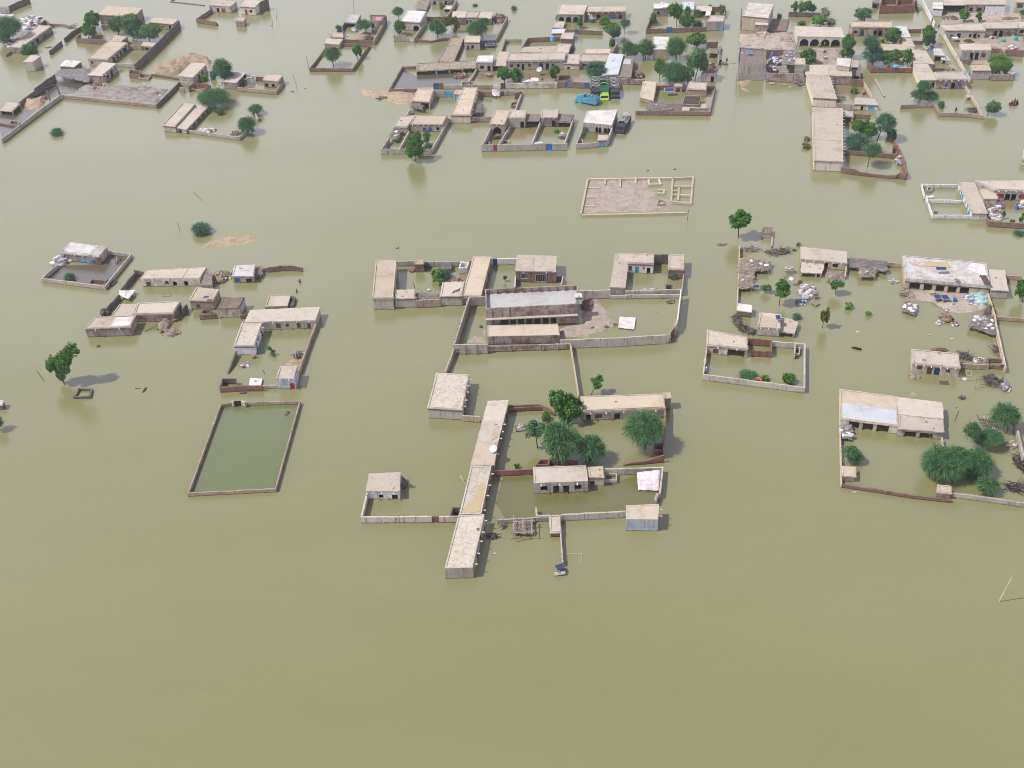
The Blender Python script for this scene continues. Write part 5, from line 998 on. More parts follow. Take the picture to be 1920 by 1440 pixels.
H('A', 'tall cube shaped hut alone in the water', (233,616), (325,618), (405,560), (310,552), 97, 'pale', 'greypale', name='hut', cat='hut')
H('A', 'far house with a broad sand roof behind the grey green trees', (985,143), (1330,168), (1420,82), (1070,57), 95, 'sand', 'brickplaster', '0 o .2 .32 -1 .6', '0:3')
H('A', 'low end house with white framed windows near the dark wall', (1495,218), (1728,240), (1778,192), (1540,177), 62, 'pinkroof', 'brickplaster', '0 g .45 .62 .1 .6;0 o .8 .9')
W('A', 'long dark wall from the low end house to the blue white corner', [(1790,205),(1570,430),(1460,535),(1345,642)], 68, 'darkmud')
W('A', 'pale front wall with a blue painted corner', [(1175,630),(1260,634),(1345,642)], 38, 'greypale')
H('A', 'pillared long house with a sand roof', (877,582), (1072,597), (1275,430), (1088,404), 68, 'sand', 'greypale', '1 v .22 .9 -1 .8;1 p .36 .40 -1 .8;1 p .53 .57 -1 .8;1 p .70 .74 -1 .8;0 w .12 .24 .2 .6', '1:6')
H('A', 'small roof at the back of the pillared long house', (1100,402), (1215,412), (1275,368), (1140,350), 60, 'pinkroof', 'mud')
H('A', 'tiny flat cabin against the long dark wall', (1412,453), (1526,464), (1556,432), (1438,420), 46, 'sand', 'mud', '0 o .3 .6', name='cabin', cat='outbuilding')
W('A', 'low wall between the pillared long house and the tiny cabin', [(1280,455),(1345,457),(1412,462)], 40, 'mud')
W('A', 'brick front wall under the upright neem pair', [(800,340),(755,376),(900,390),(1060,398)], 48, 'brick')
T('A', 'upright neem, the rear of the pair before the broad sand roof', (925,290), (925,185,85,82), 'neem'); T('A', 'upright neem, the front of the pair before the broad sand roof', (885,385), (888,300,80,80), 'neem')
T('A', 'wide grey green tree nearest the upright neems', (1190,350), [(1150,240,80,80),(1215,220,90,75)], 'light'); T('A', 'wide grey green tree in the middle of the row', (1330,390), [(1320,265,110,110),(1290,190,95,60)], 'light'); T('A', 'wide grey green tree at the end near the low house', (1500,415), [(1500,310,118,85),(1400,340,70,70)], 'light')
T('A', 'broad tree cut by the upper edge beside the washing', (50,440), [(70,270,130,105),(20,350,80,80)], 'acacia')
BU('A', 'green shrub at the stepped roof house', 255, 505, 52, 60, 'neem'); BU('A', 'taller green shrub next to it', 337, 492, 46, 62, 'neem')
H('A', 'white roofed room rising behind the fallen thatch', (600,657), (740,667), (808,612), (652,603), 52, 'whiteroof', 'brick')
H('A', 'pale roofed room with a dark doorway above the debris', (880,748), (1022,757), (1168,637), (1020,620), 78, 'pale', 'brickplaster', '1 o .5 .62 -1 .7;1 w .25 .38 .2 .6', '1:4')
SH('A', 'wide grey thatch roof fallen between the two rooms', (545,742), (885,818), (952,672), (608,690), 58, 'greythatch', 'greystick', 80, True, sag=.25)
POND('A', [(540,790),(880,855),(735,935),(600,945),(400,1040),(330,950)], 'water_dark'); POND('A', [(0,1120),(380,1085),(200,1245),(20,1380),(0,1300)], 'water_dark')
W('A', 'dark jagged wall left of the fallen thatch', [(545,745),(440,815),(342,888)], 72, 'darkmud', jag=.1)
W('A', 'continuation of the jagged wall down to the mound', [(342,910),(260,970),(180,1030)], 45, 'darkmud', jag=.05)
BED('A', 'window frame ladder leaning on the jagged wall', 470, 865, .9, 3.4, -.75, .4, 'navy', 'metal', 'window_frame', 'window frame')
POLE('A', 'near brick pier in the dark pool', (500,1000), (468,900), .2, 'brick', 'brick_pier', 'pier'); POLE('A', 'far brick pier in the dark pool', (597,940), (562,838), .2, 'brick', 'brick_pier', 'pier')
BANK('A', [(190,1030),(230,992),(330,985),(440,970),(468,1010),(385,1095),(300,1105),(250,1065)], .9, 'sandbank')
HEAP('A', 'red brick rubble on the mound by the near pier', 410, 1010, 55, 50, .8, 'brick', 40)
H('A', 'open fronted shelter at the picture edge', (-20,1100), (122,1114), (200,1037), (60,1022), 42, 'pale', 'brickplaster', '0 v .2 .95 -1 .8;1 v .1 .9 -1 .8')
W('A', 'long court wall slanting down to the picture edge', [(602,948),(400,1095),(190,1252),(12,1388)], 42, 'grey')
W('A', 'long court wall along the debris platform', [(602,948),(770,965),(1160,1005),(1562,1046)], 32, 'mud', jag=.06); W('A', 'side wall between the platform and the sandy heap house', [(1562,1046),(1680,930),(1792,818)], 42, 'darkmud')
W('A', 'low brick partition in the corner pool', [(-20,1225),(90,1245),(205,1262)], 18, 'brick')
BLOCK('A', 'roofless grey cell in the corner pool', (90,1235), (180,1243), (185,1212), (110,1205), 18, 'brickplaster')
BANK('A', [(740,940),(850,840),(1000,830),(1100,865),(1250,858),(1500,880),(1695,890),(1620,980),(1560,1036),(1200,995),(790,955)], .55, 'greybank')
HEAP('A', 'earth heap before the room above the debris', 960, 870, 100, 48, 1.0, 'rubble', 60); HEAP('A', 'grey rags strewn along the debris platform', 1330, 905, 200, 28, .5, 'brush', 90); HEAP('A', 'blue plastic caught at the platform edge', 1570, 950, 55, 18, .4, 'cloth', 14)
BLOCK('A', 'brick doorway cell behind the silver pool', (1290,735), (1395,742), (1398,705), (1295,698), 45, 'brick'); BLOCK('A', 'low brick trough by the silver pool', (1385,775), (1480,785), (1510,745), (1410,737), 20, 'mud')
W('A', 'brick back wall of the silver pool', [(1510,738),(1640,755),(1785,778)], 22, 'brick', jag=.05)
# ================================================================== upper left, second block
H('B', 'far house with an orange door', (485,47), (697,63), (765,15), (520,-6), 68, 'pale', 'greypale', '0 o .05 .12;0 o .35 .47 -1 .6;0 d .58 .76 -1 .6 red')
H('B', 'far house with a narrow red door next to the orange one', (800,60), (945,70), (1010,10), (860,-8), 85, 'pale', 'cream', '0 d .3 .45 -1 .62 red;0 w .6 .8 .3 .6', '0:2')
W('B', 'tall dark side wall of the red door house', [(1000,20),(1080,-12)], 75, 'darkmud', h=3.0)
W('B', 'brick court wall with a broken end at the orange door house', [(520,85),(362,187),(555,216),(580,240,.3)], 42, 'brick', jag=.06)
H('B', 'small cube in the water below the red door', (752,206), (836,213), (856,180), (766,172), 56, 'pale', 'mud', name='hut', cat='hut')
W('B', 'sunken court wall just awash at the top edge', [(150,-15),(105,12),(280,30),(445,50)], 6, 'mud', h=.25)
BANK('B', [(-60,680),(100,612),(270,552),(325,535),(480,570),(512,600),(492,680),(455,640),(325,640),(185,745),(-100,770)], 1.1, 'sandbank')
HEAP('B', 'dark fissured edge of the sandy heap', 100, 680, 90, 24, 1.2, 'rubble', 30)
H('B', 'house on the sandy heap with hanging spouts', (182,757), (327,772), (462,637), (320,626), 80, 'pale', 'grey', '1 o .35 .45 -1 .65;1 w .6 .7', '1:5')
W('B', 'grey wall below the house on the sandy heap', [(180,808),(325,830)], 48, 'grey'); W('B', 'brick wing wall of the broken courtyard', [(345,825),(282,865)], 55, 'brick', jag=.05); W('B', 'brick courtyard wall by the big bush', [(345,825),(500,850),(435,905)], 40, 'redbrick', jag=.05); W('B', 'low broken brick front of the courtyard', [(310,880),(360,892,.6),(435,905)], 30, 'mud', jag=.12); W('B', 'brick stump in front of the grey wall', [(192,872),(240,880)], 45, 'mud')
BU('B', 'bright shrub inside the broken brick courtyard', 440, 785, 44, 44, 'bright')
T('B', 'large grey green tree beside the sandy heap house', (650,830), [(620,680,98,95),(670,760,70,55)], 'acacia')
BU('B', 'pale thin shrub under the large grey green tree', 525, 760, 34, 55, 'light'); HEAP('B', 'white plastic under the large grey green tree', 605, 838, 26, 15, .3, 'white', 6)
H('B', 'verandah house joined to the shelter of bags', (637,815), (762,825), (856,726), (735,710), 72, 'pale', 'brickplaster', '1 v .25 .95 -1 .8;1 p .48 .53 -1 .8;1 p .70 .75 -1 .8')
SH('B', 'shelter of bags between verandah house and end house', (845,788), (915,800), (940,758), (870,742), 48, 'greythatch', 'stick', 26, True, sacks=7)
W('B', 'brick front wall of the end house court', [(770,870),(960,890),(1155,907),(1238,800)], 40, 'mud', jag=.05); W('B', 'brick back wall of the end house court', [(958,765),(1038,773)], 42, 'redbrick')
H('B', 'end house with two dark windows facing the court', (1030,797), (1182,810), (1229,755), (1060,747), 75, 'sand', 'mud', '0 w .1 .3 .1 .55;0 w .52 .72 .1 .55')
T('B', 'great rounded bush half under water', (545,1055), [(540,965,155,85),(480,1000,85,60)], 'acacia', low=True)
T('B', 'low spreading shrub tree above the broken end wall', (965,1140), (955,1092,75,50), 'acacia', low=True); T('B', 'rounded tree over the little end hut', (885,1335), [(870,1255,95,92)], 'acacia')
BU('B', 'two lobed green shrub in the strip roof court', 600, 1120, 42, 42, 'neem'); BU('B', 'tiny yellow shrub beside the two lobed one', 548, 1112, 20, 26, 'bright')
H('B', 'rear strip of the double roofed house', (28,1250), (150,1263), (352,1045), (235,1030), 66, 'pinkroof', 'grey'); H('B', 'front strip of the double roofed house with many openings', (160,1272), (262,1292), (475,1068), (355,1045), 50, 'pale', 'grey', '1 v .03 .97 -1 .84;1 p .2 .25 -1 .84;1 p .42 .47 -1 .84;1 p .64 .69 -1 .84;1 p .85 .90 -1 .84', '3:5')
W('B', 'grey court wall of the double roofed house', [(262,1298),(520,1333),(790,1370),(850,1312)], 34, 'grey')
H('B', 'little end hut under the rounded tree', (778,1196), (862,1206), (902,1165), (816,1155), 42, 'pale', 'brick', name='hut', cat='hut')
W('B', 'broken end wall with a blue grey cap', [(955,1135),(978,1190,.6)], 55, 'grey', jag=.1)
HEAP('B', 'white driftwood pile inside the grey court', 470, 1310, 75, 24, .5, 'white', 26); HEAP('B', 'dark rubbish in the corner of the grey court', 770, 1335, 62, 22, .5, 'rubble', 30)
for a, b, l in [((1163,195),(1170,100),'thin stake beyond the red door house'), ((1130,300),(1120,180),'long stake beside the small cube'), ((1490,690),(1463,560),'leaning stake at the tree court corner'), ((1365,860),(1325,738),'leaning stake right of the end house')]: POLE('B', l, a, b, .06, 'greystick')
FLOAT('B', 'small raft of litter right of the end house', 1322, 916, .5, 'mud'); FLOAT('B', 'dark speck near the leaning stake', 1452, 886, .3, 'mud'); FLOAT('B', 'dark drift near the long stake', 1112, 258, .4, 'mud')
# ================================================================== upper middle, tree court and white roof
H('C', 'house with white sheets on the roof and a pole', (408,218), (522,228), (567,150), (460,145), 52, 'patchroof', 'brickplaster', '0 v .1 .9 -1 .8')
H('C', 'terracotta terrace with pink cloth on it', (665,205), (772,216), (818,150), (655,146), 78, 'brownroof', 'brickplaster', '0 o .1 .3', par=.35)
FLOAT('C', 'folded pink cloth on the terracotta terrace', 700, 186, .1, 'pink', 'cloth', 'cloth'); TARP('C', 'bright pink cloth hung on the terrace parapet', [(722,172),(775,172),(775,198),(722,200)], [3.5,3.5,3.0,3.0], 'pink', 'pink_cloth', 'cloth')
W('C', 'right boundary wall of the terrace court', [(822,160),(760,290),(695,405)], 48, 'mud'); W('C', 'front brick wall of the terrace court', [(375,392),(530,398),(695,405)], 40, 'brick'); W('C', 'left wall of the terrace court', [(405,225),(380,270),(395,330)], 40, 'darkmud')
H('C', 'upper of two small huts at the tree court', (262,366), (390,373), (400,332), (276,328), 24, 'pinkroof', 'mud', name='hut', cat='hut'); H('C', 'lower of two small huts at the tree court', (205,432), (350,442), (386,391), (230,386), 48, 'pale', 'mud', name='hut', cat='hut')
W('C', 'brick wall round the tree court', [(208,482),(155,560,.8),(58,682),(488,684),(655,442),(395,432)], 32, 'brick', jag=.04)
T('C', 'spreading grey green tree inside the tree court', (297,662), [(280,545,92,82)], 'acacia'); T('C', 'slim dark tree inside the tree court', (537,592), (530,500,48,78), 'neem'); T('C', 'umbrella shaped tree inside the terrace court', (628,330), (600,250,80,58), 'acacia'); BU('C', 'dark shrub outside the terrace court', 345, 285, 40, 40, 'neem')
HEAP('C', 'white umbrella and boxes in the terrace court', 508, 300, 36, 32, .9, 'white', 14, 'belongings'); HEAP('C', 'dark brushwood under the umbrella tree', 650, 385, 55, 28, .5, 'black', 40); BANK('C', [(500,400),(520,340),(600,320),(720,330),(680,400)], .15, 'bank'); FLOAT('C', 'white lump by the small huts', 440, 362, .55, 'white')
POLE('C', 'tall thin mast on the house with white sheets', (505,160), (490,-20), .07, 'mud', 'mast', 'mast')
H('C', 'square house with a white roof and an arched door', (967,212), (1160,222), (1223,113), (1035,107), 92, 'whiteroof', 'greypale', '0 a .63 .93 -1 .62')
W('C', 'side wall stepping down from the arched white house', [(1225,200),(1150,305),(1098,380)], 46, 'greypale'); W('C', 'front grey wall of the arched white house', [(895,352),(1020,352)], 62, 'grey'); W('C', 'gate part of the arched white house wall', [(1022,378),(1098,382)], 36, 'greypale', gates=[(.42,.85,'white')]); W('C', 'sunken brick wall between the arched house and the thatch', [(1098,388),(1270,408,.6),(1390,380),(1465,376)], 30, 'brick', jag=.06)
T('C', 'dense neem before the arched white house', (955,350), (960,268,62,72), 'neem'); T('C', 'small umbrella tree behind the arched white house', (948,205), (935,115,62,42), 'acacia')
SH('C', 'ragged thatch end at the top edge of the picture', (1105,90), (1222,92), (1268,-5), (1150,-12), 30, 'thatch', 'stick', 40); H('C', 'house with three dark openings at the top edge', (1270,-8), (1435,-6), (1495,-60), (1330,-62), 58, 'pale', 'greypale', '0 w .12 .28 .1 .6;0 w .5 .66 .1 .6;0 o .82 .96 -1 .7'); W('C', 'right wall of the top edge court', [(1530,-5),(1480,80),(1430,160)], 42, 'mud'); W('C', 'front brick wall of the top edge court', [(1225,168),(1330,168),(1430,165)], 36, 'brick')
H('C', 'tiny pale canopy in the top edge court', (1400,85), (1466,88), (1480,60), (1415,56), 35, 'whiteroof', 'mud', '0 v .1 .9 -1 .8', name='canopy', cat='canopy'); T('C', 'small bright tree in the top edge court', (1385,105), (1380,60,32,36), 'bright')
H('C', 'near end roof of the three roofed row', (1482,170), (1605,173), (1640,118), (1490,114), 75, 'pale', 'brickplaster', '', '0:3'); H('C', 'middle roof of the three roofed row with brown doors', (1610,172), (1736,173), (1762,112), (1626,112), 75, 'pinkroof', 'greypale', '0 d .05 .25 -1 .6 brown;0 d .35 .55 -1 .6 brown', '0:3'); H('C', 'far end roof of the three roofed row with a blue shutter', (1745,175), (1870,182), (1890,120), (1766,118), 72, 'pale', 'brick', '0 s .6 .8 .1 .5 blue', '0:3')
HEAP('C', 'white tarpaulin bundle before the three roofed row', 1668, 235, 38, 24, 1.0, 'white', 14, 'bundle_heap')
T('C', 'leaning grey green tree left in the row court', (1338,378), [(1320,270,75,68),(1370,300,60,50)], 'acacia'); T('C', 'olive tree in the middle of the row court', (1500,325), [(1425,215,55,50),(1510,240,45,80)], 'olive'); T('C', 'broad green tree right in the row court', (1790,385), [(1730,290,105,80),(1795,225,62,45)], 'acacia')
HEAP('D', 'rubble of a fallen room at the end of the three roofed row', 405, 190, 70, 42, 1.4, 'rubble', 60); W('D', 'right side wall of the three roofed row', [(487,158),(430,270),(372,380)], 46, 'mud')
H('C', 'tan thatched long roof slanting beside the red door', (1340,612), (1502,612), (1600,385), (1465,382), 42, 'thatch', 'darkmud', '1 v .04 .9 -1 .8', rag=.14, name='thatched_house'); H('C', 'small house with a red door in the thatched court', (1607,418), (1757,420), (1756,358), (1615,360), 84, 'pinkroof', 'greypale', '0 d .12 .28 -1 .55 maroon;0 w .42 .6 .2 .6')
H('C', 'long tan verandah thatch over dark stalls', (1125,712), (1718,682), (1730,605), (1130,636), 42, 'thatch', 'darkmud', '0 v .01 .99 -1 .88;0 p .32 .345 -1 .88 greypale;0 p .54 .565 -1 .88 greypale;0 p .76 .785 -1 .88 greypale', rag=.16, th=.15, name='thatched_verandah', cat='verandah'); POND('C', [(985,690),(1120,760),(1640,700),(1640,845),(1400,845),(1290,872),(900,882)], 'water_dark')
W('C', 'brick wall round the black pool', [(1125,662),(982,666),(855,890),(1130,886)], 28, 'brick'); W('C', 'wall between the black pool and the white roofed cabin', [(1722,690),(1690,750),(1650,812)], 36, 'greypale'); HEAP('C', 'reddish mud hump in the black pool', 1560, 760, 85, 28, .35, 'brick', 40)
W('C', 'blue gate between brick piers above the sandy spit', [(1290,832),(1340,830),(1392,830)], 58, 'brick', gates=[(.12,.9,'blue')], th=.4, name='gate_wall'); W('C', 'grey wall beside the blue gate', [(1395,852),(1490,850),(1585,848)], 42, 'greypale'); W('C', 'brown wall following the grey wall', [(1630,850),(1760,850),(1900,850)], 42, 'mud'); BLOCK('C', 'pair of pale cisterns on the grey wall', (1575,850), (1700,845), (1700,815), (1578,815), 25, 'greypale', 'cistern', 'cistern')
H('C', 'white roofed cabin with a door and window', (1726,618), (1882,620), (1896,557), (1742,560), 95, 'whiteroof', 'greypale', '0 w .2 .45 .25 .6;0 o .68 .88 -1 .6')
BANK('C', [(570,900),(700,905),(860,900),(1100,922),(1112,1062),(1000,1055),(760,1000),(590,950)], .22, 'sandbank'); BANK('C', [(832,1050),(870,1040),(905,1050),(870,1064)], .15, 'sandbank'); HEAP('C', 'cracked mud clods on the sandy spit', 790, 980, 70, 22, .3, 'rubble', 24)
# ================================================================== upper middle, the doors and the row of courts
H('H', 'house with a sand roof and a thatch porch', (492,207), (667,217), (713,90), (550,90), 78, 'sand', 'greypale', '0 v .5 .95 -1 .8'); SH('H', 'grey brush porch hanging off the sand roofed house', (475,275), (600,290), (612,238), (490,230), 42, 'greythatch', 'greystick', 50); W('H', 'wall below the grey brush porch', [(478,285),(430,355)], 48, 'greypale')
W('H', 'grey wall with a sky blue double gate', [(715,110),(800,108),(908,105)], 66, 'grey', gates=[(.53,.86,'skyblue')]); H('H', 'narrow annex with a sky blue door', (915,132), (985,142), (1010,102), (932,97), 62, 'pinkroof', 'greypale', '0 d .1 .55 -1 .75 skyblue', name='annex', cat='outbuilding')
H('H', 'long sand roofed house running towards the camera', (880,347), (1073,350), (1150,75), (1012,75), 85, 'sand', 'cream', '1 o .3 .36', '1:7', seams=(-.55,)); SH('H', 'grey mud shelter leaning on the long sand roof', (1080,345), (1190,320), (1205,235), (1118,222), 48, 'debris', 'greystick', 40); W('H', 'cream and brown wall beside the long sand roof', [(1078,372),(1200,372),(1292,370)], 50, 'brickplaster'); W('H', 'grey stub wall left of the long sand roof', [(846,385),(880,388)], 48, 'grey')
W('H', 'brown wall in the court behind the long sand roof', [(1155,112),(1220,115),(1292,122)], 50, 'brick', jag=.05); SH('H', 'pale cloth awning on the brown court wall', (1295,150), (1362,155), (1362,105), (1300,100), 26, 'palecloth', 'stick', 8, True, 'cloth_awning', 'awning', sacks=3); W('H', 'thin gate frame in the court behind the long sand roof', [(1370,118),(1425,112),(1470,105),(1520,102)], 46, 'greypale', gates=[(.05,.3,'brown'),(.45,.75,'grey')]); W('H', 'right wall of the court with the cloth awning', [(1597,105),(1560,205),(1525,300)], 38, 'greypale'); W('H', 'brick cubby at the corner of that court', [(1518,128),(1560,120),(1590,110)], 60, 'brick'); BLOCK('H', 'open crate of brick by the court wall', (1485,258), (1530,262), (1545,225), (1495,222), 15, 'darkmud')
H('H', 'low pale room left of the violet shutters', (310,467), (442,472), (526,356), (366,368), 70, 'pale', 'greypale'); H('H', 'house with violet shutters', (475,442), (796,442), (846,353), (530,356), 78, 'sand', 'greypale', '0 s .38 .5 .08 .55 violet;0 s .56 .68 .1 .58 violet;0 w .8 .9 .25 .6', '0:6')
SH('H', 'collapsed grey shelter before the low pale room', (255,577), (345,585), (405,485), (320,475), 42, 'debris', 'greystick', 50, sacks=4); W('H', 'grey court wall before the violet shutters', [(262,577),(185,690),(440,688),(685,690)], 52, 'grey', gates=[(.42,.5,'metal')]); W('H', 'long right wall of the violet shutter court', [(850,388),(765,560),(688,690)], 48, 'greypale'); W('H', 'inner wall of the violet shutter court', [(462,512),(365,690)], 40, 'grey')
T('H', 'towering bright neem at the court wall, tallest near the violet shutters', (530,805), [(515,700,88,85),(530,600,62,80),(520,640,78,80)], 'neem'); T('H', 'small round topped tree inside the violet shutter court', (645,652), [(640,545,36,38),(640,600,34,30)], 'neem'); BU('H', 'bluish bush right of the towering neem', 655, 665, 50, 38, 'bluish'); BU('H', 'wispy shrub at the low pale room', 345, 605, 34, 28, 'light')
H('H', 'tall porch house with a big arch', (1270,432), (1417,442), (1476,305), (1325,305), 108, 'sand', 'greypale', '0 a .22 .78 -1 .68', '0:3'); H('H', 'second house of the row, beside the tall porch', (1455,372), (1622,374), (1642,303), (1490,300), 108, 'pale', 'greypale', '0 o .72 .95 -1 .62', '0:4'); H('H', 'dark open shed in the row between two houses', (1627,408), (1770,408), (1782,346), (1650,341), 70, 'debris', 'greypale', '0 v .03 .98 -1 .9', rag=.12, name='open_shed', cat='shed')
H('D', 'third house of the row with a pointed doorway', (820,1172), (987,1172), (1006,1097), (836,1097), 98, 'pale', 'brickplaster', '0 a .66 .9 -1 .68', '0:3'); H('D', 'dark open shed at the far end of the row', (992,1206), (1122,1212), (1152,1145), (1005,1141), 65, 'debris', 'greypale', '0 v .03 .98 -1 .9', rag=.12, name='open_shed', cat='shed')
W('H', 'left wall of the row of courts', [(1280,478),(1235,570),(1190,650)], 62, 'grey'); W('H', 'long front wall with a red and a blue gate', [(1190,650),(1500,645),(1700,640),(2048,636)], 66, 'greypale', gates=[(.135,.18,'red'),(.748,.825,'blue')]); W('D', 'end wall of the row of courts', [(1152,1165),(1105,1300),(1058,1432)], 58, 'greypale'); W('H', 'first dividing wall in the row of courts', [(1472,455),(1362,645)], 52, 'greypale'); W('H', 'second dividing wall in the row of courts', [(1782,402),(1690,640)], 52, 'greypale')
BLOCK('H', 'grey trough in the first court', (1205,645), (1262,645), (1265,610), (1222,608), 25, 'grey', 'trough', 'trough'); BLOCK('H', 'grey trough in the second court', (1372,640), (1455,638), (1458,602), (1385,600), 25, 'grey', 'trough', 'trough'); BUFFALO('H', 'brown buffalo standing in the first court', (1320,592), (1362,585), 'brown', .55, .9); BED('H', 'pale blue bed in the third court', 1755, 628, 2.4, 1.0, .1, .9, 'sack', 'metal')
POND('H', [(1290,560),(1390,560),(1350,645),(1215,645)], 'water_brown'); POND('H', [(1460,490),(1740,480),(1690,600),(1400,600)], 'water_brown')
T('D', 'little lollipop tree in the far court', (985,1392), (985,1315,30,32), 'neem'); HEAP('D', 'grey white bundle in the far court', 1040, 1365, 42, 28, .7, 'sacks', 14)
H('a', 'white roofed house with two pairs of arches', (515,857), (1030,907), (1132,627), (585,650), 165, 'whiteroof', 'greypale', '0 a .43 .53 -1 .62;0 a .54 .64 -1 .62;0 a .73 .83 -1 .62;0 a .84 .94 -1 .62', par=.08); W('a', 'left wall of the arched court', [(500,965),(390,1245)], 95, 'greypale'); W('a', 'front wall of the arched court with an orange gate', [(390,1245),(690,1226),(775,1215)], 92, 'greypale', gates=[(.76,.97,'orange')]); H('a', 'little gate room with a pale blue door', (775,1182), (942,1172), (955,1086), (790,1086), 125, 'pinkroof', 'grey', '0 d .28 .76 -1 .85 skyblue', name='gate_room', cat='outbuilding'); W('a', 'right wall of the arched court', [(1040,940),(945,1180)], 110, 'greypale'); BLOCK('a', 'open stall in the corner of the arched court', (410,1240), (500,1238), (502,1172), (425,1170), 62, 'greypale', 'stall', 'outbuilding'); BU('a', 'bright bush inside the arched court', 545, 985, 58, 68, 'bright')
POND('a', [(500,1030),(960,1040),(900,1160),(760,1215),(460,1235),(520,1120)], 'water_olive')
TRUCK('a', 'sky blue cargo truck standing askew', (770,540), (385,470), 'truckblue', 'truckblue', -.9, 2.2, 4, 1.35, roll=.10); TRUCK('a', 'dark hooped truck behind the sky blue one', (720,170), (745,450), 'truckgrey', 'truckgrey', -.8, 2.3, 7, 1.2); TRUCK('a', 'green truck with a lime cab', (862,200), (900,480), 'truckgreen', 'lime', -1.25, 2.3, 3, 2.5, cabh=2.3); TRUCK('a', 'dark hooped truck right of the green one', (1045,190), (1095,450), 'truckgrey', 'truckgrey', -.8, 2.4, 7, 1.2); TRUCK('a', 'dark hooped truck beside the arched court', (1290,830), (1165,1075), 'truckgrey', 'truckgrey', -.85, 2.2, 8, 1.2)
# ================================================================== upper middle, upper rows
H('D', 'house with three dark arches', (985,138), (1252,141), (1291,50), (1015,48), 88, 'pale', 'greypale', '0 a .07 .25 -1 .66;0 a .33 .53 -1 .66;0 a .60 .80 -1 .66'); H('D', 'brick fronted wing of the three arch house', (1275,114), (1665,112), (1672,65), (1300,70), 78, 'pinkroof', 'brick', '0 o .27 .36 -1 .6;0 s .58 .66 .05 .5 blue;0 d .69 .77 -1 .55 blue;0 w .84 .92 .05 .5', '0:6', seams=(.4,)); HEAP('D', 'white sheeted lean-to at the brick fronted wing', 1318, 185, 52, 35, 2.0, 'white', 26, 'sheet_heap')
H('D', 'low annex below the three dark arches', (935,273), (1046,280), (1063,216), (960,212), 28, 'pale', 'mud'); H('D', 'shed with a grey sheet metal roof', (930,332), (1050,327), (1068,290), (940,292), 22, 'metalroof', 'mud', name='shed', cat='shed'); W('D', 'brick front wall with one blue door', [(1070,292),(1160,298),(1440,310)], 40, 'brick', gates=[(.25,.34,'blue',1.2)])
T('D', 'cypress shaped tree before the three arches', (1208,285), [(1210,235,34,42),(1210,190,26,32)], 'neem'); BU('D', 'bright yellow green shrub at the brick wing', 1460, 212, 60, 50, 'bright'); T('D', 'tall feathery tree at the end of the brick front wall', (1560,410), [(1535,285,92,62),(1560,340,60,45)], 'light'); T('D', 'thin bluish tree standing in the lane water', (1662,335), (1665,235,55,46), 'bluish'); BU('D', 'green vine on the low annex corner', 985, 178, 25, 32, 'bluish'); BU('D', 'small shrub at the white lean-to', 1340, 208, 30, 24, 'neem'); BU('D', 'wispy shrub under the tall feathery tree', 1530, 430, 36, 52, 'light'); BU('D', 'weed island in the wide upper water', 555, 82, 30, 28, 'bluish', 'weed_island', 'weeds'); BU('D', 'fainter weed patch left of the weed island', 165, 52, 26, 14, 'bluish', 'weed_island', 'weeds')
H('D', 'square brick room above the long row roofs', (1020,383), (1142,387), (1160,326), (1036,328), 50, 'pale', 'brick'); W('D', 'pale wall with brick ends behind the long row', [(475,392),(560,390),(630,388)], 30, 'grey'); W('D', 'dark brick wall behind the long row', [(690,380),(800,374),(1018,366)], 46, 'brick'); W('D', 'side wall of the white ladder court', [(470,385),(435,500)], 40, 'brick'); W('D', 'dark wall behind the white ladder', [(212,405),(300,402),(370,400)], 60, 'darkmud'); BED('D', 'white window frame leaning on the dark wall', 315, 445, 2.6, 1.2, .0, .8, 'navy', 'white', 'window_frame', 'window frame'); BARREL('D', 'blue water tank on the dark brick wall', 935, 385, .5, 1.3, 2.0, 'skyblue', 'water_tank', 'tank'); W('D', 'brick cross wall behind the long row', [(690,382),(660,430),(640,470)], 45, 'brick')
H('D', 'back roof behind the long doored row', (620,520), (975,525), (992,460), (650,470), 40, 'pinkroof', 'brick'); H('D', 'back corner roof with a dark littered side', (955,530), (1097,530), (1127,440), (992,440), 60, 'pale', 'darkmud', '1 o .3 .6'); HEAP('D', 'black rubbish piled at the back corner roof', 1130, 480, 32, 50, 1.0, 'black', 40)
H('D', 'long doored row with five openings and brick cornice', (475,606), (1056,597), (1072,525), (510,535), 98, 'pale', 'greypale', '0 s .06 .12 .3 .62 wood;0 w .18 .23 .3 .62;0 o .265 .31 -1 .66;0 s .37 .43 .35 .65 wood;0 d .57 .63 -1 .68 darkblue;0 o .68 .735 -1 .66;0 w .78 .83 .3 .6', '0:8', th=.4, seams=(.3,.7)); H('D', 'low roof between white cabin and long doored row', (335,652), (470,657), (502,520), (415,516), 55, 'sand', 'brick', '0 v .03 .97 -1 .8')
H('D', 'stained room right of the long doored row', (1050,632), (1206,637), (1216,545), (1080,545), 66, 'pale', 'whitedirty', '0 w .22 .40 .1 .5'); H('D', 'two part roof beside the metal roofed store', (1212,612), (1470,617), (1516,545), (1222,545), 62, 'pale', 'greypale', '0 o .1 .28 -1 .6;0 w .42 .55 .2 .6', '0:4', seams=(.5,)); H('D', 'raised back roof above the two part roof', (1245,532), (1516,532), (1526,490), (1262,495), 40, 'sand', 'mud', seams=(.5,)); W('D', 'wall above the metal roofed store', [(1587,420),(1530,525)], 55, 'mud')
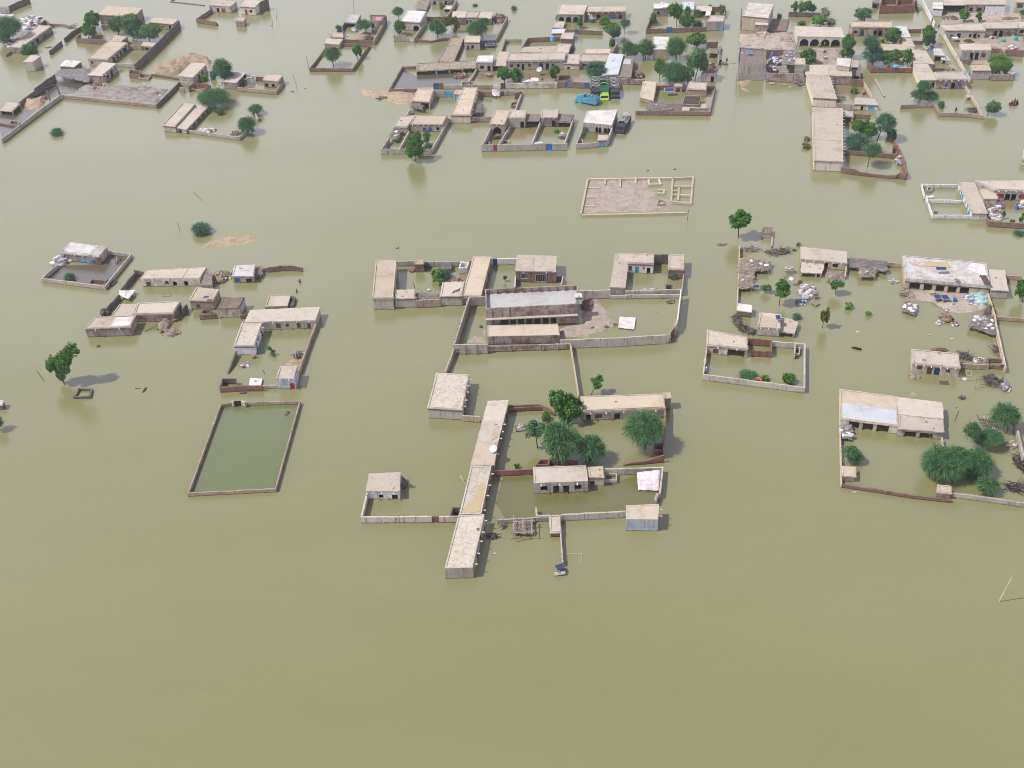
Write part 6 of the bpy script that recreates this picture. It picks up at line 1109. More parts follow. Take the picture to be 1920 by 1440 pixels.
W('D', 'stained white wall with a red gate', [(412,830),(640,832),(985,827)], 56, 'whitedirty', gates=[(.02,.10,'maroon')]); W('D', 'brick wall with two blue doors', [(987,812),(1150,820),(1335,828)], 60, 'brick', gates=[(.23,.32,'blue'),(.80,.90,'blue')]); W('D', 'brown wall left of the red gate', [(80,850),(200,850),(350,848)], 42, 'mud'); W('D', 'white gate pier beside the red gate', [(350,850),(385,852)], 48, 'white', name='gate_pier', cat='gate pier', th=.4); BLOCK('D', 'brick box on the wall with blue doors', (990,802), (1122,806), (1118,752), (1010,757), 30, 'brick'); POND('D', [(150,720),(470,730),(900,700),(1250,710),(1320,800),(1000,820),(420,820),(130,810)], 'water_brown')
TARP('D', 'white sheets spread on the stained white wall', [(640,818),(800,810),(800,778),(740,775)], [2.0,2.0,2.0,2.0], 'white', 'white_sheet', 'sheet'); DISH('D', 'white satellite dish before the long doored row', 805, 692, .75, 1.6); BED('D', 'rope bed in the brown court water', 298, 740, 1.2, 1.8, .8, .6, 'mudcloth'); BARREL('D', 'red jug on the white sheets', 710, 780, .22, .6, 2.0, 'red', 'jug', 'jug')
T('D', 'round neem left in the brown court', (460,840), [(445,725,62,72),(470,770,40,40)], 'neem'); T('D', 'round neem in the middle of the brown court', (578,835), [(575,755,72,78)], 'neem'); T('D', 'round neem at the brick box', (965,810), [(965,715,60,75)], 'neem'); T('D', 'huge dome of bluish acacia beside the metal roofed store', (1365,800), (1360,702,112,92), 'bluish'); BU('D', 'tiny yellow bush by the white sheets', 835, 790, 13, 14, 'bright')
H('D', 'store with a grey metal roof', (1435,745), (1592,742), (1646,545), (1510,535), 90, 'metalroof', 'greypale', name='store'); H('D', 'store half covered by broken sheets', (1592,768), (1722,772), (1752,560), (1650,560), 70, 'debris', 'brickplaster', over=[([(1640,640),(1715,645),(1725,590),(1660,590)], 'metalroof')], name='store'); W('D', 'stained wall from the stores to the lane', [(1592,785),(1720,790),(1862,795)], 55, 'brickplaster'); HEAP('D', 'grey rubble on the stained wall', 1790, 760, 75, 26, 1.6, 'rubble', 40)
# ================================================================== lane, tree garden, and ruin
H('E', 'grey room with a white dish on its roof', (245,82), (386,77), (391,36), (246,38), 84, 'whiteroof', 'grey', '0 w .25 .42 .2 .6;0 d .62 .76 -1 .65 grey'); DISH('E', 'white dish on the grey room', 328, 42, .8, 3.6, stand=False); H('E', 'narrow tower room between the leafy trees', (526,87), (646,92), (653,18), (529,18), 75, 'metalroof', 'pinkroof', name='tower_room'); H('E', 'low shed with a dark mouth in the blue gate court', (655,107), (822,107), (826,65), (652,60), 48, 'pale', 'mud', '0 v .4 .75 -1 .8', name='shed', cat='shed'); W('E', 'brick back wall of the blue gate court', [(822,68),(900,66),(966,66)], 55, 'brick'); W('E', 'right wall of the blue gate court', [(966,66),(945,150)], 45, 'mud')
H('E', 'front room with a sky blue window', (770,217), (942,213), (956,160), (816,156), 92, 'pale', 'greypale', '0 s .68 .95 .15 .65 skyblue'); H('E', 'square stack on the front room', (765,152), (807,152), (813,108), (771,108), 75, 'whiteroof', 'greypale', name='stack', cat='stack'); W('E', 'left wall of the blue gate court', [(248,90),(210,190),(170,290)], 42, 'brick'); W('E', 'front wall of the blue gate court', [(170,290),(470,280),(775,268)], 46, 'brick', gates=[(.335,.425,'blue',1.3)])
T('E', 'pale leafy tree by the grey room', (240,255), (242,178,40,50), 'neem'); T('E', 'high neem left of the tower room', (470,260), [(440,90,55,62),(490,120,52,80)], 'neem'); T('E', 'dark neem right of the tower room', (570,285), [(575,200,72,80),(585,110,32,50)], 'neem'); BU('E', 'soft green bush in the blue gate court', 682, 140, 38, 48, 'acacia'); BU('E', 'blue leaved bush at the blue gate court wall', 682, 232, 52, 34, 'bluish'); T('E', 'thin tree at the back wall of the blue gate court', (920,150), (927,95,34,50), 'light'); BU('E', 'small bush over the low shed', 808, 70, 18, 24, 'light'); BU('E', 'leaves at the left wall of the blue gate court', 245, 210, 30, 35, 'acacia')
H('E', 'plain tower house in the tree garden', (245,490), (387,490), (391,370), (246,365), 110, 'whiteroof', 'tan'); T('D', 'first grove tree by the lane water, bluish green', (1740,590), (1710,500,95,78), 'acacia'); T('E', 'second grove tree against the tower house', (165,580), (165,480,92,98), 'acacia'); T('E', 'third grove tree right of the tower house', (465,605), (470,475,105,98), 'acacia'); T('E', 'fourth grove tree, flat and bright at the back', (670,480), (672,400,105,75), 'neem'); T('E', 'fifth grove tree, a tall neem in front of the tower house', (305,815), (310,668,68,85), 'neem'); T('E', 'sixth grove tree, the widest bluish crown', (460,835), [(440,715,130,100),(520,740,90,85)], 'acacia'); T('E', 'seventh grove tree with pale willow like sprays', (655,800), [(690,560,95,85),(750,640,60,78),(640,630,80,70)], 'light'); T('E', 'eighth grove tree with pale sprays at the front', (590,850), (592,750,62,88), 'light')
W('E', 'brick wall of the tree garden along the lane', [(775,422),(830,418),(890,416)], 70, 'brick'); W('E', 'lane side wall of the tree garden', [(890,420),(890,640)], 45, 'mud'); SH('E', 'straw roof at the lane side of the tree garden', (772,528), (890,528), (896,482), (790,480), 55, 'thatch', 'stick', 40, back=1); H('E', 'garden house with a dark doorway on the lane', (720,738), (871,747), (876,712), (740,706), 80, 'debris', 'greypale', '0 o .64 .86 -1 .75'); HEAP('E', 'grey rubble on top of the garden house', 800, 690, 75, 26, 2.4, 'rubble', 40)
PERSON('E', 'person in a long shirt standing at the lane wall', 850, 640, .4, 'palecloth', 0); 
bt, bc, ba = BOAT('E', 'small boat with two people in the lane', (900,625), (985,650), 1.2); PERSON('E', 'person in dark clothes standing in the lane boat', 972, 640, 0, 'hide', .4, z0=.05); PERSON('E', 'person crouched low at the stern of the lane boat', 912, 625, .6, 'hide', 0); PERSON('E', 'person in blue wading up the lane', 922, 520, .7, 'bluecloth', 0); FLOAT('E', 'white bundle afloat across the lane', 1038, 632, .55, 'white')
H('E', 'tan roofed house at the lattice court', (105,968), (240,1003), (276,820), (140,810), 48, 'sand', 'mud'); W('E', 'front wall of the lattice court', [(62,1110),(440,1112),(806,1116),(862,858)], 42, 'brick'); W('E', 'back wall of the lattice court', [(275,857),(445,852)], 40, 'redbrick'); W('E', 'corner piece of the lattice court back wall', [(780,865),(860,860)], 40, 'brick'); SH('E', 'brushwood roof fallen along the lattice court wall', (170,1100), (522,1100), (522,1032), (200,1020), 40, 'debris', 'greystick', 130, sacks=3, sag=.1); PANEL('E', 'white framed solar panels on the back wall', 398, 905, 2.2, 1.2, .0, 1.2, .35, n=1, frame='white'); H('E', 'tiny cabin with a maroon door', (448,864), (529,864), (531,840), (455,838), 56, 'sand', 'tan', '0 d .28 .72 -1 .8 maroon', name='cabin', cat='outbuilding'); H('E', 'mud room at the back of the lattice court', (580,887), (766,897), (776,826), (600,818), 76, 'pale', 'mud'); H('E', 'brick step before the mud room', (572,914), (666,920), (681,900), (585,895), 46, 'pinkroof', 'brick', name='brick_step', cat='outbuilding')
Hh = H('E', 'cabin roofed with an open lattice of rafters', (530,1047), (697,1057), (716,965), (555,960), 62, 'darkmud', 'tan', name='cabin'); rt, F, hh = Hh
for i in range(9):
    a, b = F[0].lerp(F[1], i / 8), F[3].lerp(F[2], i / 8); mb = MB(); d = b - a; mb.box((*((a + b) / 2), hh + .06), d.length, .08, .1, math.atan2(d.y, d.x)); mb.build('rafter', 'tan' if i in (0, 8) else 'brown', rt.location, rt)
for i in range(6):
    a, b = F[0].lerp(F[3], i / 5), F[1].lerp(F[2], i / 5); mb = MB(); d = b - a; mb.box((*((a + b) / 2), hh + .16), d.length, .08, .1, math.atan2(d.y, d.x)); mb.build('batten', 'tan' if i in (0, 5) else 'brown', rt.location, rt)
H('E', 'low tan block under the lattice cabin', (600,1077), (766,1080), (771,1038), (705,1035), 45, 'pale', 'tan', name='block', cat='outbuilding'); H('E', 'grey cube at the middle of the lattice court wall', (528,1103), (598,1103), (601,1072), (536,1070), 48, 'pale', 'greypale', name='cube_hut', cat='hut')
# ================================================================== upper right, ruin court
H('F', 'tall grey house with a stained pale roof', (120,152), (376,177), (432,47), (180,25), 150, 'patchroof', 'tan'); W('F', 'dark leaning wall along the tall grey house', [(112,80),(108,160),(110,240)], 60, 'darkmud'); H('F', 'white topped porch block of the tall grey house', (245,242), (370,247), (381,200), (256,196), 95, 'whiteroof', 'brickplaster'); H('F', 'brown paved terrace beside the tall grey house', (378,302), (552,307), (582,195), (402,190), 16, 'brownroof', 'mud', name='terrace', cat='terrace'); W('F', 'pale stone edging of the brown terrace', [(372,335),(500,330),(620,322)], 22, 'palebank'); W('F', 'dark wall with three trees behind', [(582,118),(740,125),(905,132)], 45, 'darkmud', jag=.06); HEAP('F', 'dark rubble cone at the end of the tree wall', 945, 130, 40, 35, 1.6, 'black', 40); HEAP('F', 'dark rubble cone above the arches', 1005, 225, 48, 30, 1.2, 'black', 40)
T('F', 'left of the three trees behind the dark wall', (650,125), (645,62,40,48), 'neem'); T('F', 'middle and largest of the three trees behind the dark wall', (730,140), [(720,68,52,56),(770,60,45,52)], 'neem'); T('F', 'right of the three trees behind the dark wall', (820,130), (820,82,36,46), 'neem'); T('F', 'bright full bush tree above the arches', (892,265), (893,192,90,66), 'bright', low=True); BU('F', 'flat bush left of the bright full one', 710, 232, 40, 24, 'neem'); BU('F', 'pale shrub behind the brown terrace', 485, 160, 28, 30, 'light')
H('F', 'cream walled house with four round arches', (666,362), (1132,372), (1107,277), (642,263), 100, 'pale', 'cream', '0 a .07 .26 -1 .74;0 a .295 .49 -1 .74;0 a .525 .715 -1 .74;0 a .745 .935 -1 .74'); BANK('F', [(90,345),(620,322),(642,470),(640,500),(370,490),(100,480)], .7, 'palebank'); BANK('F', [(1090,640),(1095,480),(860,480),(640,500),(760,640)], .5, 'palebank'); HEAP('F', 'sandy dome of earth with a dug out side', 320, 375, 85, 48, 1.6, 'slab', 60); HEAP('F', 'orange earth face below the arches house', 540, 420, 90, 32, .9, 'slab', 40)
H('F', 'roofless store with grey plaster front filled with junk', (70,632), (353,632), (356,492), (86,472), 172, 'debris', 'greypale', par=.35); BED('F', 'blue metal rack on the junk store', 190, 525, 1.3, 2.2, 0, 4.6, 'bluecloth', 'metal', 'metal_rack', 'rack'); HEAP('F', 'tan crates on the junk store', 115, 560, 32, 48, .8, 'sacks', 14, 'crates', 'crates', z0=3.6); BARREL('F', 'red tub on the junk store', 318, 500, .55, .6, 3.7, 'red', 'tub', 'tub')
W('F', 'brown parapet wall of the junk yard', [(358,728),(500,735),(640,738),(735,742)], 85, 'brickplaster'); H('F', 'tall square pillar block in the junk yard', (645,642), (746,647), (743,586), (650,580), 130, 'sand', 'grey', name='pillar_block', cat='outbuilding'); BANK('F', [(365,500),(525,500),(650,560),(650,720),(370,715)], 1.2, 'greybank'); BARREL('F', 'blue drum in the junk yard', 415, 545, .45, .9, 1.3, 'bluecloth', 'drum', 'drum'); HEAP('F', 'blue plastic heap in the junk yard', 405, 685, 45, 36, .6, 'cloth', 26, z0=1.1); HEAP('F', 'purple bundles in the junk yard', 470, 610, 55, 45, .5, 'cloth', 26, z0=1.1); SH('F', 'grey bag roof on the junk yard', (530,640), (655,645), (685,500), (540,490), 60, 'greythatch', 'tan', 50, sacks=12, h=2.6); W('F', 'brown back fence of the junk yard', [(355,500),(440,500),(530,502)], 50, 'brick', h=2.6)
T('F', 'green shrub tree at the junk yard corner', (790,645), [(775,560,90,78)], 'neem', low=True); PERSON('F', 'person in grey standing under the round arches', 935, 488, 0, 'greysack', 0, z0=.5); PERSON('F', 'person in white sitting by the arches', 876, 470, .6, 'sack', 0); BUFFALO('F', 'dark goat by the pump in the arches yard', (925,548), (945,535), 'hide', -.45, .5); BED('F', 'stone bench in the arches yard', 945, 570, .8, .8, 0, .9, 'sack', 'palebank', 'bench', 'bench'); BANK('F', [(75,800),(215,800),(200,830),(130,870),(190,900),(175,925),(85,880)], .4, 'sandbank'); FLOAT('F', 'orange earth clod below the parapet wall', 412, 838, .9, 'sandbank', 'earth_clod', 'clod'); FLOAT('F', 'pair of clods further along the parapet wall', 530, 850, .8, 'sandbank', 'earth_clod', 'clod'); FLOAT('F', 'small clods near the dead shrub', 595, 872, .5, 'sandbank', 'earth_clod', 'clod'); HEAP('F', 'dead shrub in the corner of the parapet wall', 680, 840, 52, 34, .6, 'brush', 40, 'dead_shrub', 'shrub')
H('F', 'left part of the flat brown roof below the arches yard', (745,744), (985,752), (975,646), (762,655), 60, 'pinkroof', 'brickplaster'); H('F', 'right part of the flat brown roof below the arches yard', (988,754), (1213,757), (1196,652), (978,646), 95, 'pinkroof', 'brickplaster'); H('F', 'white topped cubicle on the flat brown roof', (1060,645), (1190,662), (1200,590), (1070,578), 150, 'whiteroof', 'greypale', '0 w .25 .8 .55 .66'); H('F', 'small grey shed at the end of the flat brown roof', (1207,667), (1277,670), (1281,606), (1216,600), 42, 'pinkroof', 'grey', '0 v .1 .9 -1 .8', name='shed', cat='shed'); H('F', 'ruined stall below the small grey shed', (1225,745), (1300,760), (1290,700), (1225,690), 45, 'debris', 'greypale', '0 v .1 .9 -1 .8', name='stall', cat='outbuilding')
T('F', 'column of dark leaves with white cloth in it', (1170,590), [(1180,430,70,75),(1165,520,68,62)], 'neem'); FLOAT('F', 'white cloth caught in the column of leaves', 1207, 490, .6, 'white', 'cloth', 'cloth')
H('F', 'tall cream walled house at the water edge', (827,972), (1060,987), (990,757), (760,747), 95, 'pinkroof', 'cream', '', '1:8'); H('Z', 'longest house with a cream side wall', (205,742), (440,753), (436,320), (192,310), 88, 'pinkroof', 'cream', '', '1:16', seams=(-.37,)); W('F', 'brick wall beside the tall cream house', [(1210,792),(1270,792),(1330,795)], 70, 'brick'); W('F', 'tan wall leaning down to the lane of reeds', [(1325,800),(1375,890),(1420,972)], 42, 'tan'); H('F', 'little row with a pale blue shutter', (1240,1037), (1476,1050), (1432,986), (1245,976), 62, 'pale', 'cream', '0 o .28 .4 -1 .65;0 s .6 .86 .1 .7 skyblue'); W('F', 'dark wall beside the little row', [(1060,1032),(1150,1038),(1240,1044)], 65, 'grey'); H('F', 'littered shed roof beside the tall cream house', (1060,962), (1136,968), (1126,938), (1060,932), 40, 'debris', 'grey', name='shed', cat='shed'); H('F', 'dark mouthed shed at the longest house', (1122,1152), (1226,1167), (1216,1115), (1126,1106), 62, 'pinkroof', 'greypale', '0 v .05 .85 -1 .85', name='shed', cat='shed'); W('F', 'brown wall behind the olive trees', [(1228,1135),(1310,1145),(1402,1152)], 42, 'brick'); POND('F', [(1050,860),(1325,850),(1400,970),(1240,975),(1070,930)], 'water_brown')
BU('F', 'bright shrub in the small brown court', 1237, 905, 42, 48, 'bright'); BU('F', 'tiny shrub in the small brown court', 1335, 932, 20, 20, 'neem'); T('F', 'olive leaved tree by the longest house', (1370,1370), [(1270,1260,75,60),(1370,1290,92,80)], 'neem'); T('F', 'fan shaped dark tree on a bare trunk', (1465,1405), [(1550,1225,105,95)], 'bluish'); BU('F', 'low dark bush beside the fan shaped tree', 1615, 1340, 58, 60, 'neem'); T('Z', 'rounded bluish tree beside the longest house', (540,655), (555,588,98,70), 'bluish'); T('Z', 'umbrella tree on a thin trunk in the ruined brick court', (640,795), (682,662,80,60), 'acacia')
W('Z', 'inner brick wall behind the umbrella tree', [(440,658),(575,670),(760,686),(905,698)], 36, 'brick'); W('Z', 'broken brick front wall below the umbrella tree', [(428,800),(540,818),(580,842,.6),(800,868,.5),(870,868,.6),(905,845),(957,858)], 46, 'brick', jag=.06); W('Z', 'jagged brick ruin on the water side', [(862,580),(890,630,.7),(912,690),(935,765,.8),(962,850)], 50, 'redbrick', jag=.25, th=.35); HEAP('Z', 'white rubble on the jagged brick ruin', 900, 760, 40, 35, 1.5, 'white', 30); BLOCK('Z', 'brick cell at the jagged brick ruin', (840,690), (905,692), (890,640), (850,635), 30, 'redbrick'); BU('Z', 'dark weeds snagged outside the longest house', 140, 625, 42, 26, 'olive', 'snagged_weeds', 'weeds'); HEAP('Z', 'brown branches snagged outside the longest house', 145, 575, 26, 22, .5, 'black', 30, 'branches', 'branches')
for a, b, l, rr in [((66,965),(78,240),'tall pale post at the lane corner',.08), ((72,480),(82,120),'second pale post further up the lane',.08)]: POLE('F', l, a, b, rr, 'sack', 'utility_pole', 'pole')
# ================================================================== top right corner
W('G', 'roofless red brick house with two rooms', [(487,58),(640,55),(828,52),(812,-35),(500,-38)], 78, 'redbrick', .3, .12, closed=True, name='roofless_house', cat='house'); W('G', 'dividing wall inside the roofless brick house', [(648,45),(655,-32)], 70, 'redbrick', .3, .08); H('G', 'broken red brick shed left of the roofless house', (405,20), (465,28), (480,-30), (420,-34), 60, 'brownroof', 'redbrick', '0 o .2 .8', name='shed', cat='shed'); W('G', 'right flank wall of the roofless brick house', [(840,-20),(880,70,.7)], 60, 'brickplaster')
H('G', 'long house with one blue door behind the round tree', (205,267), (602,274), (592,215), (177,217), 95, 'sand', 'brickplaster', '0 w .05 .14 .3 .6;0 d .22 .31 -1 .65 darkblue;0 o .55 .64 -1 .65;0 o .67 .77 -1 .65'); H('G', 'pale step roof beside the blue door house', (690,366), (786,371), (742,267), (640,262), 36, 'whiteroof', 'mud'); H('G', 'middle step roof above the vines', (700,442), (832,470), (792,385), (702,375), 36, 'pinkroof', 'mud'); H('G', 'low roof behind the wall of vines', (500,502), (842,497), (738,446), (490,441), 36, 'sand', 'mud'); H('G', 'square flat roof right of the wall of vines', (815,632), (1021,637), (936,506), (806,501), 60, 'pinkroof', 'brickplaster'); W('G', 'dark red brick wall before the wall of vines', [(362,622),(395,680),(600,678),(815,682)], 46, 'redbrick'); H('G', 'twin roofs with a cream side wall', (880,797), (1053,799), (956,642), (816,641), 84, 'pale', 'cream', '0 o .65 .9 -1 .7', seams=(-.5,)); H('G', 'house with one dark door and two blue windows', (1050,792), (1356,794), (1302,716), (1020,722), 98, 'pale', 'brickplaster', '0 s .29 .4 .2 .6 blue;0 o .5 .62 -1 .65;0 s .72 .83 .25 .62 blue', '0:5'); W('G', 'brick wall above the blue windows house', [(980,682),(1060,682),(1132,682)], 42, 'brick'); HEAP('G', 'junk on the ledge above the blue windows', 1195, 705, 52, 18, .8, 'rubble', 24); BANK('G', [(580,640),(600,600),(700,590),(720,650)], .4, 'sandbank'); BARREL('G', 'pale blue tub on the red brick wall', 635, 660, .6, .3, 1.6, 'skyblue', 'tub', 'tub')
H('G', 'dark fronted grey house beside the lane', (1025,547), (1126,552), (1092,491), (1021,481), 66, 'whiteroof', 'grey', '0 v .1 .9 -1 .7'); H('G', 'smaller dark fronted house beside the lane', (1096,592), (1176,602), (1151,561), (1091,556), 44, 'grey' and 'cement', 'grey', '0 o .2 .5'); W('G', 'broken wall in the lane of the dark houses', [(750,292),(820,292),(895,290)], 38, 'brick'); W('G', 'brick wall under the neem by the lane', [(800,405),(860,407),(915,408)], 36, 'brick'); HEAP('G', 'poles and tarps under the neem by the lane', 980, 490, 48, 24, 1.2, 'cloth', 24)
T('G', 'big bluish round tree above the red brick wall', (405,640), [(390,430,80,80),(410,540,105,92)], 'bluish'); T('G', 'wall of vines behind the red brick wall', (570,645), [(540,570,90,62),(640,550,70,55)], 'neem', low=True, name='vines', cat='vines'); T('G', 'upright dark tree at the end of the vines', (760,660), [(760,570,52,90)], 'neem'); T('G', 'round neem in front of the blue door house', (610,440), (612,350,92,86), 'neem'); T('G', 'feathery pale tree above the blue door house', (325,215), (310,140,92,72), 'light', low=True); BU('G', 'yellow green sapling under the round neem', 500, 410, 26, 24, 'olive', 'sapling', 'sapling'); T('G', 'neem standing in the lane by the dark houses', (975,462), [(975,330,68,70),(975,410,62,50)], 'neem'); T('G', 'grey green tree before the twin roofs', (860,1025), [(930,870,75,60),(880,950,85,55),(990,960,72,52)], 'acacia'); T('G', 'leaning tree alone beside the ruined court', (1548,1155), (1612,1070,82,68), 'light'); BU('G', 'wisp of bare twigs at the ruined court', 1100, 1050, 36, 50, 'light', 'wispy_shrub', 'shrub'); T('G', 'big bright neem beside the pink strewn court', (1680,745), [(1680,620,120,90),(1640,680,80,60),(1745,680,60,62)], 'bright')
H('G', 'wide verandah house at the top edge', (1108,48), (1342,48), (1335,-25), (1100,-25), 72, 'pinkroof', 'brickplaster', '0 v .03 .95 -1 .88'); H('G', 'half white fronted house at the top edge', (1345,42), (1737,44), (1735,-25), (1335,-25), 85, 'pinkroof', 'brickplaster', '0 w .1 .19 .2 .6;0 w .3 .4 .2 .6;0 o .47 .57 -1 .7;0 w .74 .83 .2 .6'); W('G', 'whitewashed stretch of the half white front', [(1535,66),(1738,66)], 60, 'white', th=.1, h=2.6); H('G', 'small pale block at the lane end of the verandah', (1012,82), (1110,86), (1106,26), (1010,25), 80, 'whiteroof', 'white', name='block', cat='outbuilding'); W('G', 'long white lane wall with a red sign', [(905,-10),(960,95),(1030,225)], 55, 'white', gates=[(.80,.88,'red')]); BANK('G', [(1110,140),(1330,120),(1900,130),(1890,215),(1100,222)], .25, 'palebank'); W('G', 'thin brick wall between two courts', [(1065,245),(1280,236),(1492,236)], 22, 'brick'); HEAP('G', 'grey rubble in the verandah court', 1190, 185, 75, 24, .6, 'rubble', 50); T('G', 'bright tree in the verandah court', (1322,220), [(1322,140,54,68)], 'bright'); T('G', 'small dark tree in the verandah court', (1470,222), (1470,165,34,52), 'neem'); H('G', 'corner house with a barred window', (1850,18), (1970,22), (1970,-40), (1850,-40), 80, 'pinkroof', 'pinkroof', '0 g .05 .6 .15 .75'); HEAP('G', 'leafy rubbish on the far corner wall', 1780, 190, 110, 16, .5, 'rubble', 40); T('G', 'small tree at the far corner of the picture', (1905,190), (1905,125,28,28), 'neem')
H('G', 'two part house with a cream side wall above the strewn court', (1130,302), (1536,307), (1502,236), (1082,246), 85, 'pale', 'greypale', '0 s .15 .22 .1 .5 blue;0 o .32 .41 -1 .65;0 w .62 .68 .2 .6;0 o .72 .80 -1 .65;0 w .83 .88 .2 .55'); H('G', 'house with two tall doors above the strewn court', (1540,282), (1862,277), (1852,221), (1505,226), 95, 'pale', 'brickplaster', '0 o .28 .39 -1 .7;0 o .45 .56 -1 .7;0 s .7 .81 .2 .62 wood'); H('G', 'end house cut by the frame above the strewn court', (1864,277), (1970,272), (1965,222), (1854,222), 80, 'pale', 'grey', '0 w .2 .6 .3 .7'); W('G', 'cream lane wall of the strewn court', [(1120,330),(1185,450),(1250,560)], 45, 'cream'); BANK('G', [(1190,390),(1330,370),(1900,350),(1920,490),(1720,500),(1600,470),(1280,440)], .3, 'palebank'); BED('G', 'white bed in the strewn court', 1232, 378, 1.6, 1.1, 0, 1.0, 'white', 'sack'); HEAP('G', 'dark bundle in the strewn court', 1615, 385, 36, 16, .6, 'cloth', 12, z0=.2); BARREL('G', 'teal tub in the strewn court', 1710, 402, .65, .5, .3, 'teal', 'tub', 'tub'); HEAP('G', 'white heap beside a teal drum', 1800, 362, 34, 20, .9, 'white', 12); BARREL('G', 'teal drum at the end of the strewn court', 1840, 382, .5, .9, .3, 'teal', 'drum', 'drum'); HEAP('G', 'pink and white bundles on the court wall', 1815, 475, 42, 16, .5, 'cloth', 12, z0=.4); BU('G', 'yellow green vine in the strewn court', 1380, 410, 50, 24, 'olive', 'vine', 'vine')
H('G', 'narrow house with two doors below the strewn court', (1300,497), (1592,497), (1572,441), (1276,441), 108, 'pale', 'greypale', '0 o .31 .43 -1 .7;0 o .49 .61 -1 .7;0 s .7 .85 .3 .65 wood', '0:4', th=.35); W('G', 'cream lane wall with a pale blue gate', [(1255,565),(1320,680),(1385,790)], 45, 'cream', gates=[(.62,.75,'skyblue')]); W('G', 'brick pen walls under the strewn court', [(1595,482),(1690,486),(1742,545)], 48, 'brick'); W('G', 'brick front wall of the strewn court', [(1735,497),(1830,500),(1930,503)], 62, 'brick'); HEAP('G', 'white sheets over dark bundles by the lane wall', 1335, 590, 44, 30, 1.4, 'white', 20); HEAP('G', 'black rubbish under the white sheets', 1350, 625, 36, 26, .7, 'black', 26); BANK('G', [(1390,640),(1400,590),(1570,580),(1600,640)], .3, 'palebank'); H('G', 'front house at the water with a cream side', (1410,702), (1591,702), (1562,646), (1381,651), 98, 'sand', 'greypale', '3 d .3 .55 -1 .6 skyblue'); W('G', 'brick wall from the front house to the white bag', [(1592,748),(1710,748),(1832,748)], 58, 'mud'); HEAP('G', 'white bag on the brick wall end', 1800, 738, 32, 16, .5, 'white', 8, z0=1.6)
W('G', 'low brick wall of the ruined court', [(690,1050),(860,1042),(1030,1040),(1080,1125),(1380,1137),(1522,1156)], 38, 'mud', jag=.03, gates=[(.86,.91,'darkmud')]); W('G', 'crumbling tan wall of the ruined court', [(1340,862),(1400,960),(1450,1040,.8),(1502,1152)], 40, 'tan', jag=.12, th=.32); SH('G', 'small gateway roof on the crumbling tan wall', (1345,965), (1405,968), (1400,935), (1350,930), 38, 'pale', 'tan', 6, True, 'gateway_roof', 'gateway', sag=0); POLE('G', 'pale leaning mast beyond the fan shaped tree', (592,1120), (630,975), .08, 'sack', 'mast', 'mast'); STICK('F', 'mud bar just above water in the lane of reeds', (1448,795), (1540,965), .12, .12, .25, 'tan', 'mud_bar', 'bar'); PERSON('G', 'person wading in the ruined court', 1238, 1110, .7, 'hide', 0); HEAP('G', 'dark twigs in the ruined court corner', 1410, 1105, 60, 26, .25, 'black', 40)
bt, bc, ba = BOAT('G', 'brown boat carrying three people in open water', (1772,1052), (1862,1042), 1.3, 'maroon'); PERSON('G', 'person sitting low at the front of the brown boat', 1795, 1050, .55, 'maroon', 0, z0=-.5); PERSON('G', 'person upright in the middle of the brown boat', 1820, 1046, 0, 'maroon', 0, z0=-.1); PERSON('G', 'person at the back of the brown boat', 1846, 1042, 0, 'hide', 0, z0=-.45); POLE('G', 'faint pale pole beneath the brown boat', (1780,1150), (1812,1065), .06, 'sack')
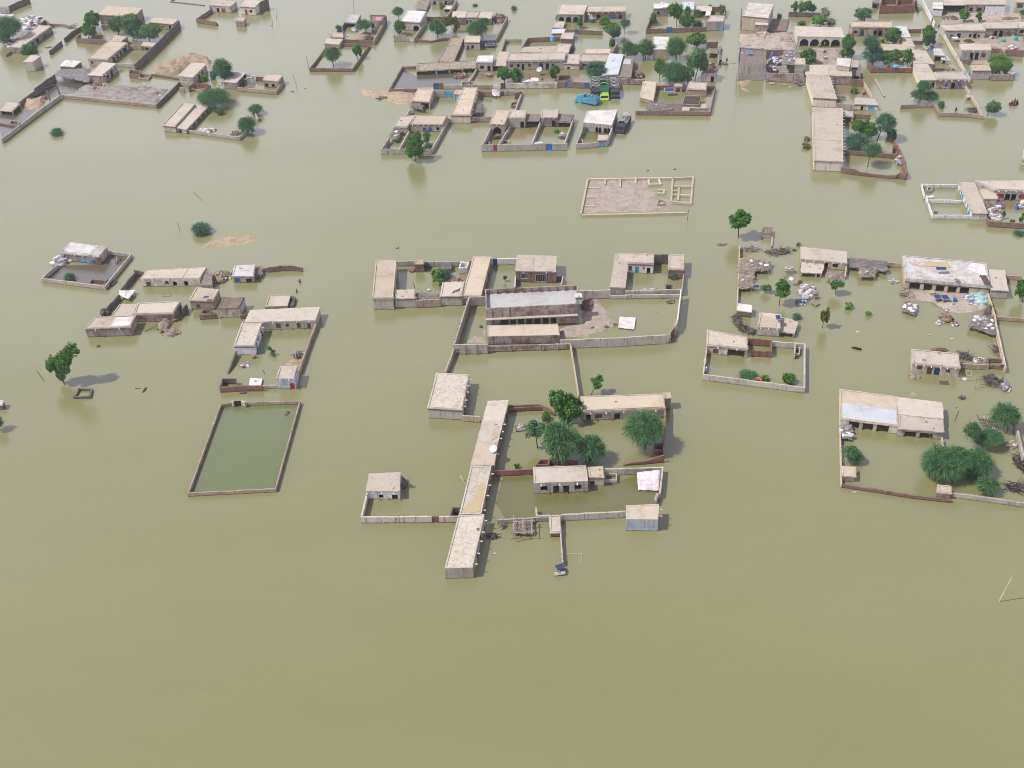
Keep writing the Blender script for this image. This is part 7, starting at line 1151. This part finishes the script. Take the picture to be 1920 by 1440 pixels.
# ================================================================== white walled compound at the right edge
W('b', 'white outer wall, upper part', [(720,155),(240,152),(80,145),(132,362)], 62, 'white'); W('b', 'white outer wall, middle part', [(162,352),(192,472)], 68, 'white'); W('b', 'white outer wall, lower part with the front', [(205,492),(278,702),(620,704),(975,706)], 68, 'white'); W('b', 'white dividing wall of the two pools', [(200,428),(500,430),(815,436)], 65, 'white'); W('b', 'upper blue gate in the white outer wall', [(132,362),(162,352)], 55, 'skyblue', .1, 0, name='gate', cat='gate'); W('b', 'lower blue gate in the white outer wall', [(192,474),(205,492)], 55, 'skyblue', .1, 0, name='gate', cat='gate')
H('b', 'white and blue walled house facing the two pools', (990,667), (1262,667), (1032,116), (752,112), 130, 'pinkroof', 'white', '3 s .12 .18 .15 .65 grey;3 d .22 .29 -1 .75 skyblue;3 d .32 .40 -1 .75 skyblue;3 s .52 .58 .15 .65 grey;3 d .66 .74 -1 .75 skyblue;3 d .80 .88 -1 .75 skyblue'); H('b', 'long back house with two red shutters', (1380,245), (1990,262), (1990,85), (1062,76), 190, 'pale', 'greypale', '0 s .16 .34 .22 .62 red;0 o .37 .52 -1 .62;0 o .56 .70 -1 .62;0 s .78 .95 .22 .62 red', '0:4'); H('b', 'cream walled wing beside the red shutters', (1205,402), (1442,404), (1372,230), (1115,236), 130, 'sand', 'cream', '', '1:2'); HEAP('b', 'white rubble heap behind the dark front wall', 1385, 700, 120, 95, 1.5, 'white', 80); HEAP('b', 'brown rubble above the white rubble heap', 1310, 580, 80, 55, 1.3, 'rubble', 50); W('b', 'dark brick front wall at the frame edge', [(1262,745),(1312,822),(1600,838),(1960,860)], 92, 'brick'); T('b', 'slim shrub tree behind the dark front wall', (1550,775), (1550,685,45,88), 'neem'); T('b', 'full shrub tree at the frame edge', (1890,860), (1890,755,62,85), 'neem'); BU('b', 'floating bush before the dark front wall', 1830, 1020, 92, 52, 'bluish'); BU('b', 'young banana leaves behind the dark front wall', 1718, 800, 55, 36, 'olive', 'banana_plant', 'plant'); HEAP('b', 'dark bundles by the cream walled wing', 1490, 550, 85, 40, .6, 'cloth', 26); BARREL('b', 'blue drum in the red shutter court', 1795, 565, .4, .6, .1, 'blue'); HEAP('b', 'pink sheets in the red shutter court', 1850, 555, 90, 35, .4, 'cloth', 22); BARREL('b', 'white round tank top at the frame edge', 1905, 470, .6, .5, .8, 'white', 'tank', 'tank'); BLOCK('b', 'grey cistern in the corner of the upper pool', (180,255), (262,258), (265,190), (190,190), 40, 'greypale', 'cistern', 'cistern'); POND('b', [(1440,440),(1960,440),(1960,600),(1600,590),(1450,560)], 'water_brown'); BED('b', 'pink board awash in the upper pool', 240, 372, 1.4, .8, .1, .1, 'palecloth', 'palecloth', 'board', 'board'); HEAP('b', 'dark posts in the lower pool', 330, 665, 45, 25, .35, 'brush', 10)
H('Z', 'pale house corner at the frame edge above the white compound', (1906,742), (2010,746), (2010,655), (1918,655), 45, 'pale', 'cream')
HAZE = 0.00022
if HAZE:
    mb = MB(); x0, x1, y0, y1, z0, z1 = -1500, 1500, -300, 2500, -1.8, CAM_H + 4
    v = [(x0,y0,z0),(x1,y0,z0),(x1,y1,z0),(x0,y1,z0),(x0,y0,z1),(x1,y0,z1),(x1,y1,z1),(x0,y1,z1)]; mb.v = v
    mb.f = [(3,2,1,0),(4,5,6,7),(0,1,5,4),(1,2,6,5),(2,3,7,6),(3,0,4,7)]; mb.m = [0] * 6
    hm = bpy.data.materials.new('haze'); hm.use_nodes = True; hn = hm.node_tree; hn.nodes.remove(hn.nodes['Principled BSDF']); pv = hn.nodes.new('ShaderNodeVolumePrincipled'); pv.inputs['Density'].default_value = HAZE; pv.inputs['Color'].default_value = (.93, .95, 1.0, 1); pv.inputs['Anisotropy'].default_value = .3
    hn.links.new(pv.outputs[0], hn.nodes['Material Output'].inputs['Volume']); _M['haze'] = hm
    o = mb.build('haze', 'haze', (0, 0, 0)); o['kind'] = 'stuff'
